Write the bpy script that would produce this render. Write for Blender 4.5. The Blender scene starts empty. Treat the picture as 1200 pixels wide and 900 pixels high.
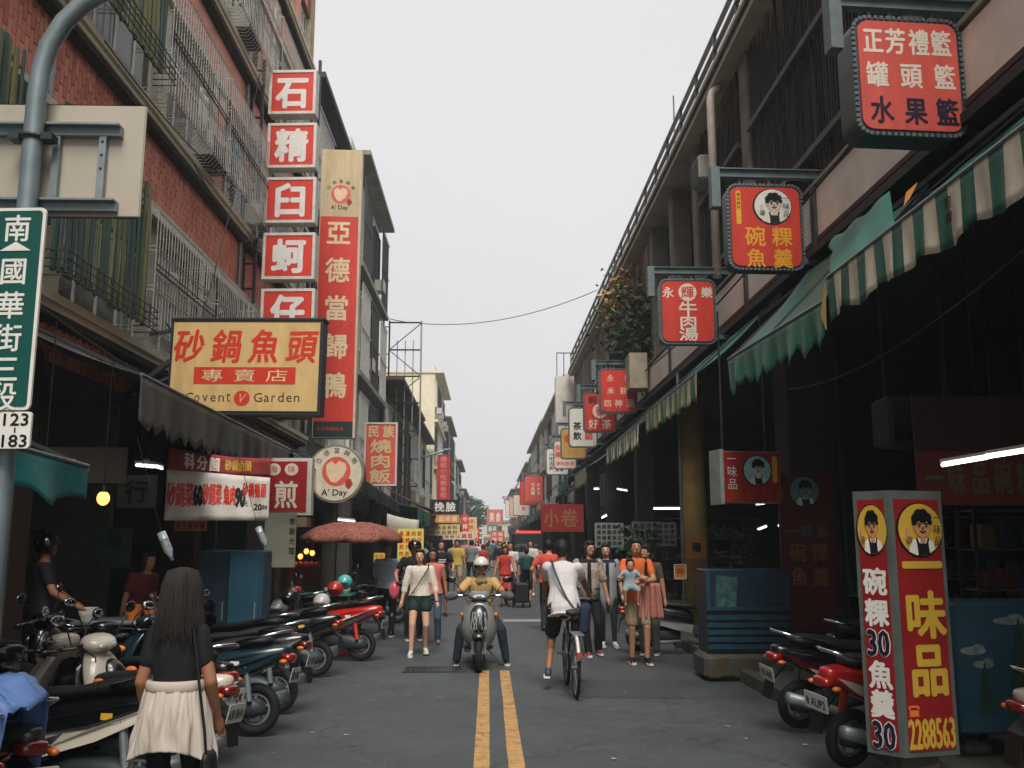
import bpy, math, random
from mathutils import Vector, Matrix, Euler, noise
R = math.radians
random.seed(7)
# ------------------------------------------------------------------ camera, sky, sun, exposure
scene = bpy.context.scene
col = scene.collection
cd = bpy.data.cameras.new('camera'); cam = bpy.data.objects.new('camera', cd); col.objects.link(cam)
cd.sensor_width = 36; cd.lens = 33.0; cd.clip_start = .1; cd.clip_end = 2000
CH = 1.72
cam.location = (0, 0, CH)
cam.rotation_euler = (R(90 + 9.45), 0, R(-1.44))
scene.camera = cam
world = bpy.data.worlds.new('World'); scene.world = world; world.use_nodes = True
nt = world.node_tree; nt.nodes.clear()
sky = nt.nodes.new('ShaderNodeTexSky'); sky.sky_type = 'NISHITA'; sky.sun_disc = False
SUN_EL, SUN_AZ = R(55), R(177)          # azimuth clockwise from +Y: high behind the camera, a little to the right
sky.sun_elevation = SUN_EL; sky.sun_rotation = SUN_AZ; sky.air_density = 1.0; sky.dust_density = 3.0
bgs = nt.nodes.new('ShaderNodeBackground'); bgs.inputs['Strength'].default_value = .10
nt.links.new(sky.outputs[0], bgs.inputs['Color'])
bgc = nt.nodes.new('ShaderNodeBackground'); bgc.inputs['Color'].default_value = (.765, .745, .755, 1)   # the cloud deck
bgc.inputs['Strength'].default_value = 1.0
tc = nt.nodes.new('ShaderNodeTexCoord'); cn = nt.nodes.new('ShaderNodeTexNoise'); cn.inputs['Scale'].default_value = 1.6; cn.inputs['Detail'].default_value = 4
mrc = nt.nodes.new('ShaderNodeMapRange'); mrc.inputs[1].default_value = .3; mrc.inputs[2].default_value = .7; mrc.inputs[3].default_value = 1.05; mrc.inputs[4].default_value = 1.17
nt.links.new(tc.outputs['Generated'], cn.inputs['Vector']); nt.links.new(cn.outputs[0], mrc.inputs[0]); nt.links.new(mrc.outputs[0], bgc.inputs['Strength'])
mixs = nt.nodes.new('ShaderNodeMixShader'); mixs.inputs[0].default_value = .93
wo = nt.nodes.new('ShaderNodeOutputWorld')
nt.links.new(bgs.outputs[0], mixs.inputs[1]); nt.links.new(bgc.outputs[0], mixs.inputs[2]); nt.links.new(mixs.outputs[0], wo.inputs['Surface'])
sd = bpy.data.lights.new('sun', 'SUN'); sd.energy = 4.0; sd.angle = R(30); sd.color = (1, .95, .88)
sun = bpy.data.objects.new('sun', sd); col.objects.link(sun)
sdir = Vector((math.sin(SUN_AZ) * math.cos(SUN_EL), math.cos(SUN_AZ) * math.cos(SUN_EL), math.sin(SUN_EL)))
sun.rotation_euler = sdir.to_track_quat('Z', 'Y').to_euler()
scene.view_settings.view_transform = 'Standard'; scene.view_settings.look = 'None'
scene.view_settings.exposure = 0.0; scene.view_settings.gamma = 1.0
try:
    scene.cycles.max_bounces = 6; scene.cycles.diffuse_bounces = 4; scene.cycles.transparent_max_bounces = 8
    scene.cycles.use_denoising = True
except Exception: pass

CM = Euler(cam.rotation_euler).to_matrix()
def ray(px, py): return CM @ Vector(((px - 600) / 1100, (450 - py) / 1100, -1))
def at(px, py, Y):                       # the point at depth Y (metres up the street) seen at a pixel of the 1200x900 photo
    d = ray(px, py); t = Y / d.y; return Vector((0, 0, CH)) + d * t
def atx(px, py, X):
    d = ray(px, py); t = X / d.x; return Vector((0, 0, CH)) + d * t
def gnd(px, py, z=0):
    d = ray(px, py); t = (z - CH) / d.z; return Vector((0, 0, CH)) + d * t

# ------------------------------------------------------------------ materials
def lin(h):
    h = h.lstrip('#'); o = []
    for i in (0, 2, 4):
        v = int(h[i:i+2], 16) / 255; o.append(v / 12.92 if v <= .04045 else ((v + .055) / 1.055) ** 2.4)
    return tuple(o)
_m = {}
def mat(c, rough=.6, metal=0., var=.12, scale=6., bump=0., dirt=0., emit=0., alpha=1., coat=0., stretch=None):
    """procedural surface: base colour with noise variation, optional dirt blotches, fine relief"""
    if isinstance(c, str): c = lin(c)
    key = (c, rough, metal, var, scale, bump, dirt, emit, alpha, coat, stretch)
    if key in _m: return _m[key]
    m = bpy.data.materials.new('surface'); m.use_nodes = True; t = m.node_tree; N = t.nodes; L = t.links
    b = N['Principled BSDF']; b.inputs['Roughness'].default_value = rough; b.inputs['Metallic'].default_value = metal
    if coat: b.inputs['Coat Weight'].default_value = coat; b.inputs['Coat Roughness'].default_value = .12
    b.inputs['Base Color'].default_value = (*c, 1)
    if emit:
        b.inputs['Emission Color'].default_value = (*c, 1); b.inputs['Emission Strength'].default_value = emit
    elif var or bump or dirt:
        co = N.new('ShaderNodeTexCoord'); mp = N.new('ShaderNodeMapping')
        if stretch: mp.inputs['Scale'].default_value = stretch
        L.new(co.outputs['Object'], mp.inputs['Vector'])
        n = N.new('ShaderNodeTexNoise'); n.inputs['Scale'].default_value = scale; n.inputs['Detail'].default_value = 5; n.inputs['Roughness'].default_value = .62
        L.new(mp.outputs[0], n.inputs['Vector'])
        r = N.new('ShaderNodeMapRange'); r.inputs[1].default_value = .28; r.inputs[2].default_value = .72
        r.inputs[3].default_value = 1 - var * 1.3; r.inputs[4].default_value = 1 + var * .8
        L.new(n.outputs[0], r.inputs[0])
        v = N.new('ShaderNodeVectorMath'); v.operation = 'SCALE'; v.inputs[0].default_value = c
        L.new(r.outputs[0], v.inputs['Scale']); outc = v.outputs[0]
        if dirt:
            n2 = N.new('ShaderNodeTexNoise'); n2.inputs['Scale'].default_value = scale * .35; n2.inputs['Detail'].default_value = 8; n2.inputs['Roughness'].default_value = .75
            L.new(mp.outputs[0], n2.inputs['Vector'])
            r2 = N.new('ShaderNodeMapRange'); r2.inputs[1].default_value = .48; r2.inputs[2].default_value = .68; r2.inputs[3].default_value = 0; r2.inputs[4].default_value = dirt
            L.new(n2.outputs[0], r2.inputs[0])
            mx = N.new('ShaderNodeMix'); mx.data_type = 'RGBA'; L.new(r2.outputs[0], mx.inputs[0]); L.new(outc, mx.inputs[6])
            mx.inputs[7].default_value = (c[0] * .3 + .01, c[1] * .28 + .008, c[2] * .25 + .006, 1); outc = mx.outputs[2]
        L.new(outc, b.inputs['Base Color'])
        if bump:
            bp = N.new('ShaderNodeBump'); bp.inputs['Strength'].default_value = bump; bp.inputs['Distance'].default_value = .02
            L.new(n.outputs[0], bp.inputs['Height']); L.new(bp.outputs[0], b.inputs['Normal'])
    if alpha < 1: b.inputs['Alpha'].default_value = alpha
    _m[key] = m; return m
def glass_mat(c=(.04, .055, .06), rough=.08):
    return mat(c, rough, 0, var=.3, scale=1.2)

# ------------------------------------------------------------------ mesh builder
class MB:
    def __init__(s): s.v = []; s.f = []; s.mi = []; s.M = Matrix(); s.cur = 0
    def add(s, vs, fs, mi=None):
        o = len(s.v); M = s.M; s.v += [M @ Vector(p) for p in vs]
        s.f += [tuple(i + o for i in f) for f in fs]; s.mi += [s.cur if mi is None else mi] * len(fs); return s
    def box(s, x0, x1, y0, y1, z0, z1, mi=None):
        return s.add([(x0,y0,z0),(x1,y0,z0),(x1,y1,z0),(x0,y1,z0),(x0,y0,z1),(x1,y0,z1),(x1,y1,z1),(x0,y1,z1)],
              [(0,3,2,1),(4,5,6,7),(0,1,5,4),(1,2,6,5),(2,3,7,6),(3,0,4,7)], mi)
    def cb(s, c, d, mi=None): return s.box(c[0]-d[0]/2, c[0]+d[0]/2, c[1]-d[1]/2, c[1]+d[1]/2, c[2]-d[2]/2, c[2]+d[2]/2, mi)
    def rbox(s, c, d, b=.01, mi=None):       # box with chamfered vertical-profile edges
        x, y, z = d[0]/2, d[1]/2, d[2]/2; b = min(b, x*.9, y*.9, z*.9); vs = []
        for (zz, k) in ((-z, b), (-z+b, 0), (z-b, 0), (z, b)):
            X, Y = x-k, y-k
            for (px, py) in ((-X, -Y+b), (-X+b, -Y), (X-b, -Y), (X, -Y+b), (X, Y-b), (X-b, Y), (-X+b, Y), (-X, Y-b)):
                vs.append((c[0]+px, c[1]+py, c[2]+zz))
        fs = [tuple(range(7, -1, -1)), tuple(range(24, 32))]
        for r in range(3):
            for i in range(8): j = (i+1) % 8; fs.append((r*8+i, r*8+j, r*8+8+j, r*8+8+i))
        return s.add(vs, fs, mi)
    def rings(s, rs, closed=True, cap=True, mi=None):
        n = len(rs[0]); vs = [p for r in rs for p in r]; fs = []
        for k in range(len(rs)-1):
            for i in range(n if closed else n-1):
                j = (i+1) % n; fs.append((k*n+i, k*n+j, (k+1)*n+j, (k+1)*n+i))
        if cap and closed: fs.append(tuple(range(n-1, -1, -1))); fs.append(tuple((len(rs)-1)*n+i for i in range(n)))
        return s.add(vs, fs, mi)
    def tube(s, pts, r, n=8, cap=True, mi=None):
        pts = [Vector(p) for p in pts]; rs = []; pu = None
        for i, p in enumerate(pts):
            d = (pts[min(i+1, len(pts)-1)] - pts[max(i-1, 0)]).normalized()
            u = pu - d * pu.dot(d) if pu else d.cross(Vector((0, 0, 1)) if abs(d.z) < .95 else Vector((1, 0, 0)))
            if u.length < 1e-6: u = d.orthogonal()
            u.normalize(); pu = u; w = d.cross(u)
            rr = r[i] if isinstance(r, (list, tuple)) else r
            rs.append([p + (u * math.cos(a) + w * math.sin(a)) * rr for a in (2*math.pi*k/n for k in range(n))])
        return s.rings(rs, True, cap, mi)
    def cap(s, p0, p1, r0, r1, n=10, mi=None):      # tapered capsule
        p0, p1 = Vector(p0), Vector(p1); d = p1 - p0; L = d.length; d = d.normalized() if L > 1e-6 else Vector((0,0,1))
        pts = []; rr = []
        for a in (85, 60, 30): pts.append(p0 - d * r0 * math.sin(R(a))); rr.append(r0 * math.cos(R(a)))
        pts.append(p0); rr.append(r0); pts.append(p1); rr.append(r1)
        for a in (30, 60, 85): pts.append(p1 + d * r1 * math.sin(R(a))); rr.append(r1 * math.cos(R(a)))
        u = d.cross(Vector((0, 0, 1)) if abs(d.z) < .95 else Vector((1, 0, 0))).normalized(); w = d.cross(u)
        rs = [[p + (u * math.cos(2*math.pi*k/n) + w * math.sin(2*math.pi*k/n)) * q for k in range(n)] for p, q in zip(pts, rr)]
        return s.rings(rs, mi=mi)
    def ell(s, c, r, n=14, m=9, rot=None, mi=None):
        if not isinstance(r, (list, tuple)): r = (r, r, r)
        c = Vector(c); rs = []
        for i in range(m+1):
            a = -math.pi/2 + math.pi * (i if 0 < i < m else (i + (.12 if i == 0 else -.12))) / m
            q = []
            for k in range(n):
                b = 2*math.pi*k/n; p = Vector((r[0]*math.cos(a)*math.cos(b), r[1]*math.cos(a)*math.sin(b), r[2]*math.sin(a)))
                q.append(c + (rot @ p if rot else p))
            rs.append(q)
        return s.rings(rs, mi=mi)
    def torus(s, c, R0, r, axis='y', n=28, m=8, sq=1., mi=None):
        c = Vector(c); vs = []; fs = []
        for i in range(n):
            a = 2*math.pi*i/n
            for k in range(m):
                b = 2*math.pi*k/m; q = R0 + r*math.cos(b)*sq; t = r*math.sin(b)
                p = {'y': (q*math.cos(a), t, q*math.sin(a)), 'x': (t, q*math.cos(a), q*math.sin(a)), 'z': (q*math.cos(a), q*math.sin(a), t)}[axis]
                vs.append(c + Vector(p))
        for i in range(n):
            for k in range(m): fs.append((i*m+k, i*m+(k+1)%m, ((i+1)%n)*m+(k+1)%m, ((i+1)%n)*m+k))
        return s.add(vs, fs, mi)
    def poly(s, pts, y0, y1, mi=None):       # polygon in the xz plane given extruded along y
        n = len(pts); vs = [(p[0], y0, p[1]) for p in pts] + [(p[0], y1, p[1]) for p in pts]
        fs = [tuple(range(n)), tuple(range(2*n-1, n-1, -1))] + [(i, i+n, (i+1)%n+n, (i+1)%n) for i in range(n)]
        return s.add(vs, fs, mi)
    def bar(s, a, b, w, h=None, mi=None):
        a, b = Vector(a), Vector(b); h = h or w; d = (b-a).normalized()
        u = d.cross(Vector((0,0,1)) if abs(d.z) < .95 else Vector((1,0,0))).normalized() * w/2; v = d.cross(u).normalized() * h/2
        return s.rings([[p-u-v, p+u-v, p+u+v, p-u+v] for p in (a, b)], mi=mi)
    def sheet(s, fn, nu, nv, mifn=None):
        vs = [fn(i/nu, j/nv) for j in range(nv+1) for i in range(nu+1)]; o = len(s.v); s.v += [s.M @ Vector(p) for p in vs]
        for j in range(nv):
            for i in range(nu):
                a = o + j*(nu+1)+i; s.f.append((a, a+1, a+nu+2, a+nu+1)); s.mi.append(mifn(i/nu, j/nv) if mifn else s.cur)
        return s
    def mesh(s, name, mats, smooth=False):
        me = bpy.data.meshes.new(name); me.from_pydata(s.v, [], s.f)
        for m in (mats if isinstance(mats, (list, tuple)) else [mats]): me.materials.append(m)
        if any(s.mi): me.polygons.foreach_set('material_index', s.mi)
        if smooth: me.polygons.foreach_set('use_smooth', [True]*len(s.f))
        me.update(); return me
    def build(s, name, mats, parent=None, smooth=False, kind=None, loc=None, rot=None, label=None, solid=0, auto=False):
        me = s.mesh(name, mats, smooth or auto)
        if auto: me.set_sharp_from_angle(angle=R(38))
        return link(name, me, parent, kind, loc, rot, label, solid)
def link(name, me, parent=None, kind=None, loc=None, rot=None, label=None, solid=0):
    o = bpy.data.objects.new(name, me); col.objects.link(o)
    if parent is not None: o.parent = parent
    if loc is not None: o.location = loc
    if rot is not None: o.rotation_euler = rot
    if kind: o['kind'] = kind
    if label: o['label'] = label
    if solid:
        md = o.modifiers.new('solid', 'SOLIDIFY'); md.thickness = solid; md.offset = 0
    return o
def tag(o, label, cat, group=None):
    o['label'] = label; o['category'] = cat
    if group: o['group'] = group
    return o
def thing(name, label, cat, loc=(0,0,0), rz=0, group=None, rot=None):
    o = bpy.data.objects.new(name, None); col.objects.link(o); o.empty_display_size = .2
    o.location = loc; o.rotation_euler = rot or (0, 0, rz); return tag(o, label, cat, group)
def copy_tree(o, parent=None):
    kids = CHILD(o); c = o.copy(); col.objects.link(c); c.parent = parent
    for k in kids: copy_tree(k, c)
    return c
def CHILD(o): return [x for x in scene.objects if x.parent == o]
def trees_of(o):
    return (o, [trees_of(k) for k in CHILD(o)])
def copy_fast(t, parent=None):           # t from trees_of(); copies thing, parts and sub-parts
    c = t[0].copy(); col.objects.link(c); c.parent = parent
    for k in t[1]: copy_fast(k, c)
    return c

# evaluation in a scratch scene (text outlines, remeshed bodies)
_tmp = bpy.data.scenes.new('scratch')
def evaluated(o):
    _tmp.collection.objects.link(o); vl = _tmp.view_layers[0]; vl.update(); dg = vl.depsgraph
    me = bpy.data.meshes.new_from_object(o.evaluated_get(dg), depsgraph=dg)
    _tmp.collection.objects.unlink(o); bpy.data.objects.remove(o); return me
_g = {}
def glyph(ch):
    k = ch
    if k not in _g:
        cu = bpy.data.curves.new('glyph', 'FONT'); cu.body = ch; cu.resolution_u = 2
        me = evaluated(bpy.data.objects.new('glyph', cu))
        vs = [v.co.copy() for v in me.vertices]; fs = [tuple(p.vertices) for p in me.polygons]
        bpy.data.meshes.remove(me); bpy.data.curves.remove(cu)
        _g[k] = (vs, fs)
    return _g[k]
def is_cjk(ch): return ord(ch) > 0x2e00
def put(mb, ch, cx, cz, h, w=None, bold=.012, y=0., th=.004, rot=0., shear=0., mi=None):
    """one character (or a Latin string) centred at (cx, cz) on a plate in the xz plane, facing -Y"""
    vs, fs = glyph(ch)
    if not vs: return
    if is_cjk(ch[0]): ox, oy, sx, sy = .5*len(ch), .38, 1, 1
    else:
        xs = [v.x for v in vs]; ys = [v.y for v in vs]; ox = (min(xs)+max(xs))/2; sx = max(xs)-min(xs); lo = 0 if len(ch) > 1 else min(ys); hi = .7 if len(ch) > 1 else max(ys)
        oy = (lo+hi)/2; sy = hi-lo
    w = w if w is not None else (h if is_cjk(ch[0]) else h*sx/sy)
    c_, s_ = math.cos(rot), math.sin(rot)
    if is_cjk(ch[0]): bold = bold*.8                       # heavier strokes: the outline laid down several times, each a hair proud
    nb = 1 if bold < .012 else (5 if bold < .03 else 9); k_ = bold*h/(1 if is_cjk(ch[0]) else sy)*.9
    for i in range(nb):
        q = 2*math.pi*i/max(1, nb-1); ex, ez = (k_*math.cos(q), k_*math.sin(q)) if i else (0, 0); out = []
        for v in vs:
            a = (v.x-ox)/sx*w + ex; b = (v.y-oy)/sy*h + ez; a += shear*b
            out.append((cx + a*c_-b*s_, y - .001 - .00015*i, cz + a*s_+b*c_))
        mb.add(out, fs, mi)
def column_text(mb, txt, cx, z0, z1, h, w=None, **k):
    n = len(txt)
    for i, ch in enumerate(txt): put(mb, ch, cx, z0 + (z1-z0)*(i/(n-1) if n > 1 else .5), h, w, **k)
def row_text(mb, txt, x0, x1, cz, h, w=None, **k):
    n = len(txt)
    for i, ch in enumerate(txt): put(mb, ch, x0 + (x1-x0)*(i/(n-1) if n > 1 else .5), cz, h, w, **k)
def rrect(w, h, r, n=5):                     # rounded rectangle outline
    pts = []
    for (cx, cz, a0) in ((w/2-r, h/2-r, 0), (-w/2+r, h/2-r, 90), (-w/2+r, -h/2+r, 180), (w/2-r, -h/2+r, 270)):
        for i in range(n+1): a = R(a0 + 90*i/n); pts.append((cx + r*math.cos(a), cz + r*math.sin(a)))
    return pts
def disc(mb, cx, cz, rx, rz, y0, y1, n=26, mi=None):
    mb.poly([(cx + rx*math.cos(2*math.pi*i/n), cz + rz*math.sin(2*math.pi*i/n)) for i in range(n)], y0, y1, mi)

# ------------------------------------------------------------------ palette
M_ = dict(
 red=mat('#d63a28', .5, var=.1, scale=4, dirt=.45, stretch=(1, 1, .3)), red2=mat('#b3211b', .5, var=.08, dirt=.3), redfade=mat('#dd5b4c', .5, var=.12, scale=4, dirt=.35, stretch=(1, 1, .3)), darkred=mat('#6e1416', .6, dirt=.4),
 white=mat('#e6e2da', .5, var=.06, dirt=.25), cream=mat('#ead9b2', .5, var=.05, dirt=.2), beige=mat('#c9b48c', .55, var=.1, scale=4, dirt=.5, stretch=(1, 1, .2)), ink=mat('#0b0c12', .5), navy=mat('#10142f', .5),
 yellow=mat('#e3b02c', .5, var=.06), gold=mat('#c9a437', .5, var=.06), orange=mat('#e2762a', .55),
 steel=mat('#8d979a', .45, .5, var=.15, scale=9, dirt=.4), steeld=mat('#3c4548', .5, .4, var=.2, scale=9, dirt=.5), galv=mat('#7d898c', .42, .55, var=.18, scale=14, dirt=.35),
 chrome=mat('#c8ccd0', .16, 1., var=0), black=mat('#08090b', .5, var=.2), blackp=mat('#06080a', .22, var=0, coat=.6), rubber=mat('#0b0c0d', .8, var=.2, scale=30, bump=.3),
 seat=mat('#0b0e10', .58, var=.2, scale=40, bump=.15), conc=mat('#8a857a', .85, var=.18, scale=3, bump=.25, dirt=.55), concd=mat('#4b4a45', .9, var=.25, scale=3, bump=.3, dirt=.6),
 paint=mat('#c9c3b4', .8, var=.08, scale=1.2, dirt=.35), green=mat('#0f6a58', .6, var=.12, dirt=.3), glass=glass_mat(), wire=mat('#0c0d0e', .6, var=0),
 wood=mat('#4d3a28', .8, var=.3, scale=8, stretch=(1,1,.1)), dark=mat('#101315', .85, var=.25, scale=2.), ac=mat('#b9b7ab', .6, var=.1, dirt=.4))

# ================================================================== THE SETTING
def asphalt_mat():
    m = bpy.data.materials.new('asphalt'); m.use_nodes = True; t = m.node_tree; N = t.nodes; L = t.links; b = N['Principled BSDF']
    co = N.new('ShaderNodeTexCoord')
    def nz(sc, det, ro=.6):
        n = N.new('ShaderNodeTexNoise'); n.inputs['Scale'].default_value = sc; n.inputs['Detail'].default_value = det; n.inputs['Roughness'].default_value = ro
        L.new(co.outputs['Object'], n.inputs['Vector']); return n
    def mr(src, a, b_, c, d):
        r = N.new('ShaderNodeMapRange'); L.new(src, r.inputs[0])
        for i, q in enumerate((a, b_, c, d)): r.inputs[i+1].default_value = q
        return r.outputs[0]
    def mul(a, b_):
        q = N.new('ShaderNodeMath'); q.operation = 'MULTIPLY'; L.new(a, q.inputs[0]); L.new(b_, q.inputs[1]); return q.outputs[0]
    g = nz(75, 4, .8); p = nz(.55, 7, .65); s = nz(5, 5, .7); st = nz(1.7, 9, .8)
    v = N.new('ShaderNodeTexVoronoi'); v.inputs['Scale'].default_value = 140; L.new(co.outputs['Object'], v.inputs['Vector'])
    f = mul(mul(mr(g.outputs[0], .3, .7, .55, 1.5), mr(p.outputs[0], .35, .65, .8, 1.22)), mul(mr(s.outputs[0], .3, .7, .86, 1.14), mr(st.outputs[0], .56, .66, 1, .72)))
    # old crack lines
    vc = N.new('ShaderNodeTexVoronoi'); vc.feature = 'DISTANCE_TO_EDGE'; vc.inputs['Scale'].default_value = .38
    wn = nz(1.3, 5, .7); add = N.new('ShaderNodeVectorMath'); add.operation = 'MULTIPLY_ADD'
    L.new(wn.outputs['Color'], add.inputs[0]); add.inputs[1].default_value = (.9, .9, .9); L.new(co.outputs['Object'], add.inputs[2]); L.new(add.outputs[0], vc.inputs['Vector'])
    f = mul(f, mr(vc.outputs['Distance'], .0, .006, .5, 1))
    sc = N.new('ShaderNodeVectorMath'); sc.operation = 'SCALE'; sc.inputs[0].default_value = (.056, .066, .069); L.new(f, sc.inputs['Scale'])
    L.new(sc.outputs[0], b.inputs['Base Color'])
    L.new(mr(p.outputs[0], .35, .65, .55, .85), b.inputs['Roughness'])
    bp = N.new('ShaderNodeBump'); bp.inputs['Strength'].default_value = .55; bp.inputs['Distance'].default_value = .006
    L.new(v.outputs['Distance'], bp.inputs['Height']); L.new(bp.outputs[0], b.inputs['Normal']); return m
ASPH = asphalt_mat()
MB().box(-400, 400, -60, 700, -.3, -.16).build('ground', mat('#57564f', .9, scale=.2), kind='structure')
mb = MB()
mb.sheet(lambda u, v: (-3.5 + 6.8*u, -8 + 168*v, .0 + .03*math.sin(math.pi*u) - .03), 10, 60)
mb.build('road', ASPH, kind='structure', smooth=True)
def rz_(x): return .03*math.sin(math.pi*min(1, max(0, (x+3.5)/6.8))) - .03
# worn yellow centre line: two stripes that end before the scooter
YEL = mat('#b88f58', .7, var=.22, scale=16, dirt=.95)
for x0, x1 in ((-.105, .02), (.165, .29)):
    m = MB(); n = 26; q = [gnd(0, 0)]*0
    L_, R_ = [], []
    for i in range(n+1):
        y = -4 + 17.0*i/n; L_.append((x0 + .006*noise.noise((x0*9, y*3, 0)), y)); R_.append((x1 + .006*noise.noise((x1*7, y*3, 4)), y))
    vs = [(a, y, rz_(a)+.004) for a, y in L_] + [(a, y, rz_(a)+.004) for a, y in R_]
    m.add(vs, [(i, i+n+1, i+n+2, i+1) for i in range(n)])
    m.build('road_marking', YEL, kind='structure')
for (a, b, c, d) in ((gnd(516, 674), gnd(545, 674), .18, 0), (gnd(590, 729), gnd(640, 729), .22, 0), (gnd(600, 682), gnd(640, 682), .2, 0)):
    m = MB(); y = a.y; m.add([(a.x, y, .006), (b.x, y, .006), (b.x, y+c*3, .006), (a.x, y+c*3, .006)], [(0,1,2,3)])
    m.build('road_marking', mat('#8f918c', .8, dirt=.9, scale=14), kind='structure')
# repaired patches in the asphalt
for (x0, x1, y0, y1, cc) in ((-2.6, -.9, 16, 19.5, '#3b3e40'), (.9, 2.2, 10.8, 12.2, '#3e4142'), (-1.3, 3.0, 22.6, 23.2, '#494b4b')):
    MB().add([(a_, b_, rz_(a_)+.003) for t_ in [(x0+(x1-x0)*i/6, i) for i in range(7)] for a_, b_ in ((t_[0], y0+.02*(t_[1] % 3)), (t_[0], y1-.03*(t_[1] % 2)))], [(2*i, 2*i+2, 2*i+3, 2*i+1) for i in range(6)]).build('road_patch', mat(cc, .8, var=.3, scale=60, bump=.3), kind='structure')
FLOOR = mat('#5d5f5a', .55, var=.2, scale=2.5, dirt=.5)
MB().box(-9.5, -3.5, -8, 160, -.15, .1).build('pavement', FLOOR, kind='structure')
MB().box(3.3, 9.5, -8, 160, -.15, .1).build('pavement', FLOOR, kind='structure')
for i in range(22):
    MB().rbox((-3.44, -6 + i*1.5 + .74, .035), (.16, 1.48, .19), .015).build('kerb_stone', M_['concd'], kind='structure')
    MB().rbox((3.24, -6 + i*1.5 + .74, .035), (.16, 1.48, .19), .015).build('kerb_stone', M_['concd'], kind='structure')
# drain grate: frame and bars
gp = gnd(510, 785)
gr = thing('drain_grate', 'rusty iron drain grate set in the asphalt just left of the front scooter rider', 'drain', (gp.x, gp.y, .002))
m = MB(); m.box(-.42, .42, -.26, -.22, 0, .014); m.box(-.42, .42, .22, .26, 0, .014); m.box(-.42, -.38, -.22, .22, 0, .014); m.box(.38, .42, -.22, .22, 0, .014); m.build('frame', M_['steeld'], gr)
MB().box(-.38, .38, -.22, .22, -.001, .002).build('pit', M_['black'], gr)
bme = MB().box(-.009, .009, -.22, .22, 0, .012).mesh('bar', M_['steeld'])
for i in range(16): link('bar', bme, gr, loc=(-.36 + i*.048, 0, 0))

# ================================================================== LEFT: red brick apartment block
def nmb(root):
    m = MB(); m.M = Matrix.Translation(-root.location); return m
BR = [mat('#d4836d', .82, var=.18, scale=9, bump=.2, dirt=.25), mat('#dc907a', .82, var=.18, scale=9, bump=.2, dirt=.25), mat('#c5735b', .82, var=.18, scale=9, bump=.2, dirt=.35)]
MORT = mat('#6a4038', .9, var=.2)
PINK = mat('#d99684', .85, var=.12, scale=2.5, bump=.15, dirt=.3)
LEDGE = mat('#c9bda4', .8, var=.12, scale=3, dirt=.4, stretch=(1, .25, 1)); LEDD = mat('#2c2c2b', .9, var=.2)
WFR = mat('#dcdad0', .5, var=.06, dirt=.3); CAGE = mat('#c2c1b8', .5, .25, var=.15, scale=20, dirt=.6); CAGED = mat('#3a3b38', .6, .2, var=.2, dirt=.5)
CURT = [mat('#d6cfbb', .9, var=.15, scale=5, stretch=(1, 6, .2)), mat('#7f8f8c', .9, var=.15, scale=5, stretch=(1, 6, .2)), mat('#a39a8a', .9, var=.2, scale=5, stretch=(1, 6, .2)), mat('#4f5a5c', .9)]
XL = -4.95
b1 = thing('apartment_building', 'red brick apartment block with caged windows over the left-hand shops', 'building', (XL, 12, 0))
Y0, Y1 = -5., 24.6
m = nmb(b1)
for z0, z1 in ((3.70, 4.12), (6.52, 7.52), (13.2, 14.05), (15.9, 16.9)): m.box(XL-.3, XL-.02, Y0, Y1, z0, z1)
m.build('brick_backing', MORT, b1)
m = nmb(b1); m.box(XL-.3, XL, Y0, Y1, 9.95, 10.83)
for y in (11, 16.2, 21.4): m.box(XL+.0005, XL+.004, y, y+.025, 9.96, 10.82, 0)
m.build('render_band', PINK, b1)
m = nmb(b1); m.box(-12, XL-.31, Y1-.25, Y1, 0, 16.9); m.box(-12, XL-.31, Y0, Y0+.25, 0, 16.9); m.box(-12.2, -12, Y0, Y1, 0, 16.9); m.box(-12, XL-.31, Y0+.3, Y1-.3, 16.5, 16.7)
m.box(XL-.3, XL-.001, Y1-.5, Y1, 3.7, 16.88); m.build('end_wall', mat('#a98a63', .85, var=.15, dirt=.5), b1)
# tiles, stood on end in running bond: the 300 nearest singly, the rest as one mass
tw, th_ = .092, .26
tm = [MB().rbox((0, 0, 0), (.022, tw-.012, th_-.012), .003).mesh('tile', q) for q in BR]
tiles = []
for z0, z1 in ((6.52, 7.52), (3.70, 4.12), (13.2, 14.05), (15.9, 16.9)):
    for i in range(int((23.6-5.5)/tw)):
        y = 5.5 + i*tw; z = z0 + (.5 if i % 2 else 0)*th_
        while z < z1 - .03:
            hh = min(th_, z1 - z)
            if hh > .05: tiles.append((y + tw/2, z, hh))
            z += th_
        if i % 2: tiles.append((y + tw/2, z0, th_*.5))
tiles.sort(key=lambda q: (0 if 6.5 < q[1] < 7.6 and q[0] > 9.3 else (1 if q[1] > 3 and q[1] < 5 else 2), q[0]))
k = 0; far = nmb(b1)
for (y, z, hh) in tiles:
    px = .004*noise.noise((y*3, z*3, 1))
    if k < 295 and hh > th_*.9:
        link('tile', tm[random.choice((0, 0, 1, 2))], b1, loc=(px, y-12, z+hh/2)); k += 1
    else:
        far.cb((XL+px, y, z+hh/2), (.022, tw-.012, hh-.012), random.choice((0, 0, 1, 2)))
far.build('tiles', BR, b1, kind='stuff')
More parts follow.
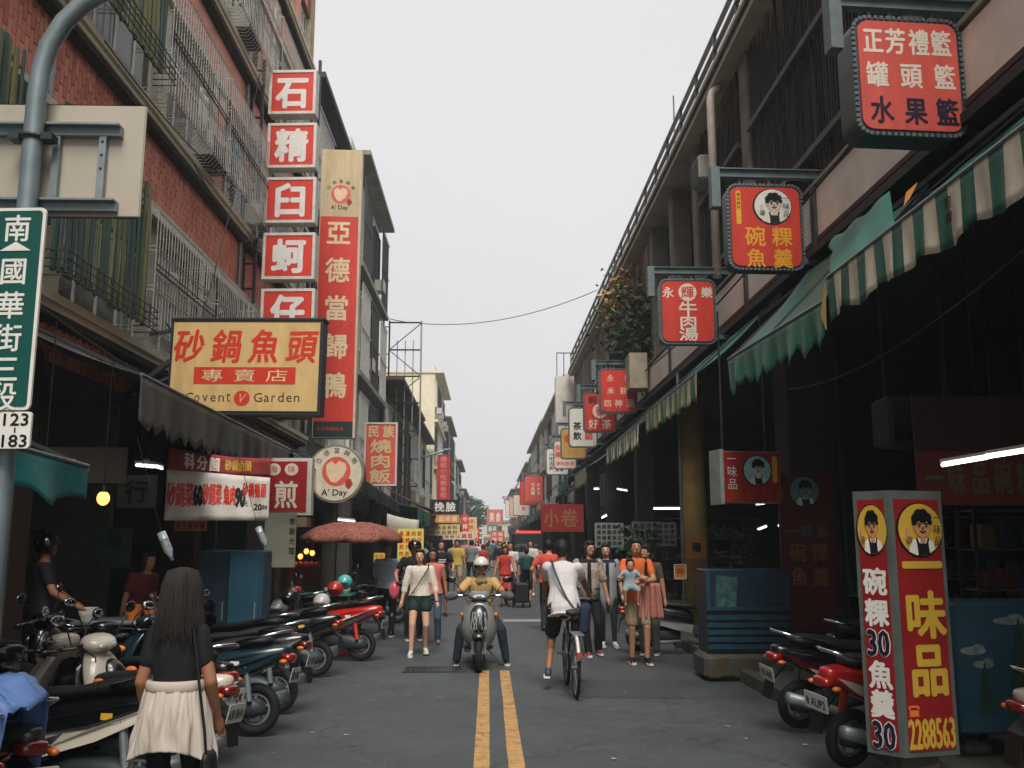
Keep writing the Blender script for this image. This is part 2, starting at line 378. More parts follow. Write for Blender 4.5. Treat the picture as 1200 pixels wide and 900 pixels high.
# ledges: pale edge over a dark underside
for z in (4.13, 7.53, 10.84, 14.06):
    m = nmb(b1); m.box(XL-.28, XL+.20, Y0, Y1, z+.07, z+.15); m.box(XL-.28, XL+.24, Y0, Y1, z+.15, z+.25); m.build('ledge', LEDGE, b1)
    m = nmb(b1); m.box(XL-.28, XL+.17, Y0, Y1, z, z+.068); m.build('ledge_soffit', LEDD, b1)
for z in (6.36,):
    m = nmb(b1); m.box(XL-.28, XL+.2, Y0, Y1, z, z+.07); m.box(XL-.28, XL+.14, Y0, Y1, z+.07, z+.16); m.build('lintel', mat('#b9b4a6', .8, dirt=.5, scale=5), b1)
for z in (9.88, 13.13):
    m = nmb(b1); m.box(XL-.28, XL+.08, Y0, Y1, z, z+.07); m.build('lintel', LEDGE, b1)
# window bays
zones = ((4.38, 6.36), (7.78, 9.88), (11.09, 13.13), (14.31, 15.9))
rnd = random.Random(3)
def window_bay(root, X, ya, yb, za, zb, side=-1, npan=3, curt=True, frame=WFR):
    """sliding window set back in the wall: frame, panes (sub-parts) and curtain behind"""
    s = side; d = .12*s
    m = nmb(root); f = .05
    x0, x1 = sorted((X+d, X+d+.06*s)); 
    m.box(x0, x1, ya, yb, za, za+f); m.box(x0, x1, ya, yb, zb-f, zb); zm = za + (zb-za)*.68
    for i in range(npan+1):
        y = ya + (yb-ya)*i/npan; m.box(x0+.002, x1-.002, max(ya, y-f/2), min(yb, y+f/2), za+f, zb-f)
    m.box(x0+.004, x1-.004, ya+f, yb-f, zm, zm+.04)
    w = m.build('window', frame, root)
    for i in range(npan):
        p = MB(); p.M = Matrix.Translation(-root.location); y = ya + (yb-ya)*i/npan
        xx = sorted((X+d+.02*s, X+d+.03*s)); p.box(xx[0], xx[1], y+f/2+.001, y+(yb-ya)/npan-f/2-.001, za+f+.001, zm-.001)
        p.box(xx[0], xx[1], y+f/2+.001, y+(yb-ya)/npan-f/2-.001, zm+.041, zb-f-.001)
        p.build('pane', rnd.choice([M_['glass'], mat('#41504f', .12, var=.2), mat('#6f7a78', .35, var=.2)]), w)
    return w
for (za, zb) in zones:
    y = -4.6
    while y < 23.8:
        yb = min(y+2.62, 24.0)
        m = nmb(b1); m.box(XL-.3, XL-.005, yb, min(yb+.42, Y1-.51), za, zb); m.build('pier', rnd.choice((PINK, mat('#a9a595', .85, dirt=.5), mat('#c0bba9', .8, dirt=.5))), b1)
        if y > 4: window_bay(b1, XL, y, yb, za, zb, -1, 4)
        else: m = nmb(b1); m.box(XL-.3, XL-.1, y, yb, za, zb); m.build('window', M_['glass'], b1)
        c = nmb(b1); ca = y + rnd.random()*.8; cb_ = ca + .6 + rnd.random()*1.1
        c.sheet(lambda u, v: (XL-.24+.02*math.sin(u*50), ca+(cb_-ca)*u, za+.05+(zb-za-.1)*v), 24, 1); c.build('curtain', rnd.choice(CURT), b1, smooth=True)
        y = yb + .42
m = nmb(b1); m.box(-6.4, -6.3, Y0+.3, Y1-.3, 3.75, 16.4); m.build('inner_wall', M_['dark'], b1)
# window cages
def cage(root, X, ya, yb, za, zb, p=.5, s=1, mt=CAGE, sp=.115, r=.0075, rails=3, tops=True, curve=True):
    m = nmb(root); xo = X + p*s
    n = max(2, round((yb-ya)/sp))
    for i in range(n+1):
        y = ya + (yb-ya)*i/n
        if curve: m.tube([(X, y, za+.05), (xo-.1*s, y, za+.02), (xo, y, za+.14), (xo, y, zb-.25), (X+.05*s, y, zb+.02)], r, 4, False)
        else: m.bar((xo, y, za), (xo, y, zb), r*2)
    for j in range(rails+1):
        z = za+.14 + (zb-.39-za)*j/rails
        m.tube([(X, ya, z), (xo, ya, z), (xo, yb, z), (X, yb, z)], r*1.3, 4, False)
        m.tube([(X, ya, z+.06), (xo, ya, z+.06), (xo, yb, z+.06), (X, yb, z+.06)], r, 4, False) if j < rails else None
    for y in (ya, yb):
        k = 0
        while X + (.1+.1*k) < xo if s > 0 else X - (.1+.1*k) > xo:
            m.bar((X+(.1+.1*k)*s, y, za+.06), (X+(.1+.1*k)*s, y, zb-.1), r*2); k += 1
    m.build('window_cage', mt, root, kind='stuff')
RUST = mat('#6e4a36', .8, .2, var=.3, dirt=.4)
for (ya, yb, fl) in ((12.2, 14.9, 0), (15.1, 17.8, 0), (18.1, 21.0, 0), (12.3, 15.1, 1), (15.3, 18.3, 1), (18.6, 21.6, 1), (12.4, 15.2, 2), (15.5, 18.5, 2), (18.8, 21.9, 2), (6.2, 8.8, 1)):
    za, zb = zones[fl]
    cage(b1, XL, ya, yb, za-.06, zb-.02, .5, 1, rnd.choice((CAGE, CAGE, mat('#8a8880', .55, .25, dirt=.7, scale=20))))
    m = nmb(b1); m.tube([(XL+.52, ya, za+.9), (XL+.52, yb, za+.9)], .012, 5, False); m.tube([(XL+.52, ya, za+.98), (XL+.52, yb, za+.98)], .01, 5, False); m.build('cage_rail', RUST if fl else CAGED, b1)
# corrugated green slat screens over the nearest windows
SL = [mat('#5b6740', .8, var=.5, scale=5, dirt=.9, stretch=(1, 1, .15)), mat('#3d5441', .8, var=.5, scale=5, dirt=.9, stretch=(1, 1, .15)), mat('#7a7a4c', .8, var=.6, scale=5, dirt=.95, stretch=(1, 1, .15)), mat('#2f4744', .7, var=.3, scale=5, stretch=(1, 1, .15))]
for (ya, yb, za, zb) in ((9.45, 12.05, 4.45, 6.32), (9.6, 12.15, 7.95, 9.85), (5.6, 8.6, 4.45, 6.32), (9.7, 12.0, 11.2, 13.1)):
    me = [MB().rbox((0, 0, 0), (.03, .062, zb-za), .008).mesh('slat', q) for q in SL]
    n = int((yb-ya)/.074)
    for i in range(n):
        o = link('slat', rnd.choice(me), b1, loc=(.46 + .02*(i % 2), ya+i*.074-12, (za+zb)/2+.05*rnd.random())); o.rotation_euler = (R(rnd.uniform(-2.2, 2.2)), 0, R(rnd.uniform(-25, 25)))
    m = nmb(b1)
    for z in (za+.1, (za+zb)/2, zb-.1): m.box(XL+.40, XL+.43, ya, yb, z, z+.03)
    m.build('screen_rail', mat('#8a8444', .7, dirt=.5), b1)
    m = nmb(b1)
    for k in range(4): m.tube([(XL+.3, ya-.05, za-.05+.09*k), (XL+.62, ya-.05, za-.05+.09*k), (XL+.62, yb+.05, za-.05+.09*k), (XL+.3, yb+.05, za-.05+.09*k)], .009, 4, False)
    for k in range(int((yb-ya)/.18)): m.bar((XL+.62, ya+k*.18, za-.07), (XL+.62, ya+k*.18, za+.25), .012)
    m.build('planter_rack', CAGED, b1)
# air conditioners and their trays, down-pipes, a stray rope
for (y, z) in ((15.0, 7.9), (18.4, 7.9), (16.8, 11.2), (20.6, 4.6), (14.6, 11.2)):
    m = nmb(b1); m.rbox((XL+.22, y, z+.26), (.36, .68, .44), .02); a = m.build('air_conditioner', M_['ac'], b1)
    m = nmb(b1)
    for k in range(9): m.box(XL+.401, XL+.412, y-.3, y+.3, z+.08+k*.04, z+.1+k*.04)
    m.build('grille', CAGED, a)
    m = nmb(b1); m.box(XL, XL+.47, y-.42, y+.42, z-.02, z+.02); m.build('tray', M_['steeld'], b1)
for y, r_ in ((17.9, .035), (23.6, .05), (9.9, .03)):
    m = nmb(b1); m.tube([(XL+.06, y, 4.4), (XL+.06, y, 7.5), (XL+.36, y, 7.6), (XL+.36, y, 7.85), (XL+.06, y, 7.95), (XL+.06, y, 14)], r_, 8); m.build('drainpipe', M_['galv'], b1)
# ground floor: pillars, soffit, shop partitions, back wall
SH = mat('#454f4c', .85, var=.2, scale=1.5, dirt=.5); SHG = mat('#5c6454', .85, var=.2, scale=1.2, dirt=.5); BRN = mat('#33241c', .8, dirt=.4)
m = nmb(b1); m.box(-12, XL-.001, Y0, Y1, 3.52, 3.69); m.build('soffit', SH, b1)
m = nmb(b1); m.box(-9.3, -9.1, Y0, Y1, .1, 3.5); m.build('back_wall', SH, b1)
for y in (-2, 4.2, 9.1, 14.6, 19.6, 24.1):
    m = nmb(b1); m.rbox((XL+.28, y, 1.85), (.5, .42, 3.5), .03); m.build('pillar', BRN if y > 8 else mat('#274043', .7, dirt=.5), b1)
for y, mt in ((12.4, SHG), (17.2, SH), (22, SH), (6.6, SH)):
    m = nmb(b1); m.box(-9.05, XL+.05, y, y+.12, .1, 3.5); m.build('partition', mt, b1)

# ================================================================== RIGHT: concrete arcade building
XR = 4.1
b2 = thing('arcade_building', 'long concrete arcade building with dark caged balconies along the right side', 'building', (XR, 14, 0))
Z0, Z1 = -5., 46.
PAN = mat('#e6dccf', .8, var=.08, scale=1.5, dirt=.2, bump=.05); FAS = mat('#c4b7a2', .85, var=.15, scale=2, dirt=.4); COL = mat('#77736a', .9, var=.22, scale=2.5, bump=.3, dirt=.6)
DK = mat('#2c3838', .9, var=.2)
m = nmb(b2); m.box(XR+.02, 9.4, Z0, Z1, 5.2, 5.4); m.build('floor_slab', M_['concd'], b2)
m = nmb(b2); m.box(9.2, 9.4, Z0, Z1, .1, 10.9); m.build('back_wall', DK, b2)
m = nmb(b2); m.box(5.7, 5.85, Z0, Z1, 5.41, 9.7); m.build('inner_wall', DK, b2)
m = nmb(b2); m.box(XR-.12, 9.4, Z0, Z1, 9.78, 9.98); m.box(XR-.12, XR+.05, Z0, Z1, 9.98, 10.16); m.build('roof_slab', FAS, b2)
m = nmb(b2); m.box(XR-.17, XR-.121, Z0, Z1, 9.9, 9.96); m.box(XR-.15, XR-.121, Z0, Z1, 9.98, 10.02); m.build('fascia_trim', M_['concd'], b2)
# balcony parapet panels, one per bay, with posts and a red-brown edge strip
ys = [-4.6 + 3.15*i for i in range(17)]
for a, b in zip(ys, ys[1:]):
    m = nmb(b2); m.box(XR-.02, XR+.1, a+.07, b-.07, 5.42, 6.06); m.build('parapet_panel', PAN, b2)
    m = nmb(b2); m.box(XR-.05, XR+.02, a+.07, b-.07, 5.36, 5.42); m.build('edge_strip', mat('#4b2a24', .8, dirt=.5), b2)
    m = nmb(b2); m.box(XR-.06, XR+.13, a-.07, a+.07, 5.3, 6.1); m.build('parapet_post', M_['concd'], b2)
m = nmb(b2); m.box(XR-.05, XR+.13, Z0, Z1, 6.101, 6.15); m.build('coping', M_['conc'], b2)
m = nmb(b2); m.box(XR-.1, XR+.14, Z0, Z1, 5.2, 5.299); m.build('soffit_beam', mat('#20302e', .7, dirt=.4), b2)
# cast columns of the upper floor
for y in (-3.2, 2.6, 8.6, 14.6, 18.4, 20.9, 23.6, 27.8, 32, 36.4, 41, 45.6):
    m = nmb(b2); m.rbox((XR+.35, y, 7.97), (.45, .42, 3.6), .03); m.build('column', COL, b2)
# caged bays: beams, upright bars, mesh behind
BARS = [mat('#171a1a', .7, .3, var=.3), mat('#2a221b', .8, .1, var=.4, dirt=.3), mat('#3b3222', .8, var=.4)]
def rgrille(ya, yb, z0=6.16, z1=9.76, sp=.10, mts=BARS):
    m = nmb(b2); n = int((yb-ya)/sp); r_ = random.Random(int(ya*10))
    for i in range(n+1):
        y = ya + (yb-ya)*i/n; w = r_.choice((.012, .012, .016, .03)); a = z0 + (0 if r_.random() < .7 else r_.random()*.8); b = z1 - (0 if r_.random() < .7 else r_.random()*.8)
        m.box(XR+.16, XR+.16+w, y-w/2, y+w/2, a, b, r_.choice((0, 0, 0, 1, 2)))
    for i in range(int(n*.9)):
        y = ya + (yb-ya)*r_.random(); z = z0 + r_.random()*2.4; m.box(XR+.3, XR+.31, y, y+.02+.1*r_.random(), z, z+.5+r_.random(), r_.choice((0, 1, 2)))
    m.build('balcony_grille', mts, b2, kind='stuff')
for ya, yb in ((-3, 2.4), (2.8, 8.4), (8.8, 14.3), (14.9, 17.9)):
    rgrille(ya, yb)
    for z in (6.7, 8.28):
        m = nmb(b2); m.box(XR+.08, XR+.16, ya, yb, z, z+.09); m.build('cross_beam', mat('#5a5f5c', .8, .1, var=.3, scale=14, dirt=.6), b2)
for (ya, yb) in ((24.0, 27.6), (28.1, 31.8), (32.3, 36.2), (36.7, 40.8), (41.3, 45.4)):
    mts = [mat('#6a5743', .85, var=.3, dirt=.3), mat('#4a3d30', .85, var=.3), mat('#8a7355', .85, var=.3, dirt=.3)]
    me = [MB().box(-.01, .01, -.07, .07, -.9, .9).mesh('board', q) for q in mts]
    for i in range(int((yb-ya)/.17)):
        if rnd.random() < .8: link('board', rnd.choice(me), b2, loc=(.16, ya+i*.17-14+.07, 8.75+rnd.uniform(-.08, .05)))
    m = nmb(b2); m.box(XR+.08, XR+.15, ya, yb, 7.75, 7.84); m.box(XR+.08, XR+.15, ya, yb, 6.9, 6.97); m.build('cross_beam', M_['conc'], b2)
m = nmb(b2)     # inside shutters seen through the open bays
for y in range(-4, 45, 3): m.box(5.66, 5.695, y, y+1.4, 6.2, 8.4)
m.build('shutters', mat('#2d3433', .6, var=.3), b2)
# roof railing
for i in range(33):
    y = -4 + i*1.52; m = nmb(b2); m.box(XR-.04, XR+.02, y-.03, y+.03, 10.16, 10.8); m.build('rail_post', M_['steeld'], b2)
for z in (10.8, 10.5):
    m = nmb(b2); m.box(XR-.05, XR+.03, Z0, Z1, z, z+.05); m.build('handrail', M_['steeld'], b2)
m = nmb(b2); m.box(XR+.06, XR+.12, Z0, Z1, 10.16, 10.42); m.build('roof_kerb', PAN, b2)
# white pipe, thin post, antenna
m = nmb(b2); m.tube([(XR+.02, 15.6, 9.72), (XR-.12, 15.6, 9.62), (XR-.16, 15.6, 9.5), (XR-.16, 15.6, 6.2)], .075, 10); m.build('drainpipe', mat('#cdbfb2', .55, dirt=.3), b2, smooth=True)
m = nmb(b2); m.tube([(XR+.2, 20.5, 10.1), (XR+.2, 20.5, 12.0)], .02, 6); m.build('antenna_mast', M_['galv'], b2)
m = nmb(b2); m.rbox((XR+.06, 17.2, 8.75), (.36, .7, .48), .03); a = m.build('air_conditioner', M_['ac'], b2)
m = nmb(b2)
for k in range(8): m.box(XR-.135, XR-.125, 16.9, 17.5, 8.54+k*.05, 8.57+k*.05)
m.build('grille', CAGED, a)
m = nmb(b2); m.box(XR-.55, XR-.1, 23.2, 23.9, 5.5, 6.4); m.build('meter_box', mat('#b5aa92', .7, dirt=.4), b2)
# ground floor pillars
PY = mat('#d6b36c', .85, var=.18, scale=3, bump=.3, dirt=.45)
m = nmb(b2); m.tube([(4.34, 19.9, .1), (4.34, 19.9, 5.19)], .27, 22); pil = m.build('pillar', PY, b2, smooth=True)
m = nmb(b2); m.rbox((4.42, 12.95, 2.62), (.68, .6, 5.1), .02); m.build('pillar', mat('#231f1f', .7, dirt=.5), b2)
for y in (6.2, -.5, 26.5, 33, 39.5, 45.5):
    m = nmb(b2); m.rbox((4.4, y, 2.62), (.5, .46, 5.1), .02); m.build('pillar', M_['concd'], b2)
m = nmb(b2); m.tube([(3.98, 19.4, .1), (3.98, 19.4, 5.19)], .035, 8); m.build('post', M_['steel'], b2)
for y in (7.6, 14.2, 24.5, 31, 38): 
    m = nmb(b2); m.box(5.4, 9.2, y, y+.12, .1, 5.19); m.build('partition', mat('#2a2f2e', .85, dirt=.4), b2)
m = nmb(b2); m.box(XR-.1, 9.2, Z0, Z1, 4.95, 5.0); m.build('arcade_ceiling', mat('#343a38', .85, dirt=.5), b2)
# climbing plant on the right facade
def leaves(root, pts, mats, size, n, seed, name='foliage', spread=.25, local=True):
    r_ = random.Random(seed); m = nmb(root) if local else MB()
    for i in range(n):
        p = r_.choice(pts); c = Vector(p) + Vector((r_.gauss(0, spread), r_.gauss(0, spread), r_.gauss(0, spread)))
        s = size*r_.uniform(.6, 1.4); e = Euler((r_.uniform(-1, 1), r_.uniform(-1, 1), r_.uniform(0, 6.3))).to_matrix()
        q = [e @ Vector(v)*s for v in ((0, -1, 0), (.45, -.2, .12), (.3, .6, .05), (0, 1, -.1), (-.3, .6, .05), (-.45, -.2, .12))]
        m.add([c+v for v in q], [(0, 1, 2, 3), (0, 3, 4, 5)], r_.randrange(len(mats)))
    return m.build(name, mats, root if local else None, kind='stuff')
GR = [mat('#27401d', .6, var=.3), mat('#35512a', .6, var=.3), mat('#1b3018', .6, var=.3)]; GY = [mat('#9a6f26', .6, var=.3), mat('#7d7a2b', .6), mat('#b98a33', .6)]
pl = thing('climbing_plant', 'climbing plant with yellowing tips spilling over the right-hand balcony', 'plant', (3.95, 27, 7))
leaves(pl, [(3.95+.1*math.sin(i), 23.8+4.5*(i % 9)/9, 5.9+2.2*(i//9)/6) for i in range(60)], GR, .1, 1500, 1, spread=.28)
leaves(pl, [(3.8+.1*math.sin(i), 25.5+3*(i % 6)/6, 8.2+1.1*(i//6)/6) for i in range(34)], GY+GR[:1], .1, 420, 2, spread=.2, name='dry_foliage')
m = nmb(pl)
for i in range(9): m.tube([(4.05, 24.2+i*.5, 6.1), (3.95+.1*math.sin(i), 24.3+i*.48, 7.5), (3.85, 24.5+i*.45, 9.2)], [.02, .014, .006], 5)
m.build('stem', M_['wood'], pl)

# ================================================================== BUILDINGS FURTHER ALONG
FG = mat('#39474a', .15, var=.3, scale=1.5)
def block(label, X, Y0, Y1, H, wall, side, z0=0, floors=None, depth=8, trim=None, balc=0, roof=None, name='shophouse', wstep=2.4, gable=None):
    """a shophouse further down the street; side=-1 left, +1 right. Its street face lies on x = X."""
    rt = thing(name, label, 'building', (X, Y0, 0)); s = side; trim = trim or M_['conc']
    def bx(m, x0, x1, *a): xs = sorted((X+s*x0, X+s*x1)); m.box(xs[0], xs[1], *a)
    m = nmb(rt); bx(m, .3, depth, Y0, Y1, 3.4, H); m.build('wall', wall, rt)
    m = nmb(rt); bx(m, depth-.2, depth, Y0, Y1, .1, 3.39); bx(m, 2.8, depth-.2, Y0, Y0+.15, .1, 3.39); m.build('back_wall', M_['dark'], rt)
    nf = floors or max(1, int((H-3.6)/3.1)); fh = (H-3.6)/nf
    for f in range(nf):
        zb = 3.6 + f*fh
        m = nmb(rt); bx(m, -.18 if balc else .05, .3, Y0, Y1, zb-.18, zb); m.build('floor_band', trim, rt)
        n = max(1, int((Y1-Y0)/wstep)); w = (Y1-Y0)/n
        for i in range(n):
            ya, yb = Y0+i*w+w*.14, Y0+(i+1)*w-w*.14; za, zt = zb+fh*.28, zb+fh*.86
            m = nmb(rt); bx(m, .18, .31, ya, yb, za, za+.06); bx(m, .18, .31, ya, yb, zt-.06, zt); bx(m, .181, .311, ya, ya+.06, za+.06, zt-.06); bx(m, .181, .311, yb-.06, yb, za+.06, zt-.06); bx(m, .2, .305, (ya+yb)/2-.03, (ya+yb)/2+.03, za+.06, zt-.06)
            wi = m.build('window', rnd.choice((WFR, M_['steeld'])), rt)
            m = nmb(rt); bx(m, .26, .299, ya+.062, (ya+yb)/2-.032, za+.062, zt-.062); bx(m, .26, .299, (ya+yb)/2+.032, yb-.062, za+.062, zt-.062); m.build('pane', FG, wi)
            if rnd.random() < .35:
                m = nmb(rt); bx(m, -.2, .17, ya+.1, ya+.8, za-.5, za-.05); m.build('air_conditioner', M_['ac'], rt)
            if balc and rnd.random() < .8:
                m = nmb(rt)
                for k in range(int((yb-ya+.5)/.16)): bx(m, -.17, -.15, ya-.25+k*.16, ya-.23+k*.16, zb, zb+fh*.8)
                for q in (.4, .8): bx(m, -.19, -.171, ya-.25, yb+.25, zb+fh*q, zb+fh*q+.04)
                m.build('balcony_cage', rnd.choice((CAGE, CAGED)), rt, kind='stuff')
    m = nmb(rt); bx(m, roof or -.35, depth, Y0-.1, Y1+.1, H, H+.16); m.build('roof_slab', trim, rt)
    m = nmb(rt); bx(m, .35, .5, Y0, Y1, H+.161, H+.7); m.build('roof_parapet', wall, rt)
    n = max(1, round((Y1-Y0)/6))
    for i in range(n+1):
        m = nmb(rt); bx(m, .0, .4, Y0+(Y1-Y0)*i/n-.18, Y0+(Y1-Y0)*i/n+.18, .1, 3.4); m.build('pillar', M_['concd'], rt)
    return rt
CRM = mat('#ddd2b6', .85, var=.1, scale=1.5, dirt=.25); WH = mat('#cfcbc0', .85, var=.12, scale=1.5, dirt=.4); GRY = mat('#8b8f8d', .85, var=.15, dirt=.5); OCH = mat('#c0a57c', .85, var=.15, dirt=.4)
PNK = mat('#b88a78', .85, dirt=.3); PGR = mat('#9fae9e', .85, dirt=.3)
block('dark grey shophouse behind the column of square red signs', -4.95, 24.7, 31.0, 14.5, GRY, -1, balc=1, trim=M_['concd'])
block('pale grey shophouse with overhanging roof beside the tall red duck sign', -4.5, 31.2, 39.5, 15.0, WH, -1, trim=M_['conc'], balc=1)
block('low cream shophouse behind the bare steel sign tower', -4.55, 39.8, 54, 8.5, WH, -1, trim=mat('#5b4a3e', .8, dirt=.4), balc=1, roof=-.9)
block('old ochre shophouse with brown shutters below the cream tower block', -4.3, 54.2, 69.5, 8.7, OCH, -1, trim=M_['concd'], balc=1)
block('tall cream block with a plain side wall above the left-hand roofs', -3.75, 70, 84, 14.2, CRM, -1, trim=CRM, depth=9)
block('weathered brick-red balcony block past the cream tower on the left', -3.7, 84.2, 100, 12.6, PNK, -1, balc=1)
block('pale green flat-sided block near the far left end of the street', -3.3, 104, 122, 10.4, PGR, -1, depth=7)
block('cream low block closing the left-hand row', -3.2, 122.5, 150, 8.2, CRM, -1, depth=7)
block('white-ended beige arcade block after the vines on the right', 4.1, 47, 66, 9.9, WH, 1, balc=1, trim=FAS, wstep=1.9)
block('sand-coloured arcade block midway down the right side', 4.1, 66.3, 92, 10.1, OCH, 1, balc=1, trim=FAS, wstep=1.9)
block('pale arcade block near the far right end', 4.0, 92.3, 122, 9.2, CRM, 1, balc=1, trim=FAS)
block('small pinkish block at the far right end of the row', 3.3, 122.5, 150, 8.2, PNK, 1)
m0 = thing('stair_tower', 'plain white stair box jutting above the right-hand roofs', 'building', (3.8, 46.4, 0))
m = nmb(m0); m.box(3.35, 4.7, 46.3, 47.0, 6.9, 9.85); m.build('wall', mat('#cfcac0', .8, dirt=.3), m0)
m = nmb(m0)
for x in (3.4, 3.75, 4.1): m.box(x, x+.04, 46.3, 46.34, 9.85, 11.0)
m.box(3.4, 4.2, 46.3, 46.34, 11.001, 11.05); m.build('railing', CAGED, m0)
# cross-street building and tree closing the view
rt = thing('corner_building', 'pale cross-street building closing the far end of the road', 'building', (1, 176, 0))
m = nmb(rt); m.box(-2.6, 30, 176, 184, -.1, 5.2); m.build('wall', mat('#c9bda4', .85, dirt=.2), rt)
m = nmb(rt); m.box(-60, -2.7, 186, 192, -.1, 4.2); m.build('wall', mat('#b7b0a2', .85, dirt=.2), rt)
for i in range(14):
    for f in range(1):
        m = nmb(rt); x = -2.2+i*1.9; z = 2.9+f*2.9; m.box(x, x+1.1, 175.9, 176.05, z, z+1.6); w = m.build('window', WFR, rt)
        m = nmb(rt); m.box(x+.1, x+1., 175.86, 175.895, z+.1, z+1.5); m.build('pane', FG, w)
for z in (2.2, 5.21):
    m = nmb(rt); m.box(-2.6, 30, 175.5, 175.85, z, z+.15); m.build('floor_band', M_['conc'], rt)
tr = thing('street_tree', 'dark round-crowned tree above the far left end of the street', 'tree', (-3.0, 160, -.1))
m = nmb(tr); m.tube([(-3, 160, -.1), (-2.9, 160, 3), (-2.6, 160, 5.5)], [.35, .25, .16], 8)
for a in range(6): m.tube([(-2.8, 160, 3.4+.2*a), (-3+2*math.cos(a), 160+1.4*math.sin(a), 6+.3*a)], [.13, .04], 6)
m.build('trunk', M_['wood'], tr)
pts = []
r_ = random.Random(5)
for (cx, cz, rr) in ((-3.4, 7.2, 1.7), (-2.0, 6.6, 1.9), (-1.1, 5.6, 1.4), (-2.8, 5.3, 1.6), (-3.9, 5.9, 1.2)):
    for i in range(60):
        a, b = r_.uniform(0, 6.28), r_.uniform(-1.2, 1.5); pts.append((cx+rr*math.cos(a)*math.cos(b), 160+rr*math.sin(a)*math.cos(b), cz+rr*.85*math.sin(b)))
leaves(tr, pts, [mat('#2f5a35', .7, var=.3), mat('#3f7344', .7, var=.3), mat('#22402a', .7)], .22, 4200, 9, name='crown', spread=.22)

# ================================================================== SIGNS
def portrait(parent, cx, cz, r, y, bg, rx=1., side_text=None, face='#d9c9b4', apron=True, tcol=None):
    """round emblem: a cheerful cook in an apron, thumb up, drawn in flat layers"""
    mats = [M_['ink'], bg, mat(face, .5), M_['white'], tcol or M_['ink']]
    m = MB()
    D = lambda x, z, a, b, k, mi, n=20: disc(m, cx+x*r*rx, cz+z*r, a*r*rx, b*r, y-.0022*(k+1), y-.0022*k, n, mi)
    P = lambda pts, k, mi: m.poly([(cx+p[0]*r*rx, cz+p[1]*r) for p in pts], y-.0022*(k+1), y-.0022*k, mi)
    D(0, 0, 1, 1, 0, 0); D(.03, .02, .93, .93, 1, 1, 26)
    P([(-.5, -.78), (-.42, -.42), (-.15, -.3), (.3, -.3), (.55, -.45), (.62, -.68), (.3, -.86), (-.2, -.9)], 2, 3)      # shirt
    P([(-.12, -.9), (-.16, -.5), (-.2, -.3), (-.14, -.28), (-.06, -.48), (.24, -.48), (.3, -.28), (.37, -.3), (.32, -.5), (.36, -.86)], 3, 0)   # apron
    P([(-.02, -.42), (.0, -.2), (.2, -.2), (.22, -.42), (.1, -.5)], 4, 2)
    D(.09, .12, .33, .4, 5, 2); D(-.24, .1, .07, .1, 5, 2, 8); D(.42, .1, .07, .1, 5, 2, 8)
    for (x, z, q) in ((-.2, .42, .17), (-.05, .56, .2), (.15, .58, .19), (.33, .46, .17), (-.25, .27, .11), (.42, .28, .1), (.12, .44, .2)): D(x, z, q, q, 6, 0, 12)
    for x in (-.05, .24): D(x, .13, .05, .035, 7, 0, 8); P([(x-.09, .2), (x-.07, .25), (x+.08, .25), (x+.09, .2)], 7, 0)
    P([(-.04, -.06), (.09, -.12), (.22, -.06), (.2, -.02), (.09, -.06), (-.02, -.02)], 7, 0); P([(.07, .1), (.05, -.0), (.12, -.0), (.11, .1)], 7, 4 if tcol else 0)
    D(-.52, -.3, .15, .14, 6, 2, 10); P([(-.62, -.25), (-.62, .08), (-.5, .12), (-.46, -.22)], 7, 2)           # hand with raised thumb
    for i in range(3): P([(-.62, -.27-.07*i), (-.4, -.27-.07*i), (-.4, -.285-.07*i), (-.62, -.285-.07*i)], 8, 0)
    if side_text:
        for i, ch in enumerate(side_text): put(m, ch, cx+.7*r*rx, cz+(.45-.42*i)*r, .36*r, .36*r*rx, .006, y-.0176, mi=4)
    return m.build('portrait_emblem', mats, parent)
RIM = mat('#4e5c5e', .45, .35, var=.15, dirt=.4); BEAM = mat('#6d7a7c', .5, .35, var=.15, scale=8, dirt=.45)
def rlight(label, px, py, Y, w, h, face, build, rz=0, beamx=.62, d=.22, hook=True):
    """rounded hanging light box on a steel bracket fixed to the right-hand facade"""
    c = at(px, py, Y); rt = thing('hanging_sign', label, 'sign', c, R(rz), 'rounded light box signs hung along the right-hand facade')
    m = MB(); m.poly(rrect(w, h, .13), 0, d); m.build('housing', RIM, rt, auto=True)
    m = MB(); o = rrect(w, h, .13); n = len(o)
    for i in range(0, n): 
        a = Vector((o[i][0], -.006, o[i][1])); b = Vector((o[(i+1) % n][0], -.006, o[(i+1) % n][1]))
        k = max(1, int((b-a).length/.05))
        for j in range(k): m.cb(a + (b-a)*((j+.5)/k), (.03, .024, .03))
    m.build('rim_studs', M_['galv'], rt, kind='stuff')
    m = MB(); m.poly(rrect(w-.075, h-.075, .1), -.02, .002); m.build('face_panel', face, rt)
    build(rt, w, h)
    m = MB(); zb = h/2+.13
    m.box(-w/2-.16, w/2+beamx, .06, .08, zb, zb+.09); m.box(-w/2-.16, w/2+beamx, .02, .12, zb+.09, zb+.105); m.box(-w/2-.16, w/2+beamx, .02, .12, zb-.015, zb)
    m.build('bracket_beam', BEAM, rt)
    if hook: m = MB(); m.box(-w/2-.19, -w/2-.08, .0, .14, zb-.42, zb+.11); m.build('bracket_end', BEAM, rt)
    for i in range(4): x = -w*.3 + i*w*.2; m = MB(); m.box(x-.012, x+.012, .06, .08, h/2, zb-.016); m.build('hanger', BEAM, rt)
    m = MB(); m.box(w/2+.002, w/2+.34, .06, .14, -h/2+.1, -h/2+.17); m.build('side_arm', BEAM, rt)
    return rt
Yf = -.021
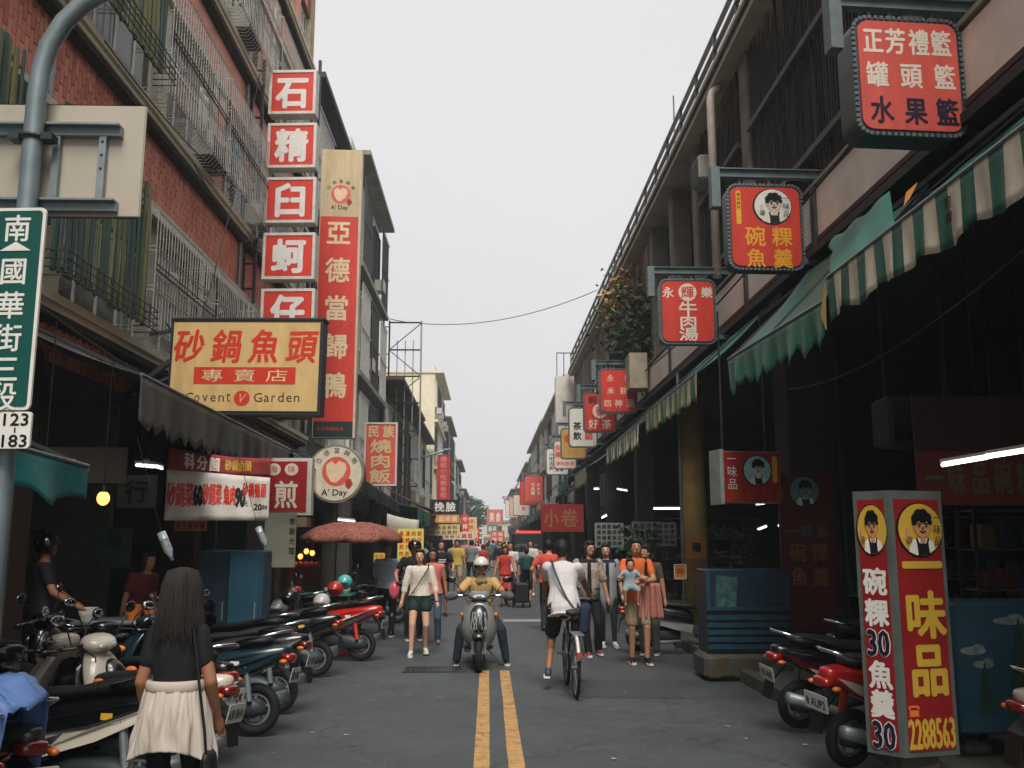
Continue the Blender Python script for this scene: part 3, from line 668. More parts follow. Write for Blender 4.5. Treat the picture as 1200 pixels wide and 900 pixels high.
def letters(rt, items, mt, name='lettering', **kw):
    m = MB(); big = [it for it in items if it[3] >= .14]; o = None
    for it in items:
        q = MB() if it in big else m
        put(q, it[0], it[1], it[2], it[3], it[4] if len(it) > 4 else None, y=it[5] if len(it) > 5 else Yf, **kw)
        if it in big: o = q.build('character', mt, rt)
    return m.build(name, mt, rt, kind='stuff' if len(items)-len(big) > 1 else None) if m.v else o
PALE = mat('#e9dccb', .5, var=.05)
def s1(rt, w, h):
    xs = (-.31, -.11, .1, .30); letters(rt, [(c, x, .31, .25, .19) for c, x in zip('正芳禮籃', xs)], PALE, bold=.03)
    letters(rt, [(c, x, .0, .24, .2) for c, x in zip('罐頭籃', (-.29, .01, .31))], PALE, bold=.028)
    letters(rt, [(c, x, -.32, .26, .21) for c, x in zip('水果籃', (-.27, .03, .31))], M_['navy'], bold=.034)
rlight('large faded red light box with three rows of gift basket characters, nearest on the right', 1065, 90, 7.4, .96, 1.06, mat('#dc5a4e', .5, var=.12, scale=4, dirt=.3, stretch=(1, 1, .3)), s1, rz=4, d=.3)
def s2(rt, w, h):
    portrait(rt, .09, .26, .24, Yf, M_['white'], 1.05, '一味品')
    letters(rt, [('碗', -.14, -.13, .27), ('粿', .2, -.13, .27), ('魚', -.14, -.41, .25), ('羹', .2, -.41, .26)], M_['gold'] if 0 else mat('#f0a928', .5), bold=.02)
    m = MB(); m.poly([(p[0]-.34, p[1]+.24) for p in rrect(.06, .44, .02)], Yf-.003, Yf+.001); b = m.build('side_strip', M_['yellow'], rt)
    letters(rt, [(c, -.34, .41-.055*i, .05, .05, Yf-.003) for i, c in enumerate('傳承美味')], M_['ink'])
rlight('red light box with a round black and white cook portrait above yellow characters', 897, 266, 11.2, .95, 1.10, M_['red'], s2, rz=2)
def s3(rt, w, h):
    letters(rt, [('永', -.33, .33, .2), ('樂', .33, .33, .2), ('牛', 0, .05, .25, .34), ('肉', 0, -.18, .24, .32), ('湯', 0, -.40, .24, .34)], PALE, bold=.03)
    m = MB(); disc(m, 0, .33, .155, .155, Yf-.004, Yf+.001); m.build('roundel', PALE, rt)
    letters(rt, [('輝', 0, .33, .23, .23, Yf-.005)], M_['red'], bold=.02)
rlight('red light box with a white roundel and tall white beef soup characters', 806, 365, 15.5, .95, 1.12, M_['red'], s3)
def s4(rt, w, h):
    letters(rt, [('永', -.2, .33, .2), ('樂', .26, .33, .2), ('米', -.2, .0, .2), ('糕', .14, .0, .2), ('四', -.28, -.33, .2), ('神', .0, -.33, .22), ('湯', .3, -.33, .24)], PALE, bold=.012)
rlight('red light box with three rows of thin pale characters, fourth from the near end', 724.5, 458, 23.9, .98, 1.16, M_['red'], s4)
def s5(rt, w, h):
    letters(rt, [('蚵', -.22, .36, .26)], M_['ink'], bold=.03)
    m = MB(); disc(m, 0, .03, .22, .22, Yf-.004, Yf+.001); m.build('roundel', PALE, rt); letters(rt, [('春', 0, .03, .3, .3, Yf-.005)], M_['red'], bold=.02)
    letters(rt, [('好', -.2, -.36, .3), ('茶', .2, -.36, .3)], PALE, bold=.02)
rlight('red tea shop light box with a white roundel, half hidden behind the fourth sign', 703, 483, 27.7, .98, 1.2, M_['red'], s5)
def s6(rt, w, h):
    letters(rt, [('茶', -.2, .05, .3), ('飲', -.2, -.3, .3)], M_['ink'], bold=.04); letters(rt, [('黑', .2, .05, .3), ('貓', .2, -.3, .3)], M_['red'], bold=.04)
rlight('white light box with black and red drink shop characters', 683, 501, 32.7, 1.0, 1.4, mat('#ded8cb', .5), s6)
def s7(rt, w, h):
    m = MB(); disc(m, -.2, .2, .17, .17, Yf-.004, Yf+.001); m.build('roundel', M_['red'], rt)
    letters(rt, [(c, -.2+.13*i, -.3, .1) for i, c in enumerate('手作點心')], M_['redfade'])
rlight('tan yellow light box with a red disc', 672, 520, 36.5, 1.0, 1.2, mat('#c69a4e', .5), s7)
def s8(rt, w, h):
    letters(rt, [('永', -.3, .3, .3), ('樂', -.3, 0, .3)], M_['red'], bold=.03); letters(rt, [(c, -.3+.2*i, -.38, .18) for i, c in enumerate('燒肉飯湯')]+[(c, -.0+.18*i, -.1, .16) for i, c in enumerate('米糕湯')], M_['redfade'], bold=.02)
rlight('pale pink-lettered light box beyond the tan one', 662, 533, 41, 1.0, 1.25, mat('#e0cdbf', .5), s8)
def s9(rt, w, h): letters(rt, [(c, -.3, .35-.22*i, .2) for i, c in enumerate('小吃店面')]+[(c, .0+.2*i, -.4, .18) for i, c in enumerate('飯湯')], M_['ink'], bold=.03)
rlight('white light box with a column of black characters', 653, 541, 46, 1.1, 1.3, M_['white'], s9)
def s10(rt, w, h): letters(rt, [(c, -.15, .3-.3*i, .28) for i, c in enumerate('牛肉麵')]+[(c, .25, .3-.3*i, .22) for i, c in enumerate('鮮魚湯')], PALE, bold=.03)
rlight('red light box overlapping another further down the right side', 627, 573, 68, 1.5, 1.9, M_['redfade'], s10, beamx=.3)
rlight('second red box, just behind and left of the overlapping one', 620, 578, 76, 1.5, 1.9, M_['red'], s10, beamx=.6)
for i, (px, py, Y, c) in enumerate(((611, 592, 88, '#e3d6c8'), (605, 594, 98, '#d9b7a8'), (600, 597, 110, '#e8e2d8'))):
    rlight(('cream', 'pinkish', 'white')[i] + ' light box in the distant run of signs on the right', px, py, Y, 1.5, 1.9, mat(c, .5), s10 if 0 else (lambda rt, w, h: letters(rt, [('食', .2, .3, .4), ('堂', .2, -.3, .4)], M_['redfade'], bold=.03)), beamx=.3)

# left: column of square red signs on a steel ladder
FRM = mat('#dcd8cf', .45, .1, dirt=.3)
tops = [(343, 108, 58), (342, 170.5, 60), (340, 234.5, 62), (338.5, 300, 63), (337, 366, 64), (335, 432, 65)]
labs = ['top', 'second', 'third', 'fourth', 'fifth', 'lowest, mostly hidden']
for (px, py, w_), ch, lb in zip(tops, '石精臼蚵仔煎', labs):
    c = at(px, py, 18); w = w_/1100*18.2; h = .95
    rt = thing('square_sign', f'{lb} of the square red signs in a column, a single large white character', 'sign', c, R(-3), 'square red signs stacked in a column on the left')
    m = MB(); m.box(-w/2, w/2, 0, .26, -h/2, h/2); m.build('housing', mat('#b7b3aa', .5, dirt=.4), rt)
    m = MB(); f = .055; 
    m.box(-w/2, w/2, -.025, -.001, -h/2, -h/2+f); m.box(-w/2, w/2, -.025, -.001, h/2-f, h/2); m.box(-w/2, -w/2+f, -.025, -.001, -h/2+f, h/2-f); m.box(w/2-f, w/2, -.025, -.001, -h/2+f, h/2-f)
    m.build('frame', FRM, rt)
    m = MB(); m.box(-w/2+f+.001, w/2-f-.001, -.012, -.002, -h/2+f+.001, h/2-f-.001); m.build('face_panel', M_['red'], rt)
    letters(rt, [(ch, 0, 0, .72, .68, -.013)], M_['white'], bold=.05)
lf = at(300, 110, 18.25); rt = thing('sign_ladder', 'black steel ladder frame holding the column of square red signs', 'sign frame', (lf.x, 18.25, 5))
z0, z1 = 4.8, 11.6
for x in (lf.x-.1, lf.x+.12, at(372, 110, 18.25).x+.02):
    m = nmb(rt); m.box(x-.03, x+.03, 18.3, 18.36, z0, z1); m.build('upright', CAGED, rt)
for i in range(13):
    m = nmb(rt); z = z0+.3+i*.52; m.box(lf.x-.07, lf.x+.09, 18.32, 18.35, z, z+.04); m.build('rung', CAGED, rt)
for i in range(5):
    z = z0+.8+i*1.35; m = nmb(rt); m.box(XL, lf.x-.13, 18.31, 18.35, z, z+.05); m.build('wall_arm', CAGED, rt)
# tall red duck restaurant sign
c = at(396, 340, 20.4); w, h = .92, 6.62
rt = thing('tall_sign', 'tall narrow red sign with pale characters running down and a cream logo panel on top', 'sign', c, R(2))
m = MB(); m.box(-w/2, w/2, 0, .3, -h/2, h/2); m.build('housing', mat('#c8baa0', .6, dirt=.4), rt)
m = MB(); m.box(-w/2+.02, w/2-.05, -.012, -.001, -h/2+.36, h/2-1.6); m.build('red_panel', M_['red'], rt)
m = MB(); m.box(-w/2+.02, w/2-.05, -.012, -.001, h/2-1.599, h/2-.02); m.build('logo_panel', M_['beige'], rt)
m = MB(); m.box(-w/2+.02, w/2-.05, -.012, -.001, -h/2+.02, -h/2+.359); m.build('base_panel', mat('#122a27', .6), rt)
letters(rt, [(ch, -.02, h/2-1.98-.87*i, .6, .56, -.013) for i, ch in enumerate('亞德當歸鴨')], mat('#e5cfa6', .5), bold=.03)
letters(rt, [(ch, -.33+.1*i, -h/2+.2, .09, .09, -.013) for i, ch in enumerate('當歸鴨麵線湯')], M_['red'])
letters(rt, [('0', -.2+.08*i, -h/2+.52, .07, .05, -.013) for i in range(0)], M_['ink'])
def aday(rt, cx, cz, s, y, txt=True):
    m = MB(); disc(m, cx, cz, .28*s, .28*s, y-.003, y, mi=0)
    m.poly([(cx+s*a, cz+s*b) for a, b in ((-.2, .12), (-.1, .2), (-.02, .13), (.05, .2), (.17, .15), (.2, .05), (.14, -.1), (.0, -.22), (-.1, -.2), (-.19, -.05))], y-.006, y-.003, mi=1)
    for k in range(2): m.poly([(cx+s*(.2+a), cz+s*(-.24+b)) for a, b in ((0, .08), (.08, .1), (.13, .0), (.05, -.1), (-.02, -.02))], y-.009, y-.0061, mi=0)
    m.build('duck_roundel', [M_['redfade'], mat('#e6c9a4', .5)], rt)
    m = MB(); n = 7
    for i, ch in enumerate('亞德當歸鴨'):
        a = R(150 - 30*i); put(m, ch, cx+.4*s*math.cos(a), cz+.4*s*math.sin(a), .12*s, y=y, rot=a-math.pi/2, bold=.01)
    put(m, "A' Day", cx-.03*s, cz-.4*s, .12*s, .5*s, y=y, bold=.02); m.build('lettering', M_['ink'], rt)
aday(rt, -.0, h/2-1.07, .78, -.013)
for z in (2.6, .6, -1.6, -2.9):
    m = MB(); m.box(-1.2, -w/2, .1, .15, z, z+.05); m.build('wall_arm', CAGED, rt)
# round A' Day sign
c = at(393, 555, 17.2); rt = thing('round_sign', "round pale light box with duck emblem and A' Day lettering beside the umbrella", 'sign', c, R(-6))
m = MB(); disc(m, 0, 0, .53, .53, 0, .2, 40); m.build('housing', mat('#8b8675', .5, .2, dirt=.4), rt, auto=True)
m = MB(); disc(m, 0, 0, .49, .49, -.012, -.001, 40); m.build('face_panel', mat('#d8cfb8', .5, dirt=.2), rt)
aday(rt, .02, .04, .95, -.013)
m = MB(); m.box(-1.6, -.45, .05, .1, .3, .35); m.box(-1.6, -.45, .05, .1, -.3, -.25); m.build('wall_arm', CAGED, rt)
# yellow clay-pot fish head sign
c = at(287.5, 430, 12); w, h = 1.99, 1.25
rt = thing('shop_sign', 'large cream yellow sign with red brush characters and Covent Garden beneath, black frame', 'sign', c, R(-3), rot=(0, R(.5), R(-3)))
m = MB(); m.box(-w/2, w/2, 0, .24, -h/2, h/2); m.build('housing', mat('#20262a', .5, dirt=.3), rt)
m = MB(); m.box(-w/2+.035, w/2-.04, -.012, -.001, -h/2+.05, h/2-.04); m.build('face_panel', mat('#d9b679', .5, var=.1, scale=4, dirt=.4, stretch=(1, 1, .25)), rt)
REDB = mat('#d0341f', .5, var=.05)
letters(rt, [(ch, -.74+.49*i, .27, .46, .40, -.013) for i, ch in enumerate('砂鍋魚頭')], REDB, bold=.032, shear=.12)
m = MB(); m.box(-.66, .66, -.016, -.0121, -.225, -.005); m.build('red_strip', REDB, rt)
letters(rt, [(ch, -.42+.42*i, -.115, .17, .3, -.017) for i, ch in enumerate('專賣店')], mat('#e6cf9c', .5), bold=.008)
letters(rt, [('C', -.70, -.40, .12, None, -.013)]+[(ch, -.60+.105*i, -.415, .085, .07, -.013) for i, ch in enumerate('oven')]+[('t', -.195, -.40, .115, .05, -.013), ('G', .19, -.40, .12, None, -.013), ('a', .30, -.415, .085, .07, -.013), ('r', .39, -.415, .085, .05, -.013), ('d', .485, -.395, .12, .075, -.013), ('e', .59, -.415, .085, .07, -.013), ('n', .69, -.415, .085, .07, -.013)], mat('#3a2418', .6), bold=.004)
m = MB(); disc(m, -.02, -.41, .105, .1, -.016, -.012, 14); m.build('wax_seal', REDB, rt); letters(rt, [('V', -.02, -.41, .11, .09, -.017)], mat('#e9a086', .5), shear=.3)
m = MB(); m.bar((-w/2-.02, .1, .5), (-1.32, .1, .45), .04); m.bar((-w/2-.02, .1, .1), (-1.6, .1, -.38), .06); m.bar((-w/2-.02, .15, -.1), (-1.45, .1, -.32), .03); m.bar((-w/2-.02, .12, -.28), (-1.6, .12, -.4), .03); m.build('support_arms', M_['steeld'], rt)
m = MB(); m.bar((-w/2+.1, .26, -h/2), (-w/2+.1, .26, h/2+.04), .05); m.bar((w/2-.1, .26, -h/2), (w/2-.1, .26, h/2+.04), .05); m.box(-w/2, w/2+.02, -.01, .26, h/2+.001, h/2+.025); m.build('back_frame', M_['steeld'], rt)
# red oyster omelette sign under the awning
c = at(326, 570, 14.0); w, h = .98, .84
rt = thing('shop_sign', 'dark red sign with white frame and two pale characters under the striped awning end', 'sign', c, 0)
m = MB(); m.box(-w/2-.9, w/2, 0, .2, -h/2, h/2); m.build('housing', FRM, rt)
m = MB(); m.box(-w/2-.85, w/2-.07, -.012, -.001, -h/2+.05, h/2-.05); m.build('face_panel', mat('#a5191c', .5, dirt=.3), rt)
letters(rt, [('蚵', -.95, -.12, .4, .36, -.013), ('仔', -.42, -.12, .42, .38, -.013), ('煎', .12, -.12, .42, .36, -.013)], PALE, bold=.03)
m = MB()
for i in range(5): disc(m, -.85+.26*i, .25, .1, .09, -.016, -.012)
m.build('roundels', PALE, rt); letters(rt, [(ch, -.85+.26*i, .25, .12, .12, -.017) for i, ch in enumerate('石精臼海味')], M_['red'])
m = MB(); m.box(-.1, w/2-.04, -.05, .3, -h/2-.17, -h/2-.03); m.build('ledge', mat('#8c6f5a', .7, dirt=.4), rt)
# banner: price list for the clay-pot shop, hung by its corners
c = at(256, 567, 11.0); w, h = 1.16, .84
rt = thing('cloth_banner', 'white cloth price banner with a sagging red top band hung under the grey awning', 'banner', c, R(8))
def bw(u, v, k=0): return (-w/2+w*u, .03*math.sin(u*9+v*2)+.015*math.sin(u*23+v*7)+k, -h/2+h*v - .12*u*v - .03*math.sin(u*math.pi)*(v > .7))
m = MB(); m.sheet(lambda u, v: bw(u, v*.69), 24, 8); m.build('cloth', mat('#d3cdc3', .8, var=.08, dirt=.35), rt, smooth=True, solid=.004)
m = MB(); m.sheet(lambda u, v: bw(u, .69+.31*v), 24, 4); m.build('top_band', mat('#8d2f2a', .8, dirt=.3), rt, smooth=True, solid=.004)
def drape(mb_):
    for v in mb_.v:
        u = (v.x+w/2)/w; q = (v.z+h/2)/h; v.y = bw(u, q)[1] - .006; v.z = bw(u, q)[2]
def dl(items, mt, **k):
    m = MB()
    for it in items: put(m, *it, **k)
    drape(m); return m.build('lettering', mt, rt, kind='stuff')
dl([('砂', -.52, -.12, .3, .1), ('鍋', -.42, -.12, .3, .1), ('菜', -.32, -.12, .3, .1), ('砂', -.13, -.1, .28, .07), ('鍋', -.06, -.1, .28, .07), ('菜', .01, -.1, .28, .07), ('魚', .1, -.1, .26, .07), ('肉', .17, -.1, .26, .07), ('砂', .3, -.02, .2, .065), ('鍋', .37, -.02, .2, .065), ('鴨', .44, -.02, .2, .065), ('頭', .51, -.02, .2, .065)], REDB, bold=.03)
dl([('60', -.22, -.12, .24, .1), ('90', .25, -.12, .24, .1), ('元', -.155, -.19, .08, .05), ('元', .31, -.2, .08, .05), ('20', .45, -.24, .08, .09), ('30', .53, -.24, .05, .06)], M_['ink'], bold=.03)
dl([('科', -.33, .3, .2, .12), ('分', -.19, .3, .18, .12), ('園', -.05, .3, .18, .12)], PALE, bold=.04)
dl([(ch, .1+.075*i, .31, .15, .075) for i, ch in enumerate('砂鍋魚頭')], M_['gold'], bold=.03)
# small signs and papers in the left-hand shops
def plate(label, px, py, Y, w, h, bg, texts, name='notice', cat='sign', rz=0, rim=None, th=.03, group=None):
    c = at(px, py, Y); rt = thing(name, label, cat, c, R(rz), group)
    m = MB(); m.box(-w/2, w/2, 0, th, -h/2, h/2); m.build('board', bg, rt)
    if rim:
        f = min(w, h)*.05; m = MB(); m.box(-w/2, w/2, -.015, -.001, -h/2, -h/2+f); m.box(-w/2, w/2, -.015, -.001, h/2-f, h/2); m.box(-w/2, -w/2+f, -.015, -.001, -h/2+f, h/2-f); m.box(w/2-f, w/2, -.015, -.001, -h/2+f, h/2-f); m.build('frame', rim, rt)
    by = {}
    for (s, x, z, hh, ww, mt, b) in texts: by.setdefault(mt.name, (mt, []))[1].append((s, x, z, hh, ww, -.002, b))
    for mt, its in by.values():
        m = MB(); sm = [i_ for i_ in its if i_[3] < .1 or Y > 30 or len(its) > 9]
        for (s, x, z, hh, ww, y, b) in its:
            q = m if (s, x, z, hh, ww, y, b) in sm else MB()
            put(q, s, x, z, hh, ww, y=y, bold=b)
            if q is not m: q.build('character', mt, rt)
        if m.v: m.build('lettering', mt, rt, kind='stuff' if len(sm) > 1 else None)
    return rt
def grid_txt(s, w, h, nx, ny, mt, b=.02, k=.8): return [(s[(j*nx+i) % len(s)], -w/2+w*(i+.5)/nx, h/2-h*(j+.5)/ny, h/ny*k, w/nx*k, mt, b) for j in range(ny) for i in range(nx)]
plate('small faded orange notice hanging below the cloth price banner', 223, 616, 11.2, .36, .12, mat('#a8583c', .7, dirt=.5), grid_txt('老字號砂鍋', .34, .11, 5, 1, mat('#4a1410', .7)), rz=5)
plate('upright red sign for roast pork rice with four rows of pale characters on the left', 446, 532, 24, .84, 1.62, M_['redfade'], [('民', -.19, .58, .32, .3, mat('#d8c08e', .5), .04), ('族', .19, .58, .32, .3, mat('#d8c08e', .5), .04)]+[(ch, 0, .2-.38*i, .36, .56, mat('#d8c08e', .5), .04) for i, ch in enumerate('燒肉飯')], name='shop_sign', rim=FRM, th=.2)
plate('distant narrow red vertical sign standing out from the left row', 519.5, 559, 55, .75, 2.6, M_['red2'], [(ch, 0, 1.05-.35*i, .33, .4, mat('#c9897a', .5), .03) for i, ch in enumerate('傳統小吃美食街')], name='shop_sign', rim=M_['red'], th=.3)
plate('black and orange sign with two white characters over the left-hand awnings', 521, 594, 40, 1.24, .62, mat('#14181a', .6), [('挽', -.22, .0, .42, .44, M_['white'], .03), ('臉', .26, .0, .42, .44, M_['white'], .03)], name='shop_sign', th=.2)
plate('orange lower board directly beneath the black sign', 521, 608, 40, 1.24, .34, mat('#dd8c28', .6), [(ch, -.42+.28*i, 0, .24, .24, PALE, .02) for i, ch in enumerate('挽面修眉')], name='shop_sign', th=.2)
plate('cream board with small black and orange lettering, below the orange board', 517, 621, 43, 1.7, .5, mat('#d6bd86', .6), grid_txt('小吃冰品飲料', 1.5, .44, 6, 2, M_['ink']), name='shop_sign')
plate('red lettered strip at the end of the orange boards', 537, 628, 46, 1.5, .35, mat('#d8cdbf', .6), grid_txt('海鮮火鍋城', 1.4, .3, 5, 1, M_['red'], .04), name='shop_sign')
plate('pale yellow upright sign among the far left shops', 550, 618, 70, 1.1, 1.5, mat('#d9c48a', .6), grid_txt('鮮果汁', 1, 1.3, 1, 3, M_['redfade'], .03), name='shop_sign')
plate('red upright sign left of the pale yellow one', 545, 617, 68, .5, 1.7, M_['red'], grid_txt('牛排館', .45, 1.5, 1, 3, PALE, .03), name='shop_sign')
plate('far red upright sign above the crowd', 557.5, 632, 80, .6, 2.0, M_['red'], grid_txt('福記豆花', .5, 1.8, 1, 4, PALE, .03), name='shop_sign')
plate('small white sign with dark characters right of the far red one', 563, 630, 84, .55, 1.8, M_['white'], grid_txt('茶飲鮮奶', .5, 1.6, 1, 4, M_['ink'], .03), name='shop_sign')
plate('round-cornered red fast food sign in the far distance on the right', 583, 629, 95, 1.4, 1.2, M_['redfade'], grid_txt('炸雞排堡', 1.2, 1., 2, 2, PALE, .03), name='shop_sign')
plate('tall pinkish sign on the closing building', 580, 606, 150, 2.6, 2.4, mat('#cf6a55', .6), grid_txt('美食', 2, 2, 2, 1, PALE, .03), name='shop_sign')
plate('greenish small sign in the far distance', 577, 620, 120, 1.3, 1.2, mat('#3d8f86', .6), grid_txt('藥局', 1.1, .9, 2, 1, PALE, .03), name='shop_sign')
plate('crimson horizontal board jutting into the sky at the far right', 595.5, 583, 120, 1.5, .3, mat('#b05a5a', .6), grid_txt('旅社', 1.2, .25, 2, 1, PALE, .03), name='shop_sign')
plate('red shop board with two dull gold characters over the right-hand walkway', 659, 607, 25, 1.16, .72, mat('#861a1a', .6, dirt=.3), [('小', -.3, 0, .5, .4, mat('#86603a', .6), .02), ('卷', .2, 0, .5, .5, mat('#86603a', .6), .02)], name='shop_sign', rz=10)
plate('yellow cloth menu with rows of red dishes beside the umbrella', 481, 641, 19, .52, .72, mat('#d9cf5e', .7, var=.1), grid_txt('魚湯肉飯麵線蚵仔煎丸', .48, .66, 4, 5, M_['red'], .03), name='menu_banner', cat='banner', rz=-5)
plate('smaller yellow menu leaning behind the bald man', 447, 659, 18.5, .3, .36, mat('#d6b445', .7), grid_txt('冰品茶', .28, .32, 3, 4, M_['red'], .02), name='menu_banner', cat='banner', rz=8)
plate('orange menu card tucked under the umbrella rim', 476, 628, 21, .4, .2, mat('#cf8b3a', .7), grid_txt('肉圓碗粿', .38, .18, 4, 1, M_['red'], .02), name='menu_banner', cat='banner')
GP = mat('#77807a', .8, var=.15, dirt=.4)
for i, (px, py, w, h, nx, ny) in enumerate(((714, 627, .62, .52, 5, 4), (749, 625, .3, .5, 2, 3), (764, 625, .26, .5, 2, 4), (781, 626, .42, .5, 3, 4))):
    plate(('widest', 'second', 'third', 'rightmost') [i] + ' grey menu sheet pinned above the walkway behind the standing family', px, py, 20.3, w, h, GP, grid_txt('肉燥飯魚丸湯米糕四神', w*.9, h*.9, nx, ny, M_['ink'], .05), name='menu_sheet', cat='menu', group='menu sheets above the right-hand walkway')
plate('poster of black and yellow figures pasted on the round yellow pillar', 816, 643, 19.58, .42, .42, mat('#c8833a', .7), [('福', 0, .03, .2, .2, M_['ink'], .06)], name='poster', cat='poster')
plate('pink paper slip beneath the poster on the yellow pillar', 816, 664, 19.56, .42, .12, mat('#bd6a48', .7), [(ch, -.1+.1*i, 0, .06, .06, M_['ink'], .01) for i, ch in enumerate('公告欄')], name='poster', cat='poster')
plate('painting of a yellow figure leaning near the parked silver scooter', 797, 670, 15.6, .2, .24, mat('#b98b2f', .7), [('神', 0, 0, .15, .14, M_['red2'], .03)], name='poster', cat='poster', rim=FRM)
# hanging box sign with the portrait, inside the right arcade
c = at(879, 559, 12.0); w, h = .84, .66
rt = thing('box_sign', 'dark red box sign with a round cook portrait hanging inside the right arcade', 'sign', c, R(10))
m = MB(); m.box(-w/2, w/2, 0, .3, -h/2, h/2); m.box(-w/2-.002, -w/2+.05, -.03, .302, -h/2-.02, h/2+.02); m.build('housing', mat('#9aa09a', .5, dirt=.4), rt)
m = MB(); m.box(-w/2+.052, w/2-.01, -.012, -.001, -h/2+.01, h/2-.01); m.build('face_panel', mat('#a02218', .5, dirt=.3), rt)
portrait(rt, .09, .08, .2, -.012, mat('#9fd0cf', .5), 1.)
letters(rt, [(ch, -.25, .23-.16*i, .15, .14, -.013) for i, ch in enumerate('一味品')], M_['white'], bold=.01)
m = MB(); m.poly([(p[0]+.34, p[1]+.1) for p in rrect(.07, .34, .02)], -.016, -.012); m.build('side_strip', M_['yellow'], rt)
letters(rt, [(ch, -.2+.2*i, -.22, .14, .14, -.013) for i, ch in enumerate('碗粿魚羹')], mat('#a8501f', .6), bold=.01)
m = MB(); m.bar((-.3, .15, h/2), (-.3, .15, 2.2), .02); m.bar((.3, .15, h/2), (.3, .15, 2.2), .02); m.build('hanging_rods', M_['steeld'], rt)
# banner on the square pillar
c = at(947, 640, 12.6); rt = thing('pillar_banner', 'dim red banner with cook portrait and gold characters down the square pillar', 'banner', c, 0)
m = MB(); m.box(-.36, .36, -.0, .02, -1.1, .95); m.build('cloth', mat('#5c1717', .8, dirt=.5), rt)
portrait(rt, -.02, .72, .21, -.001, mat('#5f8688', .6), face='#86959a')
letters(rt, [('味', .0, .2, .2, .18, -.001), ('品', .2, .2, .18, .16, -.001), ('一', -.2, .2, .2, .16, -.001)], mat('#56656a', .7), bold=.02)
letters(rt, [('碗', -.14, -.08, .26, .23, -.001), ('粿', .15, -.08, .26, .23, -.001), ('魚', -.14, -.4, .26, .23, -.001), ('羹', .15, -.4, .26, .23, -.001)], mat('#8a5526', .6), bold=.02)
# free-standing two-faced column sign
a = gnd(1066, 893); A = at(1050, 720, 6.45)
rt = thing('standing_sign', 'leaning red column sign with two faces, yellow brush characters and 2288563 on the wider face', 'sign', (A.x, A.y, 0), 0)
zb, zt = .30, 2.06; th = R(14); L2 = .43; L1 = .26; t1 = R(132)
def facef(o, ang, L, nm, ring):
    f = bpy.data.objects.new(nm, None); return f
e2 = Vector((math.cos(th), math.sin(th), 0)); e1 = Vector((math.cos(t1), math.sin(t1), 0))
m = MB(); P0 = Vector((0, 0, 0)); pts = [P0, P0+e2*L2, P0+e2*L2+e1*L1, P0+e1*L1]
m.rings([[p+Vector((0, 0, z)) for p in pts] for z in (zb, zt)]); m.build('housing', mat('#667068', .5, .3, dirt=.6), rt)
m = MB(); m.box(.02, .28, .12, .3, 0.0, zb-.001); m.build('plinth', M_['concd'], rt)
def onface(m, origin, e, flip=False):
    n = Vector((e.y, -e.x, 0)) * (1 if not flip else -1)
    M = Matrix(((e.x, -n.x, 0, origin.x), (e.y, -n.y, 0, origin.y), (0, 0, 1, origin.z), (0, 0, 0, 1))); m.M = M; return M
def fpart(name, mb_, M, mt):
    for i, v in enumerate(mb_.v): mb_.v[i] = M @ v
    return mb_.build(name, mt, rt)
H_ = zt-zb
M2 = Matrix(((e2.x, -e2.y, 0, 0), (e2.y, e2.x, 0, 0), (0, 0, 1, zb), (0, 0, 0, 1)))
ef = -e1; o1 = e1*L1
M1 = Matrix(((ef.x, -ef.y, 0, o1.x), (ef.y, ef.x, 0, o1.y), (0, 0, 1, zb), (0, 0, 0, 1)))
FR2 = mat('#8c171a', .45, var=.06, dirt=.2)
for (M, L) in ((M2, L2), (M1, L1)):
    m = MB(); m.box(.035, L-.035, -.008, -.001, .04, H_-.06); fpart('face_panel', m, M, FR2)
m = MB()
for (ch, z, hh, ww) in (('一', H_-.51, .34, .33), ('味', H_-.84, .33, .33), ('品', H_-1.2, .36, .31)): put(m, ch, L2/2+.01, z, hh, ww, y=-.006, bold=.075)
fpart('lettering_outline', m, M2, M_['ink'])
m = MB()
for (ch, z, hh, ww) in (('一', H_-.51, .34, .33), ('味', H_-.84, .33, .33), ('品', H_-1.2, .36, .31)): put(m, ch, L2/2+.01, z, hh, ww, y=-.012, bold=.045)
fpart('lettering', m, M2, M_['gold'])
m = MB(); put(m, '2288563', L2/2+.0, .15, .19, .36, y=-.009, bold=.02); fpart('phone_number', m, M2, M_['gold'])
m = MB(); m.poly([(.05, .26), (.05, .30), (.12, .30), (.12, .26)], -.012, -.008); m.poly([(.04, .31), (.05, .33), (.12, .33), (.13, .31), (.115, .303), (.11, .318), (.06, .318), (.055, .303)], -.012, -.0081); fpart('telephone_symbol', m, M2, M_['orange'])
pe = portrait(None, L2/2+.01, H_-.27, .19, -.009, M_['gold'], 1., '一味品', face='#c78f62')
pe.parent = rt; pe.matrix_parent_inverse.identity(); pe.matrix_local = M2
pe = portrait(None, L1/2, H_-.27, .18, -.009, M_['gold'], .62, None, face='#c78f62'); pe.parent = rt; pe.matrix_local = M1
m = MB()
for (ch, z) in (('碗', H_-.62), ('粿', H_-.83), ('魚', H_-1.24), ('羹', H_-1.43)): put(m, ch, L1/2, z, .19, .17, y=-.009, bold=.045)
fpart('lettering', m, M1, M_['white'])
m = MB()
for z in (H_-1.03, H_-1.63): put(m, '30', L1/2, z, .17, .15, y=-.009, bold=.05)
fpart('price_outline', m, M1, M_['white'])
m = MB()
for z in (H_-1.03, H_-1.63): put(m, '30', L1/2, z, .17, .15, y=-.014, bold=.025)
fpart('price', m, M1, M_['navy'])


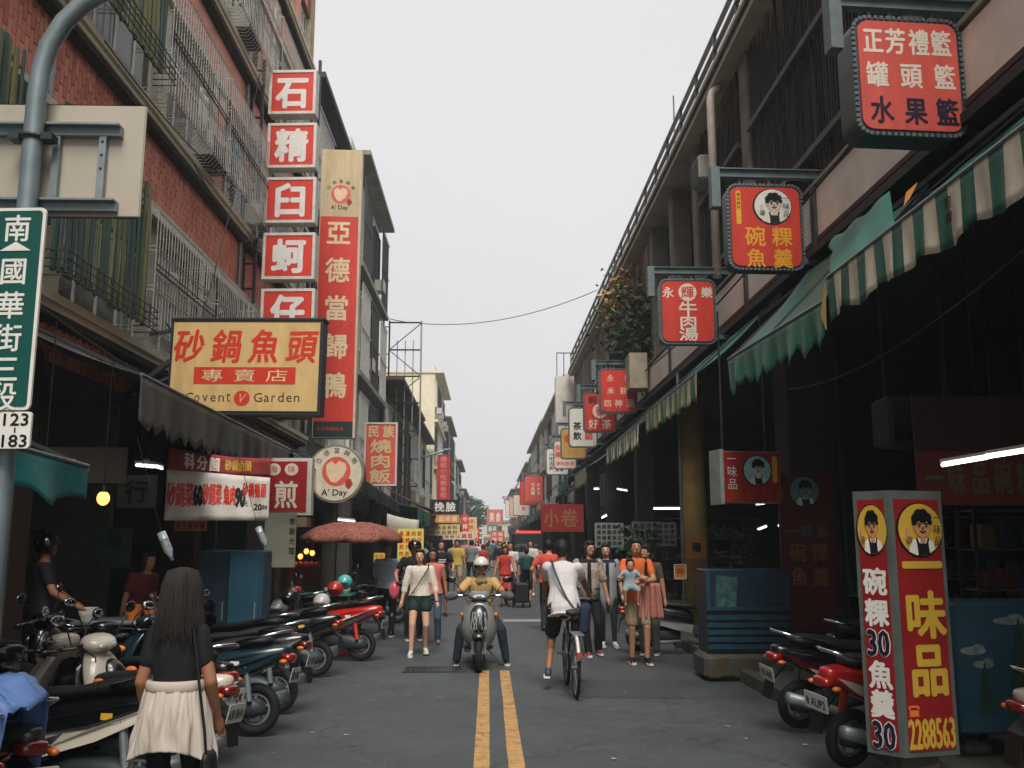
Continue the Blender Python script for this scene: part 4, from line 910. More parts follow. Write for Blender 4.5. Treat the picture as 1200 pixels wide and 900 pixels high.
# ------------------------------------------------------------------ street-name post, left edge
pc = at(21, 360, 5.0); rt = thing('sign_post', 'grey curved steel pole carrying the street name signs at the left edge', 'pole', (pc.x, 5.0, .1))
m = nmb(rt); X0 = pc.x
m.tube([(X0, 5, .1), (X0, 5, 2)]+[tuple(at(a, b, 5)) for a, b in ((40, 150), (43, 115), (48, 82), (58, 52), (75, 26), (98, 4), (130, -14), (230, -50), (420, -110))], [.053]*4+[.052]*3+[.05, .048, .046, .044], 18)
m.build('pole', mat('#7e8c90', .5, .3, var=.12, scale=7, dirt=.3), rt, smooth=True)
for z in (3.93, 3.46):
    m = nmb(rt); m.torus((X0, 5, z), .057, .015, 'z', 18, 6); m.box(X0-.12, X0-.06, 4.96, 5.04, z-.02, z+.02); m.box(X0+.06, X0+.12, 4.96, 5.04, z-.02, z+.02); m.build('clamp', M_['steeld'], rt)
tl, br = at(172, 123, 5.1), at(168, 255, 5.1)
rt = thing('direction_board', 'plain grey back of a large sign board with steel channels, behind the curved pole', 'sign', (X0, 5.1, 3.7))
m = nmb(rt); m.rbox(((X0-1.9+tl.x)/2, 5.115, (tl.z+br.z)/2), (tl.x-X0+1.9, .02, tl.z-br.z), .01); m.build('board', mat('#b3aa9a', .5, .15, var=.08, scale=1.5, dirt=.3), rt)
m = nmb(rt)
for z in (tl.z-.175, br.z+.055): m.box(X0-1.9, tl.x-.12, 5.06, 5.1, z-.03, z+.03); m.box(X0-1.9, tl.x-.12, 5.02, 5.06, z+.018, z+.03)
for x in (tl.x-.22, X0+.1, X0-.5): m.box(x-.02, x+.02, 5.065, 5.1, br.z+.086, tl.z-.206)
m.build('channels', M_['steel'], rt)
m = nmb(rt)
for z in (tl.z-.24, tl.z-.32, tl.z-.4): m.ell((tl.x-.22, 5.063, z), (.008, .006, .008), 6, 4)
m.build('bolts', M_['steeld'], rt)
# green street-name plate, white house-number plate
ct = at(3, 360, 4.86); w, h = .385, 1.09
rt = thing('street_name_sign', 'green street name sign with white characters and an up arrow reading down the left edge', 'street sign', ct, R(-4))
m = MB(); m.poly(rrect(w, h, .03), 0, .015); m.build('plate', M_['white'], rt)
m = MB(); m.poly(rrect(w-.035, h-.035, .02), -.004, -.0001); m.build('face', mat('#0b4f47', .45, var=.05), rt)
letters(rt, [(ch, .045, z, .155, .155, -.005) for ch, z in zip('南國華街三段', (.43, .195, .01, -.165, -.33, -.475))], M_['white'], bold=.02)
m = MB(); m.poly([(-.04, .305), (.045, .355), (.13, .305)], -.008, -.0041); m.build('arrow', M_['white'], rt)
cn_ = at(-1, 504, 4.86); rt = thing('house_number_sign', 'white plate with black numbers 123 to 183 under the green street sign', 'street sign', cn_, R(-4))
m = MB(); m.poly(rrect(.33, .19, .02), 0, .015); m.build('plate', M_['white'], rt)
letters(rt, [('123', .085, .055, .062, .13, -.001), ('183', .085, -.055, .062, .13, -.001)], M_['ink'], bold=.02)
m = MB(); m.box(.08, .087, -.004, -.0001, -.012, .012); m.build('dash', M_['ink'], rt)

# ================================================================== AWNINGS
def tooth(u, n, k=.3, kind='tri'):
    t = (u*n) % 1
    return k*(1-abs(2*t-1)) if kind == 'tri' else k*math.sin(math.pi*t)
def awning(label, X, Ya, Yb, z, h, mats, nst, s, Xw, zw, edge=('tri', 12, .25), roofmat=None, wav=.02, ragged=0, rod=True, name='awning', zb=None):
    rt = thing(name, label, 'awning', (X, (Ya+Yb)/2, z)); nu = max(24, nst*4); zb = z if zb is None else zb
    sd_ = Ya*7.3
    def f(u, v):
        y = Ya+(Yb-Ya)*u; hh = h*(1 - edge[2] + tooth(u, edge[1], edge[2], edge[0])) if edge else h
        hh *= 1 + ragged*noise.noise((u*9, sd_, 2))
        return (X - s*wav*(1-v)*(math.sin(u*nst*2.1+sd_)+.8*math.sin(u*nst*5.3)) , y, (z+(zb-z)*u) - hh*(1-v))
    m = nmb(rt); m.sheet(f, nu*2, 6, lambda u, v: int(u*nst) % len(mats)); m.build('valance', mats, rt, smooth=True, solid=.005)
    m = nmb(rt); m.sheet(lambda u, v: (X+(Xw-X)*v, Ya+(Yb-Ya)*u, (z+(zb-z)*u)+(zw-z)*v - .12*math.sin(math.pi*v)*(.6+.4*math.sin(u*nst*1.3))), nu, 8, lambda u, v: int(u*nst) % len(mats) if not roofmat else 0)
    m.build('canopy', roofmat or mats, rt, smooth=True, solid=.006)
    if rod: m = nmb(rt); m.tube([(X, Ya, z+.01), (X, Yb, zb+.01)], .016, 8); m.build('front_rod', M_['galv'], rt)
    n = max(2, int((Yb-Ya)/1.6)+1)
    for i in range(n):
        y = Ya+.05+(Yb-Ya-.1)*i/(n-1); m = nmb(rt); m.bar((X, y, z+(zb-z)*i/(n-1)), (Xw, y, zw+.0), .025); m.build('rafter', M_['steeld'], rt)
    return rt
AG = mat('#12705c', .55, var=.25, scale=3, dirt=.55, bump=.15); AW = mat('#e9dfc6', .6, var=.12, scale=3, dirt=.4); AGd = mat('#0e5247', .5, var=.15, dirt=.3)
AGr = mat('#4c4f4e', .55, var=.2, scale=2.5, dirt=.35, bump=.15, stretch=(1, 2, .3)); AGG = mat('#2c8068', .5, var=.25, scale=4, dirt=.35, bump=.15, stretch=(1, 3, .4))
a1 = awning('green and cream striped awning with a scalloped valance, nearest on the right', 3.0, 3.4, 8.0, 4.01, .40, [AG, AW], 27, 1, 4.06, 4.9, ('sin', 6.5, .16), AG, .012, ragged=.1)
m = nmb(a1); m.sheet(lambda u, v: (3.01+.36*v, 6.6+(1.38+.1*noise.noise((v*5, 1, 2)))*u+.85*v, 4.02+(.6+.05*noise.noise((u*4, 3, 2)))*v-.04*math.sin(math.pi*v)+.015*math.sin(u*14)), 24, 10); m.build('torn_canopy', AG, a1, smooth=True, solid=.005)
m = nmb(a1); m.add([(3.2, 6.6, 4.36), (3.17, 6.73, 4.33), (3.12, 6.68, 4.2), (3.14, 6.62, 4.24)], [(0, 1, 2, 3)]); m.build('torn_flap', mat('#d98f3a', .7), a1, solid=.004)
m = nmb(a1)
for i, ch in enumerate('碗粿'):
    g = MB(); put(g, ch, 0, 0, .09, .09, bold=.02); 
    for v in g.v: m.v.append(m.M @ Vector((2.962, 5.72 - v.x, 3.87-.1*i + v.z)))
    o = len(m.v)-len(g.v); m.f += [tuple(a+o for a in f) for f in g.f]; m.mi += [0]*len(g.f)
m.build('lettering', mat('#8d3a2c', .7), a1)
a2 = awning('faded plain green awning with a ragged toothed valance, second on the right', 3.0, 8.1, 11.5, 3.83, .42, [AGG], 10, 1, 4.08, 5.0, ('tri', 9, .3), AGd, .025, ragged=.3, zb=3.95)
m = nmb(a2); m.add([(2.99, 8.02, 3.98), (2.99, 8.09, 3.9), (2.97, 8.12, 3.7), (2.98, 8.03, 3.55)], [(0, 1, 2, 3)]); m.build('torn_end', mat('#c9a561', .7, dirt=.3), a2, solid=.004)
PL = [mat('#b7ad84', .6, dirt=.3), mat('#3d7a5e', .6, dirt=.3), mat('#c9c09a', .6, dirt=.3), mat('#5d8d6a', .6, dirt=.3)]
awning('green and yellow plaid awning beyond the plain green one', 3.0, 13.3, 17.8, 4.1, .42, PL, 22, 1, 4.08, 5.1, ('tri', 14, .15), AG, .02)
awning('cream and grey-green striped awning, fourth on the right', 2.95, 18.3, 23.4, 3.95, .42, [AW, mat('#566f62', .6, dirt=.3)], 28, 1, 4.08, 5.0, ('tri', 14, .15), AGd, .02)
awning('small beige awning past the striped ones on the right', 2.9, 28, 31.5, 3.85, .5, [mat('#b5ad93', .6, dirt=.4), mat('#a39c80', .6, dirt=.4)], 10, 1, 4.08, 4.7, ('sin', 5, .15), AGd)
for i, (a, b, z, mt, lb) in enumerate(((33, 38, 3.9, AG, 'crumpled green tarp awning'), (39, 45, 3.5, mat('#c9c2b2', .7, dirt=.3), 'white tarp awning'), (46, 54, 3.4, AGd, 'dark green awning'), (55, 64, 3.3, mat('#5b7f86', .6, dirt=.4), 'blue-grey awning'), (65, 78, 3.3, AG, 'bright green awning'), (80, 100, 3.2, mat('#8f8a7c', .7), 'grey awning'))):
    awning(lb + ' further down the right side of the street', 2.8-.02*i, a, b, z, .45, [mt], 8, 1, 4.08, z+.7, ('sin', 5, .1), mt, .04, ragged=.3, zb=z-.1)
# left
awning('long dark grey awning with a toothed valance under the yellow sign', -3.2, 8.6, 15.2, 3.22, .52, [AGr], 14, -1, -4.93, 4.0, ('tri', 22, .2), AGr, .025, zb=3.15)
awning('short green and white striped awning end beside the red omelette sign', -3.15, 15.3, 17.6, 3.1, .42, [AG, mat('#cfcab8', .6, dirt=.3)], 12, -1, -4.93, 3.9, ('tri', 8, .1), AGr, .015, zb=2.95)
awning('teal tarp awning drooping at the left edge beside the street sign', -2.95, 3.4, 7.0, 2.38, .3, [mat('#1d7f80', .6, var=.2, dirt=.3, bump=.15)], 5, -1, -4.9, 3.1, ('sin', 2, .2), None, .05, ragged=.4, zb=2.25)
e = at(64, 548, 7.05); e2_ = at(104, 551, 7.3)
tp = thing('loose_tarp_tip', 'orange-brown tip of folded tarp sticking out past the teal awning', 'tarp', (e.x, e.y, e.z))
m = nmb(tp); m.rings([[Vector((e.x-.03, e.y+a, e.z+b)) for a, b in ((-.1, -.1), (.12, -.08), (.12, .1), (-.1, .06))], [Vector((e.x+.1, e.y+a, e.z+b)) for a, b in ((-.08, -.05), (.1, -.05), (.1, .07), (-.08, .05))], [Vector((e2_.x, e2_.y+a, e2_.z+b)) for a, b in ((-.01, -.01), (.01, -.01), (.01, .01), (-.01, .01))]]); m.build('fold', mat('#b87a52', .7, var=.2), tp, smooth=False)
awning('dark green awning with a white front edge behind the round sign', -2.55, 18.6, 27, 2.95, .3, [mat('#0f3a31', .6, dirt=.4)], 8, -1, -4.4, 3.5, ('sin', 3, .05), mat('#0f3a31', .6, dirt=.4), .02, zb=2.75)
awning('ragged blue-green tarp awning over the middle of the left row', -2.3, 31, 38, 2.75, .55, [mat('#1c7466', .6, var=.25, dirt=.3)], 6, -1, -4.4, 3.4, ('sin', 2.5, .4), mat('#205248', .6, dirt=.4), .05, ragged=.5)
awning('corrugated brown roof awning beyond the tarps on the left', -2.2, 38.5, 55, 2.9, .25, [mat('#4a3530', .7, dirt=.5)], 24, -1, -4.3, 3.9, ('tri', 24, .1), mat('#4a3530', .7, dirt=.5), .02)
awning('turquoise awning in the far left row', -2.1, 56, 72, 3.0, .4, [mat('#3b8f86', .6, dirt=.3)], 10, -1, -3.9, 3.6, ('sin', 5, .1), None, .03)
awning('pale awning near the far left end', -2.0, 74, 100, 2.9, .4, [mat('#a9b3a5', .6, dirt=.3)], 10, -1, -3.6, 3.4, ('sin', 5, .1), None, .03)
# white tarp sheets hanging past the umbrella
c = at(468, 614, 23); rt = thing('hanging_tarp', 'pale canvas sheet hanging at a slant above the yellow menus', 'tarp', c, 0)
m = MB(); m.sheet(lambda u, v: (-.3+.75*u, .3*u+.03*math.sin(v*7), -.3+.55*v-.25*u*(1)+.1*u*u), 8, 6); m.build('sheet', mat('#b9b6a6', .8, var=.12, dirt=.4), rt, smooth=True, solid=.005)

# ================================================================== PEOPLE
def remesh(mb, vox, smooth=2, wob=0., freq=6., dec=None, seed=0., name='surface', stretch=(1, 1, .35)):
    me = mb.mesh(name, []); o = bpy.data.objects.new('r', me)
    r = o.modifiers.new('r', 'REMESH'); r.mode = 'VOXEL'; r.voxel_size = vox
    if smooth: s = o.modifiers.new('s', 'SMOOTH'); s.iterations = smooth; s.factor = .5
    if dec: d = o.modifiers.new('d', 'DECIMATE'); d.ratio = dec
    out = evaluated(o); bpy.data.meshes.remove(me)
    if wob:
        nn = [v.normal.copy() for v in out.vertices]
        for v, n in zip(out.vertices, nn):
            p = Vector((v.co.x*stretch[0], v.co.y*stretch[1], v.co.z*stretch[2]))*freq + Vector((seed, 0, 0))
            v.co += n * wob * (noise.noise(p) + .5*noise.noise(p*2.3))
    out.polygons.foreach_set('use_smooth', [True]*len(out.polygons)); out.update(); return out
def ik(a, b, l1, l2, pole):
    a, b, pole = Vector(a), Vector(b), Vector(pole); d = b-a; D = min(d.length, (l1+l2)*.998); dn = d.normalized()
    x = (l1*l1 - l2*l2 + D*D)/(2*D); hh = math.sqrt(max(0, l1*l1-x*x)); p = pole - dn*pole.dot(dn); p.normalize()
    return a + dn*x + p*hh, a + dn*D
SKN = mat('#b98566', .55, var=.06, scale=4); SKD = mat('#9c6a4c', .55, var=.06); SKL = mat('#cfa084', .55, var=.05)
HB = mat('#0d0b0b', .7, var=.3, scale=30, stretch=(1, 1, .1)); HBR = mat('#2a1a12', .7, var=.3, scale=30, stretch=(1, 1, .1)); HGR = mat('#55504b', .6)
def cloth(c, **k): return mat(c, k.pop('rough', .85), var=k.pop('var', .1), scale=k.pop('scale', 12), bump=k.pop('bump', .1), **k)
def person(label, x, y, rz=0, h=1.66, z=0, top=None, sleeve='short', bottom=('trousers', None), shoe=None, hair=('short', HB), skin=SKN,
           hands=None, feet=None, hip=(0, 0, 0), lean=(0, 0), head=(0, 0), fat=1., vox=.014, hs=1., group=None, poleA=None, poleL=None, hem=.04, extras=None, tmpl=None, hipw=1., hand_dir=None, sh=1., name='person', top_label=None, seed=None, open_hand=False):
    s = h/1.72; rt = thing(name, label, 'person', (x, y, z), R(rz), group); seed = seed if seed is not None else x*3.1+y
    V = Vector; P = V((hip[0], hip[1], .93+hip[2])); C = P + V((lean[0], lean[1], math.sqrt(max(.04, .1225-lean[0]**2-lean[1]**2))))
    up = (C-P).normalized(); N = C + up*.16 + V((0, -.01, 0)); H = N + V((head[0]*.05, -.025+head[1]*.05, .125+.02))
    S = [C + V((sx*.172*sh*min(fat, 1.12), 0, .095)) for sx in (-1, 1)]
    hands = hands or [(-.27, -.03, .80), (.27, -.03, .80)]; feet = feet or [(-.1, 0, .07), (.1, .0, .07)]
    poleA = poleA or [(-.35, .8, -.2), (.35, .8, -.2)]; poleL = poleL or [(-.1, -1, 0), (.1, -1, 0)]
    E_, W = [], []
    for i in (0, 1):
        e, w = ik(S[i], hands[i], .275, .25, poleA[i]); E_.append(e); W.append(w)
    J = [P + V((sx*.088*hipw, 0, -.03)) for sx in (-1, 1)]; K, A = [], []
    for i in (0, 1):
        k_, a_ = ik(J[i], feet[i], .425, .43, poleL[i]); K.append(k_); A.append(a_)
    hr = Matrix.Rotation(R(head[0]*50), 3, 'Z') @ Matrix.Rotation(R(head[1]*20), 3, 'X')
    hp = lambda q: H + hr @ (V(q)*hs)
    near = vox < .017
    b = MB(); b.M = Matrix.Scale(s, 4)
    b.ell(H, (.072*hs, .09*hs, .108*hs), 14, 10, hr); b.ell(hp((0, -.03, -.055)), (.052*hs, .055*hs, .055*hs), 12, 8, hr)
    if near: b.ell(hp((0, -.095, -.012)), (.013, .02, .024), 8, 6, hr); [b.ell(hp((sx*.073, .0, -.012)), (.012, .02, .028), 8, 6, hr) for sx in (-1, 1)]; b.ell(hp((0, -.084, -.062)), (.022, .014, .012), 8, 6, hr)
    b.cap(N-up*.05, H-V((0, -.015, .05)), .054*fat**.5, .05, 10)
    def spine(q): return P + up*q if q < .35 else C + (N-C)*((q-.35)/.16)
    ux = V((1, 0, 0)); wy = up.cross(ux).normalized()
    PROF = ((-.13, .12, .09), (-.06, .155, .108), (.02, .16, .112), (.12, .142, .102), (.2, .130, .094), (.28, .140, .1), (.36, .152, .106), (.42, .158, .1), (.47, .148, .082), (.505, .09, .06))
    def torso(m_, g, t0, t1=1, flare=0):
        rs_ = []
        for q, a_, b_ in PROF:
            if q < t0 or q > t1: continue
            hw = hipw**.5 if q < .1 else 1; sw = sh if q > .3 else 1
            rs_.append([spine(q) + ux*((a_*fat*hw*sw+g)*math.cos(an)) + wy*((b_*fat+g)*math.sin(an)) for an in (2*math.pi*k/18 for k in range(18))])
        if flare: 
            q0, a_, b_ = t0, .166, .116; hw = hipw**.5
            rs_.insert(0, [spine(q0) + ux*((a_*fat*hw+g+flare)*math.cos(an)) + wy*((b_*fat+g+flare)*math.sin(an)) for an in (2*math.pi*k/18 for k in range(18))])
        m_.rings(rs_)
    torso(b, 0, -.2)
    b.cap(S[0], S[1], .052, .052, 10)
    fingers = []
    for i in (0, 1):
        sx = (-1, 1)[i]
        b.cap(S[i], E_[i], .052*fat**.5, .040*fat**.5, 10); b.cap(E_[i], W[i], .041*fat**.5, .026, 10)
        d = (V(hand_dir[i]) if hand_dir and hand_dir[i] else (W[i]-E_[i])).normalized()
        side = d.cross(V((sx, 0, .01))).normalized(); side = side if side.length > .1 else V((0, 1, 0)); nrm = d.cross(side).normalized()
        palm = W[i]+d*.045; b.ell(palm, (.032, .032, .032), 8, 6); b.cap(W[i], W[i]+d*.075, .026, .034, 8)
        if near:
            for q in range(4):
                f0 = W[i]+d*.085+side*(-.027+.018*q); L = (.028, .034, .032, .024)[q]; f1 = f0+d*L+nrm*.006*sx; f2 = f1+(d*.7+nrm*.6*sx).normalized()*L*.8
                b.cap(f0-d*.02, f1, .0098, .009, 6); b.cap(f1, f2, .009, .0075, 6)
            t0 = W[i]+d*.03-side*.03; b.cap(t0, t0-side*.022+d*.035, .011, .0085, 6)
        else: b.cap(W[i]+d*.08, W[i]+d*.13+nrm*.02*sx, .026, .016, 6)
        b.cap(J[i], K[i], .084*fat, .054*fat**.5, 12); b.cap(K[i], A[i], .052*fat**.5, .034, 12); m_ = K[i].lerp(A[i], .3)+V((0, .015, 0)); b.ell(m_, (.047, .05, .09), 10, 8)
        b.cap(A[i]+V((0, .03, -.03)), A[i]+V((sx*.02, -.15, -.045)), .033, .026, 10)
    body = link('body', remesh(b, vox*s if not near else vox*.62, 2 if near else 1, dec=None), rt); body.data.materials.append(skin)
    # face
    if near or vox < .024:
        m = MB(); m.M = Matrix.Scale(s, 4)
        for sx in (-1, 1): m.ell(hp((sx*.028, -.079, .008)), (.0105, .006, .0045), 8, 6, hr)
        for sx in (-1, 1): m.ell(hp((sx*.029, -.083, .03)), (.016, .005, .0022), 8, 5, hr)
        m.build('eyes', M_['ink'], rt)
        m = MB(); m.M = Matrix.Scale(s, 4); m.ell(hp((0, -.0955, -.055)), (.02, .008, .0055), 8, 5, hr); m.build('mouth', mat('#7a3a33', .5), rt)
    # hair / helmet
    hk, hm = hair
    if hk != 'bald':
        m = MB(); m.M = Matrix.Scale(s, 4)
        if hk == 'helmet' or hk == 'fullhelmet':
            m.ell(hp((0, .01, .035)), (.118, .135, .115), 18, 12, hr)
            me = remesh(m, .014, 2)
            # open the face: drop faces in front of it
            import bmesh
            bm = bmesh.new(); bm.from_mesh(me)
            lim = .02 if hk == 'helmet' else -.01
            dl_ = [f for f in bm.faces if ((hr.inverted() @ (f.calc_center_median()/s - H)).z < (.03 if (hr.inverted() @ (f.calc_center_median()/s - H)).y < -.03 else -.07))]
            bmesh.ops.delete(bm, geom=dl_, context='FACES'); bm.to_mesh(me); bm.free()
            o = link('helmet', me, rt, solid=.012); me.materials.append(hm)
            v_ = MB(); v_.M = Matrix.Scale(s, 4)
            rs = []
            for a in range(-60, 61, 12):
                aa = R(a); rs.append([hp((.122*math.sin(aa), .01-.137*math.cos(aa), .045)), hp((.15*math.sin(aa), -.0-.185*math.cos(aa), .03)), hp((.15*math.sin(aa), -.0-.185*math.cos(aa), .024)), hp((.12*math.sin(aa), .01-.135*math.cos(aa), .036))])
            v_.rings(rs); v_.build('visor', M_['blackp'] if hk == 'helmet' else hm, rt, smooth=True)
            v_ = MB(); v_.M = Matrix.Scale(s, 4)
            for sx in (-1, 1): v_.tube([hp((sx*.085, -.0, -.04)), hp((sx*.07, -.04, -.09)), hp((0, -.055, -.125))], .008, 6)
            v_.build('chin_strap', M_['ink'], rt)
        else:
            m.ell(hp((0, .026, .034)), (.088*hs, .092*hs, .1*hs), 14, 10, hr); m.ell(hp((0, -.036, .09)), (.068*hs, .055*hs, .03*hs), 12, 8, hr)
            if hk == 'short':
                for sx in (-1, 1): m.ell(hp((sx*.068, .005, .02)), (.018*hs, .045*hs, .05*hs), 8, 6, hr)
                m.ell(hp((0, .055, -.02)), (.06*hs, .045*hs, .06*hs), 10, 8, hr)
            elif hk in ('bob', 'long', 'tail'):
                zl = {'bob': -.11, 'long': -.21, 'tail': -.05}[hk]
                for sx in (-1, 1): m.cap(hp((sx*.074, .0, .03)), hp((sx*.082, .005, zl)), .034, .03, 8)
                m.cap(hp((0, .06, .02)), hp((0, .075, zl)), .062, .055, 10); m.cap(hp((-.045, .06, .02)), hp((-.05, .06, zl)), .05, .04, 8); m.cap(hp((.045, .06, .02)), hp((.05, .06, zl)), .05, .04, 8)
                if hk == 'tail': m.cap(hp((0, .1, .04)), hp((0, .13, -.17)), .03, .014, 8)
            me = remesh(m, .011 if near else .02, 1, wob=.006 if near else .003, freq=30, seed=seed, stretch=(1, 1, .15)); o = link('hair', me, rt); me.materials.append(hm)
    # clothes
    if top:
        m = MB(); m.M = Matrix.Scale(s, 4); g = .017
        torso(m, g+.006, -hem, 1, .012)
        m.cap(S[0]-V((0, 0, .004)), S[1]-V((0, 0, .004)), .059, .059, 10)
        for i in (0, 1):
            ff = fat**.5
            if sleeve in ('short', 'long', 'mid'): 
                t = {'short': .62, 'mid': 1., 'long': 1.}[sleeve]; m.cap(S[i], S[i].lerp(E_[i], t*.93), .063*ff, .059*ff, 10)
                if t < 1 or sleeve == 'mid': pass
            if sleeve == 'mid': m.cap(E_[i], E_[i].lerp(W[i], .35), .054*ff, .05*ff, 10)
            if sleeve == 'long': m.cap(E_[i], E_[i].lerp(W[i], .95), .053*ff, .04*ff, 10)
            if sleeve == 'none': pass
        me = remesh(m, max(.0095, vox*.8), 2, wob=.011 if near else .006, freq=9, seed=seed); o = link('top', me, rt, label=top_label); me.materials.append(top)
    kind, bm_ = bottom
    if bm_:
        m = MB(); m.M = Matrix.Scale(s, 4)
        m.ell(P-V((0, 0, .03)), (.150*fat*hipw**.5+.006, .108*fat+.006, .13), 14, 10); torso(m, .011, -.14, .1 if hem > 0 else .14)
        if kind == 'skirt': m.rings([[V((P.x, P.y, 0)) + V(((.15+.06*t)*fat*math.cos(a), (.115+.06*t)*fat*math.sin(a), P.z-.02-.42*t)) for a in (2*math.pi*k/20 for k in range(20))] for t in (0, .5, 1)])
        else:
            for i in (0, 1):
                if kind == 'shorts': m.cap(J[i], J[i].lerp(K[i], .82), .098*fat, .09*fat, 12)
                elif kind == 'hotpants': m.cap(J[i], J[i].lerp(K[i], .33), .1*fat, .102*fat, 12)
                elif kind == 'leggings': m.cap(J[i], K[i], .09*fat, .059, 12); m.cap(K[i], K[i].lerp(A[i], .93), .057, .04, 12); m.ell(K[i].lerp(A[i], .3)+V((0, .015, 0)), (.051, .054, .09), 10, 8)
                else: m.cap(J[i], K[i], .094*fat, .072, 12); m.cap(K[i], K[i].lerp(A[i], .96), .071, .058, 12)
        me = remesh(m, max(.0095, vox*.8), 2, wob=.012 if kind != 'leggings' else .003, freq=8, seed=seed+5); o = link({'skirt': 'skirt', 'shorts': 'shorts', 'hotpants': 'shorts'}.get(kind, 'trousers'), me, rt); me.materials.append(bm_)
    if shoe:
        for i in (0, 1):
            sx = (-1, 1)[i]; m = MB(); m.M = Matrix.Scale(s, 4); a = A[i]
            m.cap(a+V((0, .035, -.028)), a+V((sx*.02, -.14, -.04)), .042, .034, 10); m.ell(a+V((0, .01, 0)), (.042, .055, .045), 10, 8)
            me = remesh(m, max(.01, vox*.8), 2); 
            o = link('shoe', me, rt); me.materials.append(shoe)
            if near:
                m = MB(); m.M = Matrix.Scale(s, 4); pts = [(-.036, .07), (.036, .07), (.042, -.0), (.05*1, -.11), (.035, -.18), (-.02, -.185), (-.042, -.12), (-.036, 0)]
                m.rings([[a+V((p[0]+sx*.012, p[1], zz)) for p in pts] for zz in (-.073, -.05)]); m.build('sole', M_['white'] if i < 2 else M_['ink'], o)
    J_ = dict(P=P*s, C=C*s, N=N*s, H=H*s, S=[q*s for q in S], E=[q*s for q in E_], W=[q*s for q in W], K=[q*s for q in K], A=[q*s for q in A], s=s, hr=hr)
    return rt, J_
def gp(px, py): q = gnd(px, py); return q.x, q.y

# -- woman in the white blouse, walking towards the camera
x, y = gp(491, 768)
w1, J = person('woman walking towards us in a pale blouse, dark green shorts and white trainers', x, y, 3, 1.60, top=cloth('#d6cabb', var=.14, scale=40), sleeve='mid', bottom=('hotpants', cloth('#15302a')), shoe=cloth('#c9c5bd'), hair=('bob', HBR), skin=SKL,
   hands=[(-.30, -.05, .83), (.29, -.1, .82)], feet=[(-.13, -.13, .07), (.1, .1, .10)], head=(-.15, -.2), vox=.0125, fat=1.02, hem=-.02)
m = MB(); m.tube([(.12, -.135, 1.30), (.05, -.16, 1.18), (-.08, -.15, .98), (-.16, -.1, .86)], .008, 6); m.tube([(.12, -.13, 1.30), (.13, 0, 1.36), (.05, .12, 1.2), (-.16, .05, .88)], .008, 6); m.build('bag_strap', M_['ink'], w1)
m = MB(); m.torus(J['W'][1], .03, .009, 'z', 14, 6); m.build('watch', mat('#6a2a24', .4), w1)
# woman with a pink top close behind her, and helmeted rider behind
x, y = gp(508, 758)
w1b, _ = person('woman in a salmon pink vest and jeans just behind the walker in the pale blouse', x-.05, y+.35, 0, 1.6, top=cloth('#cf6f66'), sleeve='none', bottom=('trousers', cloth('#3d566c')), shoe=cloth('#8c6a5c'), hair=('bob', HB), skin=SKD, vox=.02, feet=[(-.1, -.1, .07), (.1, .1, .08)])
w1c, J = person('man in a black helmet and dark clothes behind the woman in the pale blouse', x-.42, y+1.1, 10, 1.72, top=cloth('#15171a'), sleeve='short', bottom=('trousers', cloth('#171a1e')), shoe=cloth('#15171a'), hair=('helmet', M_['blackp']), skin=SKN, vox=.016, hands=[(-.32, -.2, 1.05), (.27, -.05, .85)])
bg = MB(); bg.ell((0, 0, -.12), (.09, .07, .15), 10, 8); bgm = remesh(bg, .014, 1, wob=.02, freq=14); 
o = link('carrier_bag', bgm, None, loc=Vector((x-.42, y+1.1, 0)) + Vector((-.32, -.27, .98)), rot=(0, 0, .2)); bgm.materials.append(mat('#d0576a', .4)); tag(o, 'pink plastic carrier bag held by the man in the black helmet', 'bag')
x, y = gp(516, 723)
p5, _ = person('man in a black printed T-shirt and knee-length shorts walking up the left of the road', x, y, 8, 1.74, top=cloth('#101216'), bottom=('shorts', cloth('#1a1d22')), shoe=cloth('#111214'), hair=('short', HB), vox=.02, feet=[(-.11, -.12, .07), (.12, .16, .08)], hands=[(-.26, -.12, .85), (.25, -.25, 1.05)])
m = MB(); m.box(-.1, .1, -.142, -.132, 1.27, 1.29); m.box(-.08, .09, -.142, -.132, 1.22, 1.24); m.build('print', M_['white'], p5)
# bald man seen from behind
x, y = gp(452, 746)
p3, J = person('bald man with his back to us in a blue and white striped shirt', x, y, 172, 1.66, top=cloth('#b4c6d4'), sleeve='mid', bottom=('trousers', cloth('#0d0f14')), shoe=M_['ink'], hair=('bald', None), skin=SKN, vox=.014, fat=1.15, hands=[(-.5, -.3, 1.16), (.3, -.35, 1.0)])
m = MB()
for i in range(6):
    z_ = .96+.075*i; a_, b_ = (.188, .14) if i < 4 else (.172, .128)
    rs = [[(a_*math.cos(q)*k, b_*math.sin(q)*k + (.0), z_+zz) for q in (2*math.pi*j/22 for j in range(22))] for zz, k in ((-.012, 1.0), (.012, 1.0))]
    m.rings([rs[0], rs[1]], cap=False)
m.build('stripes', mat('#c9d0d4', .8), p3, smooth=True)
HAIR = MB()
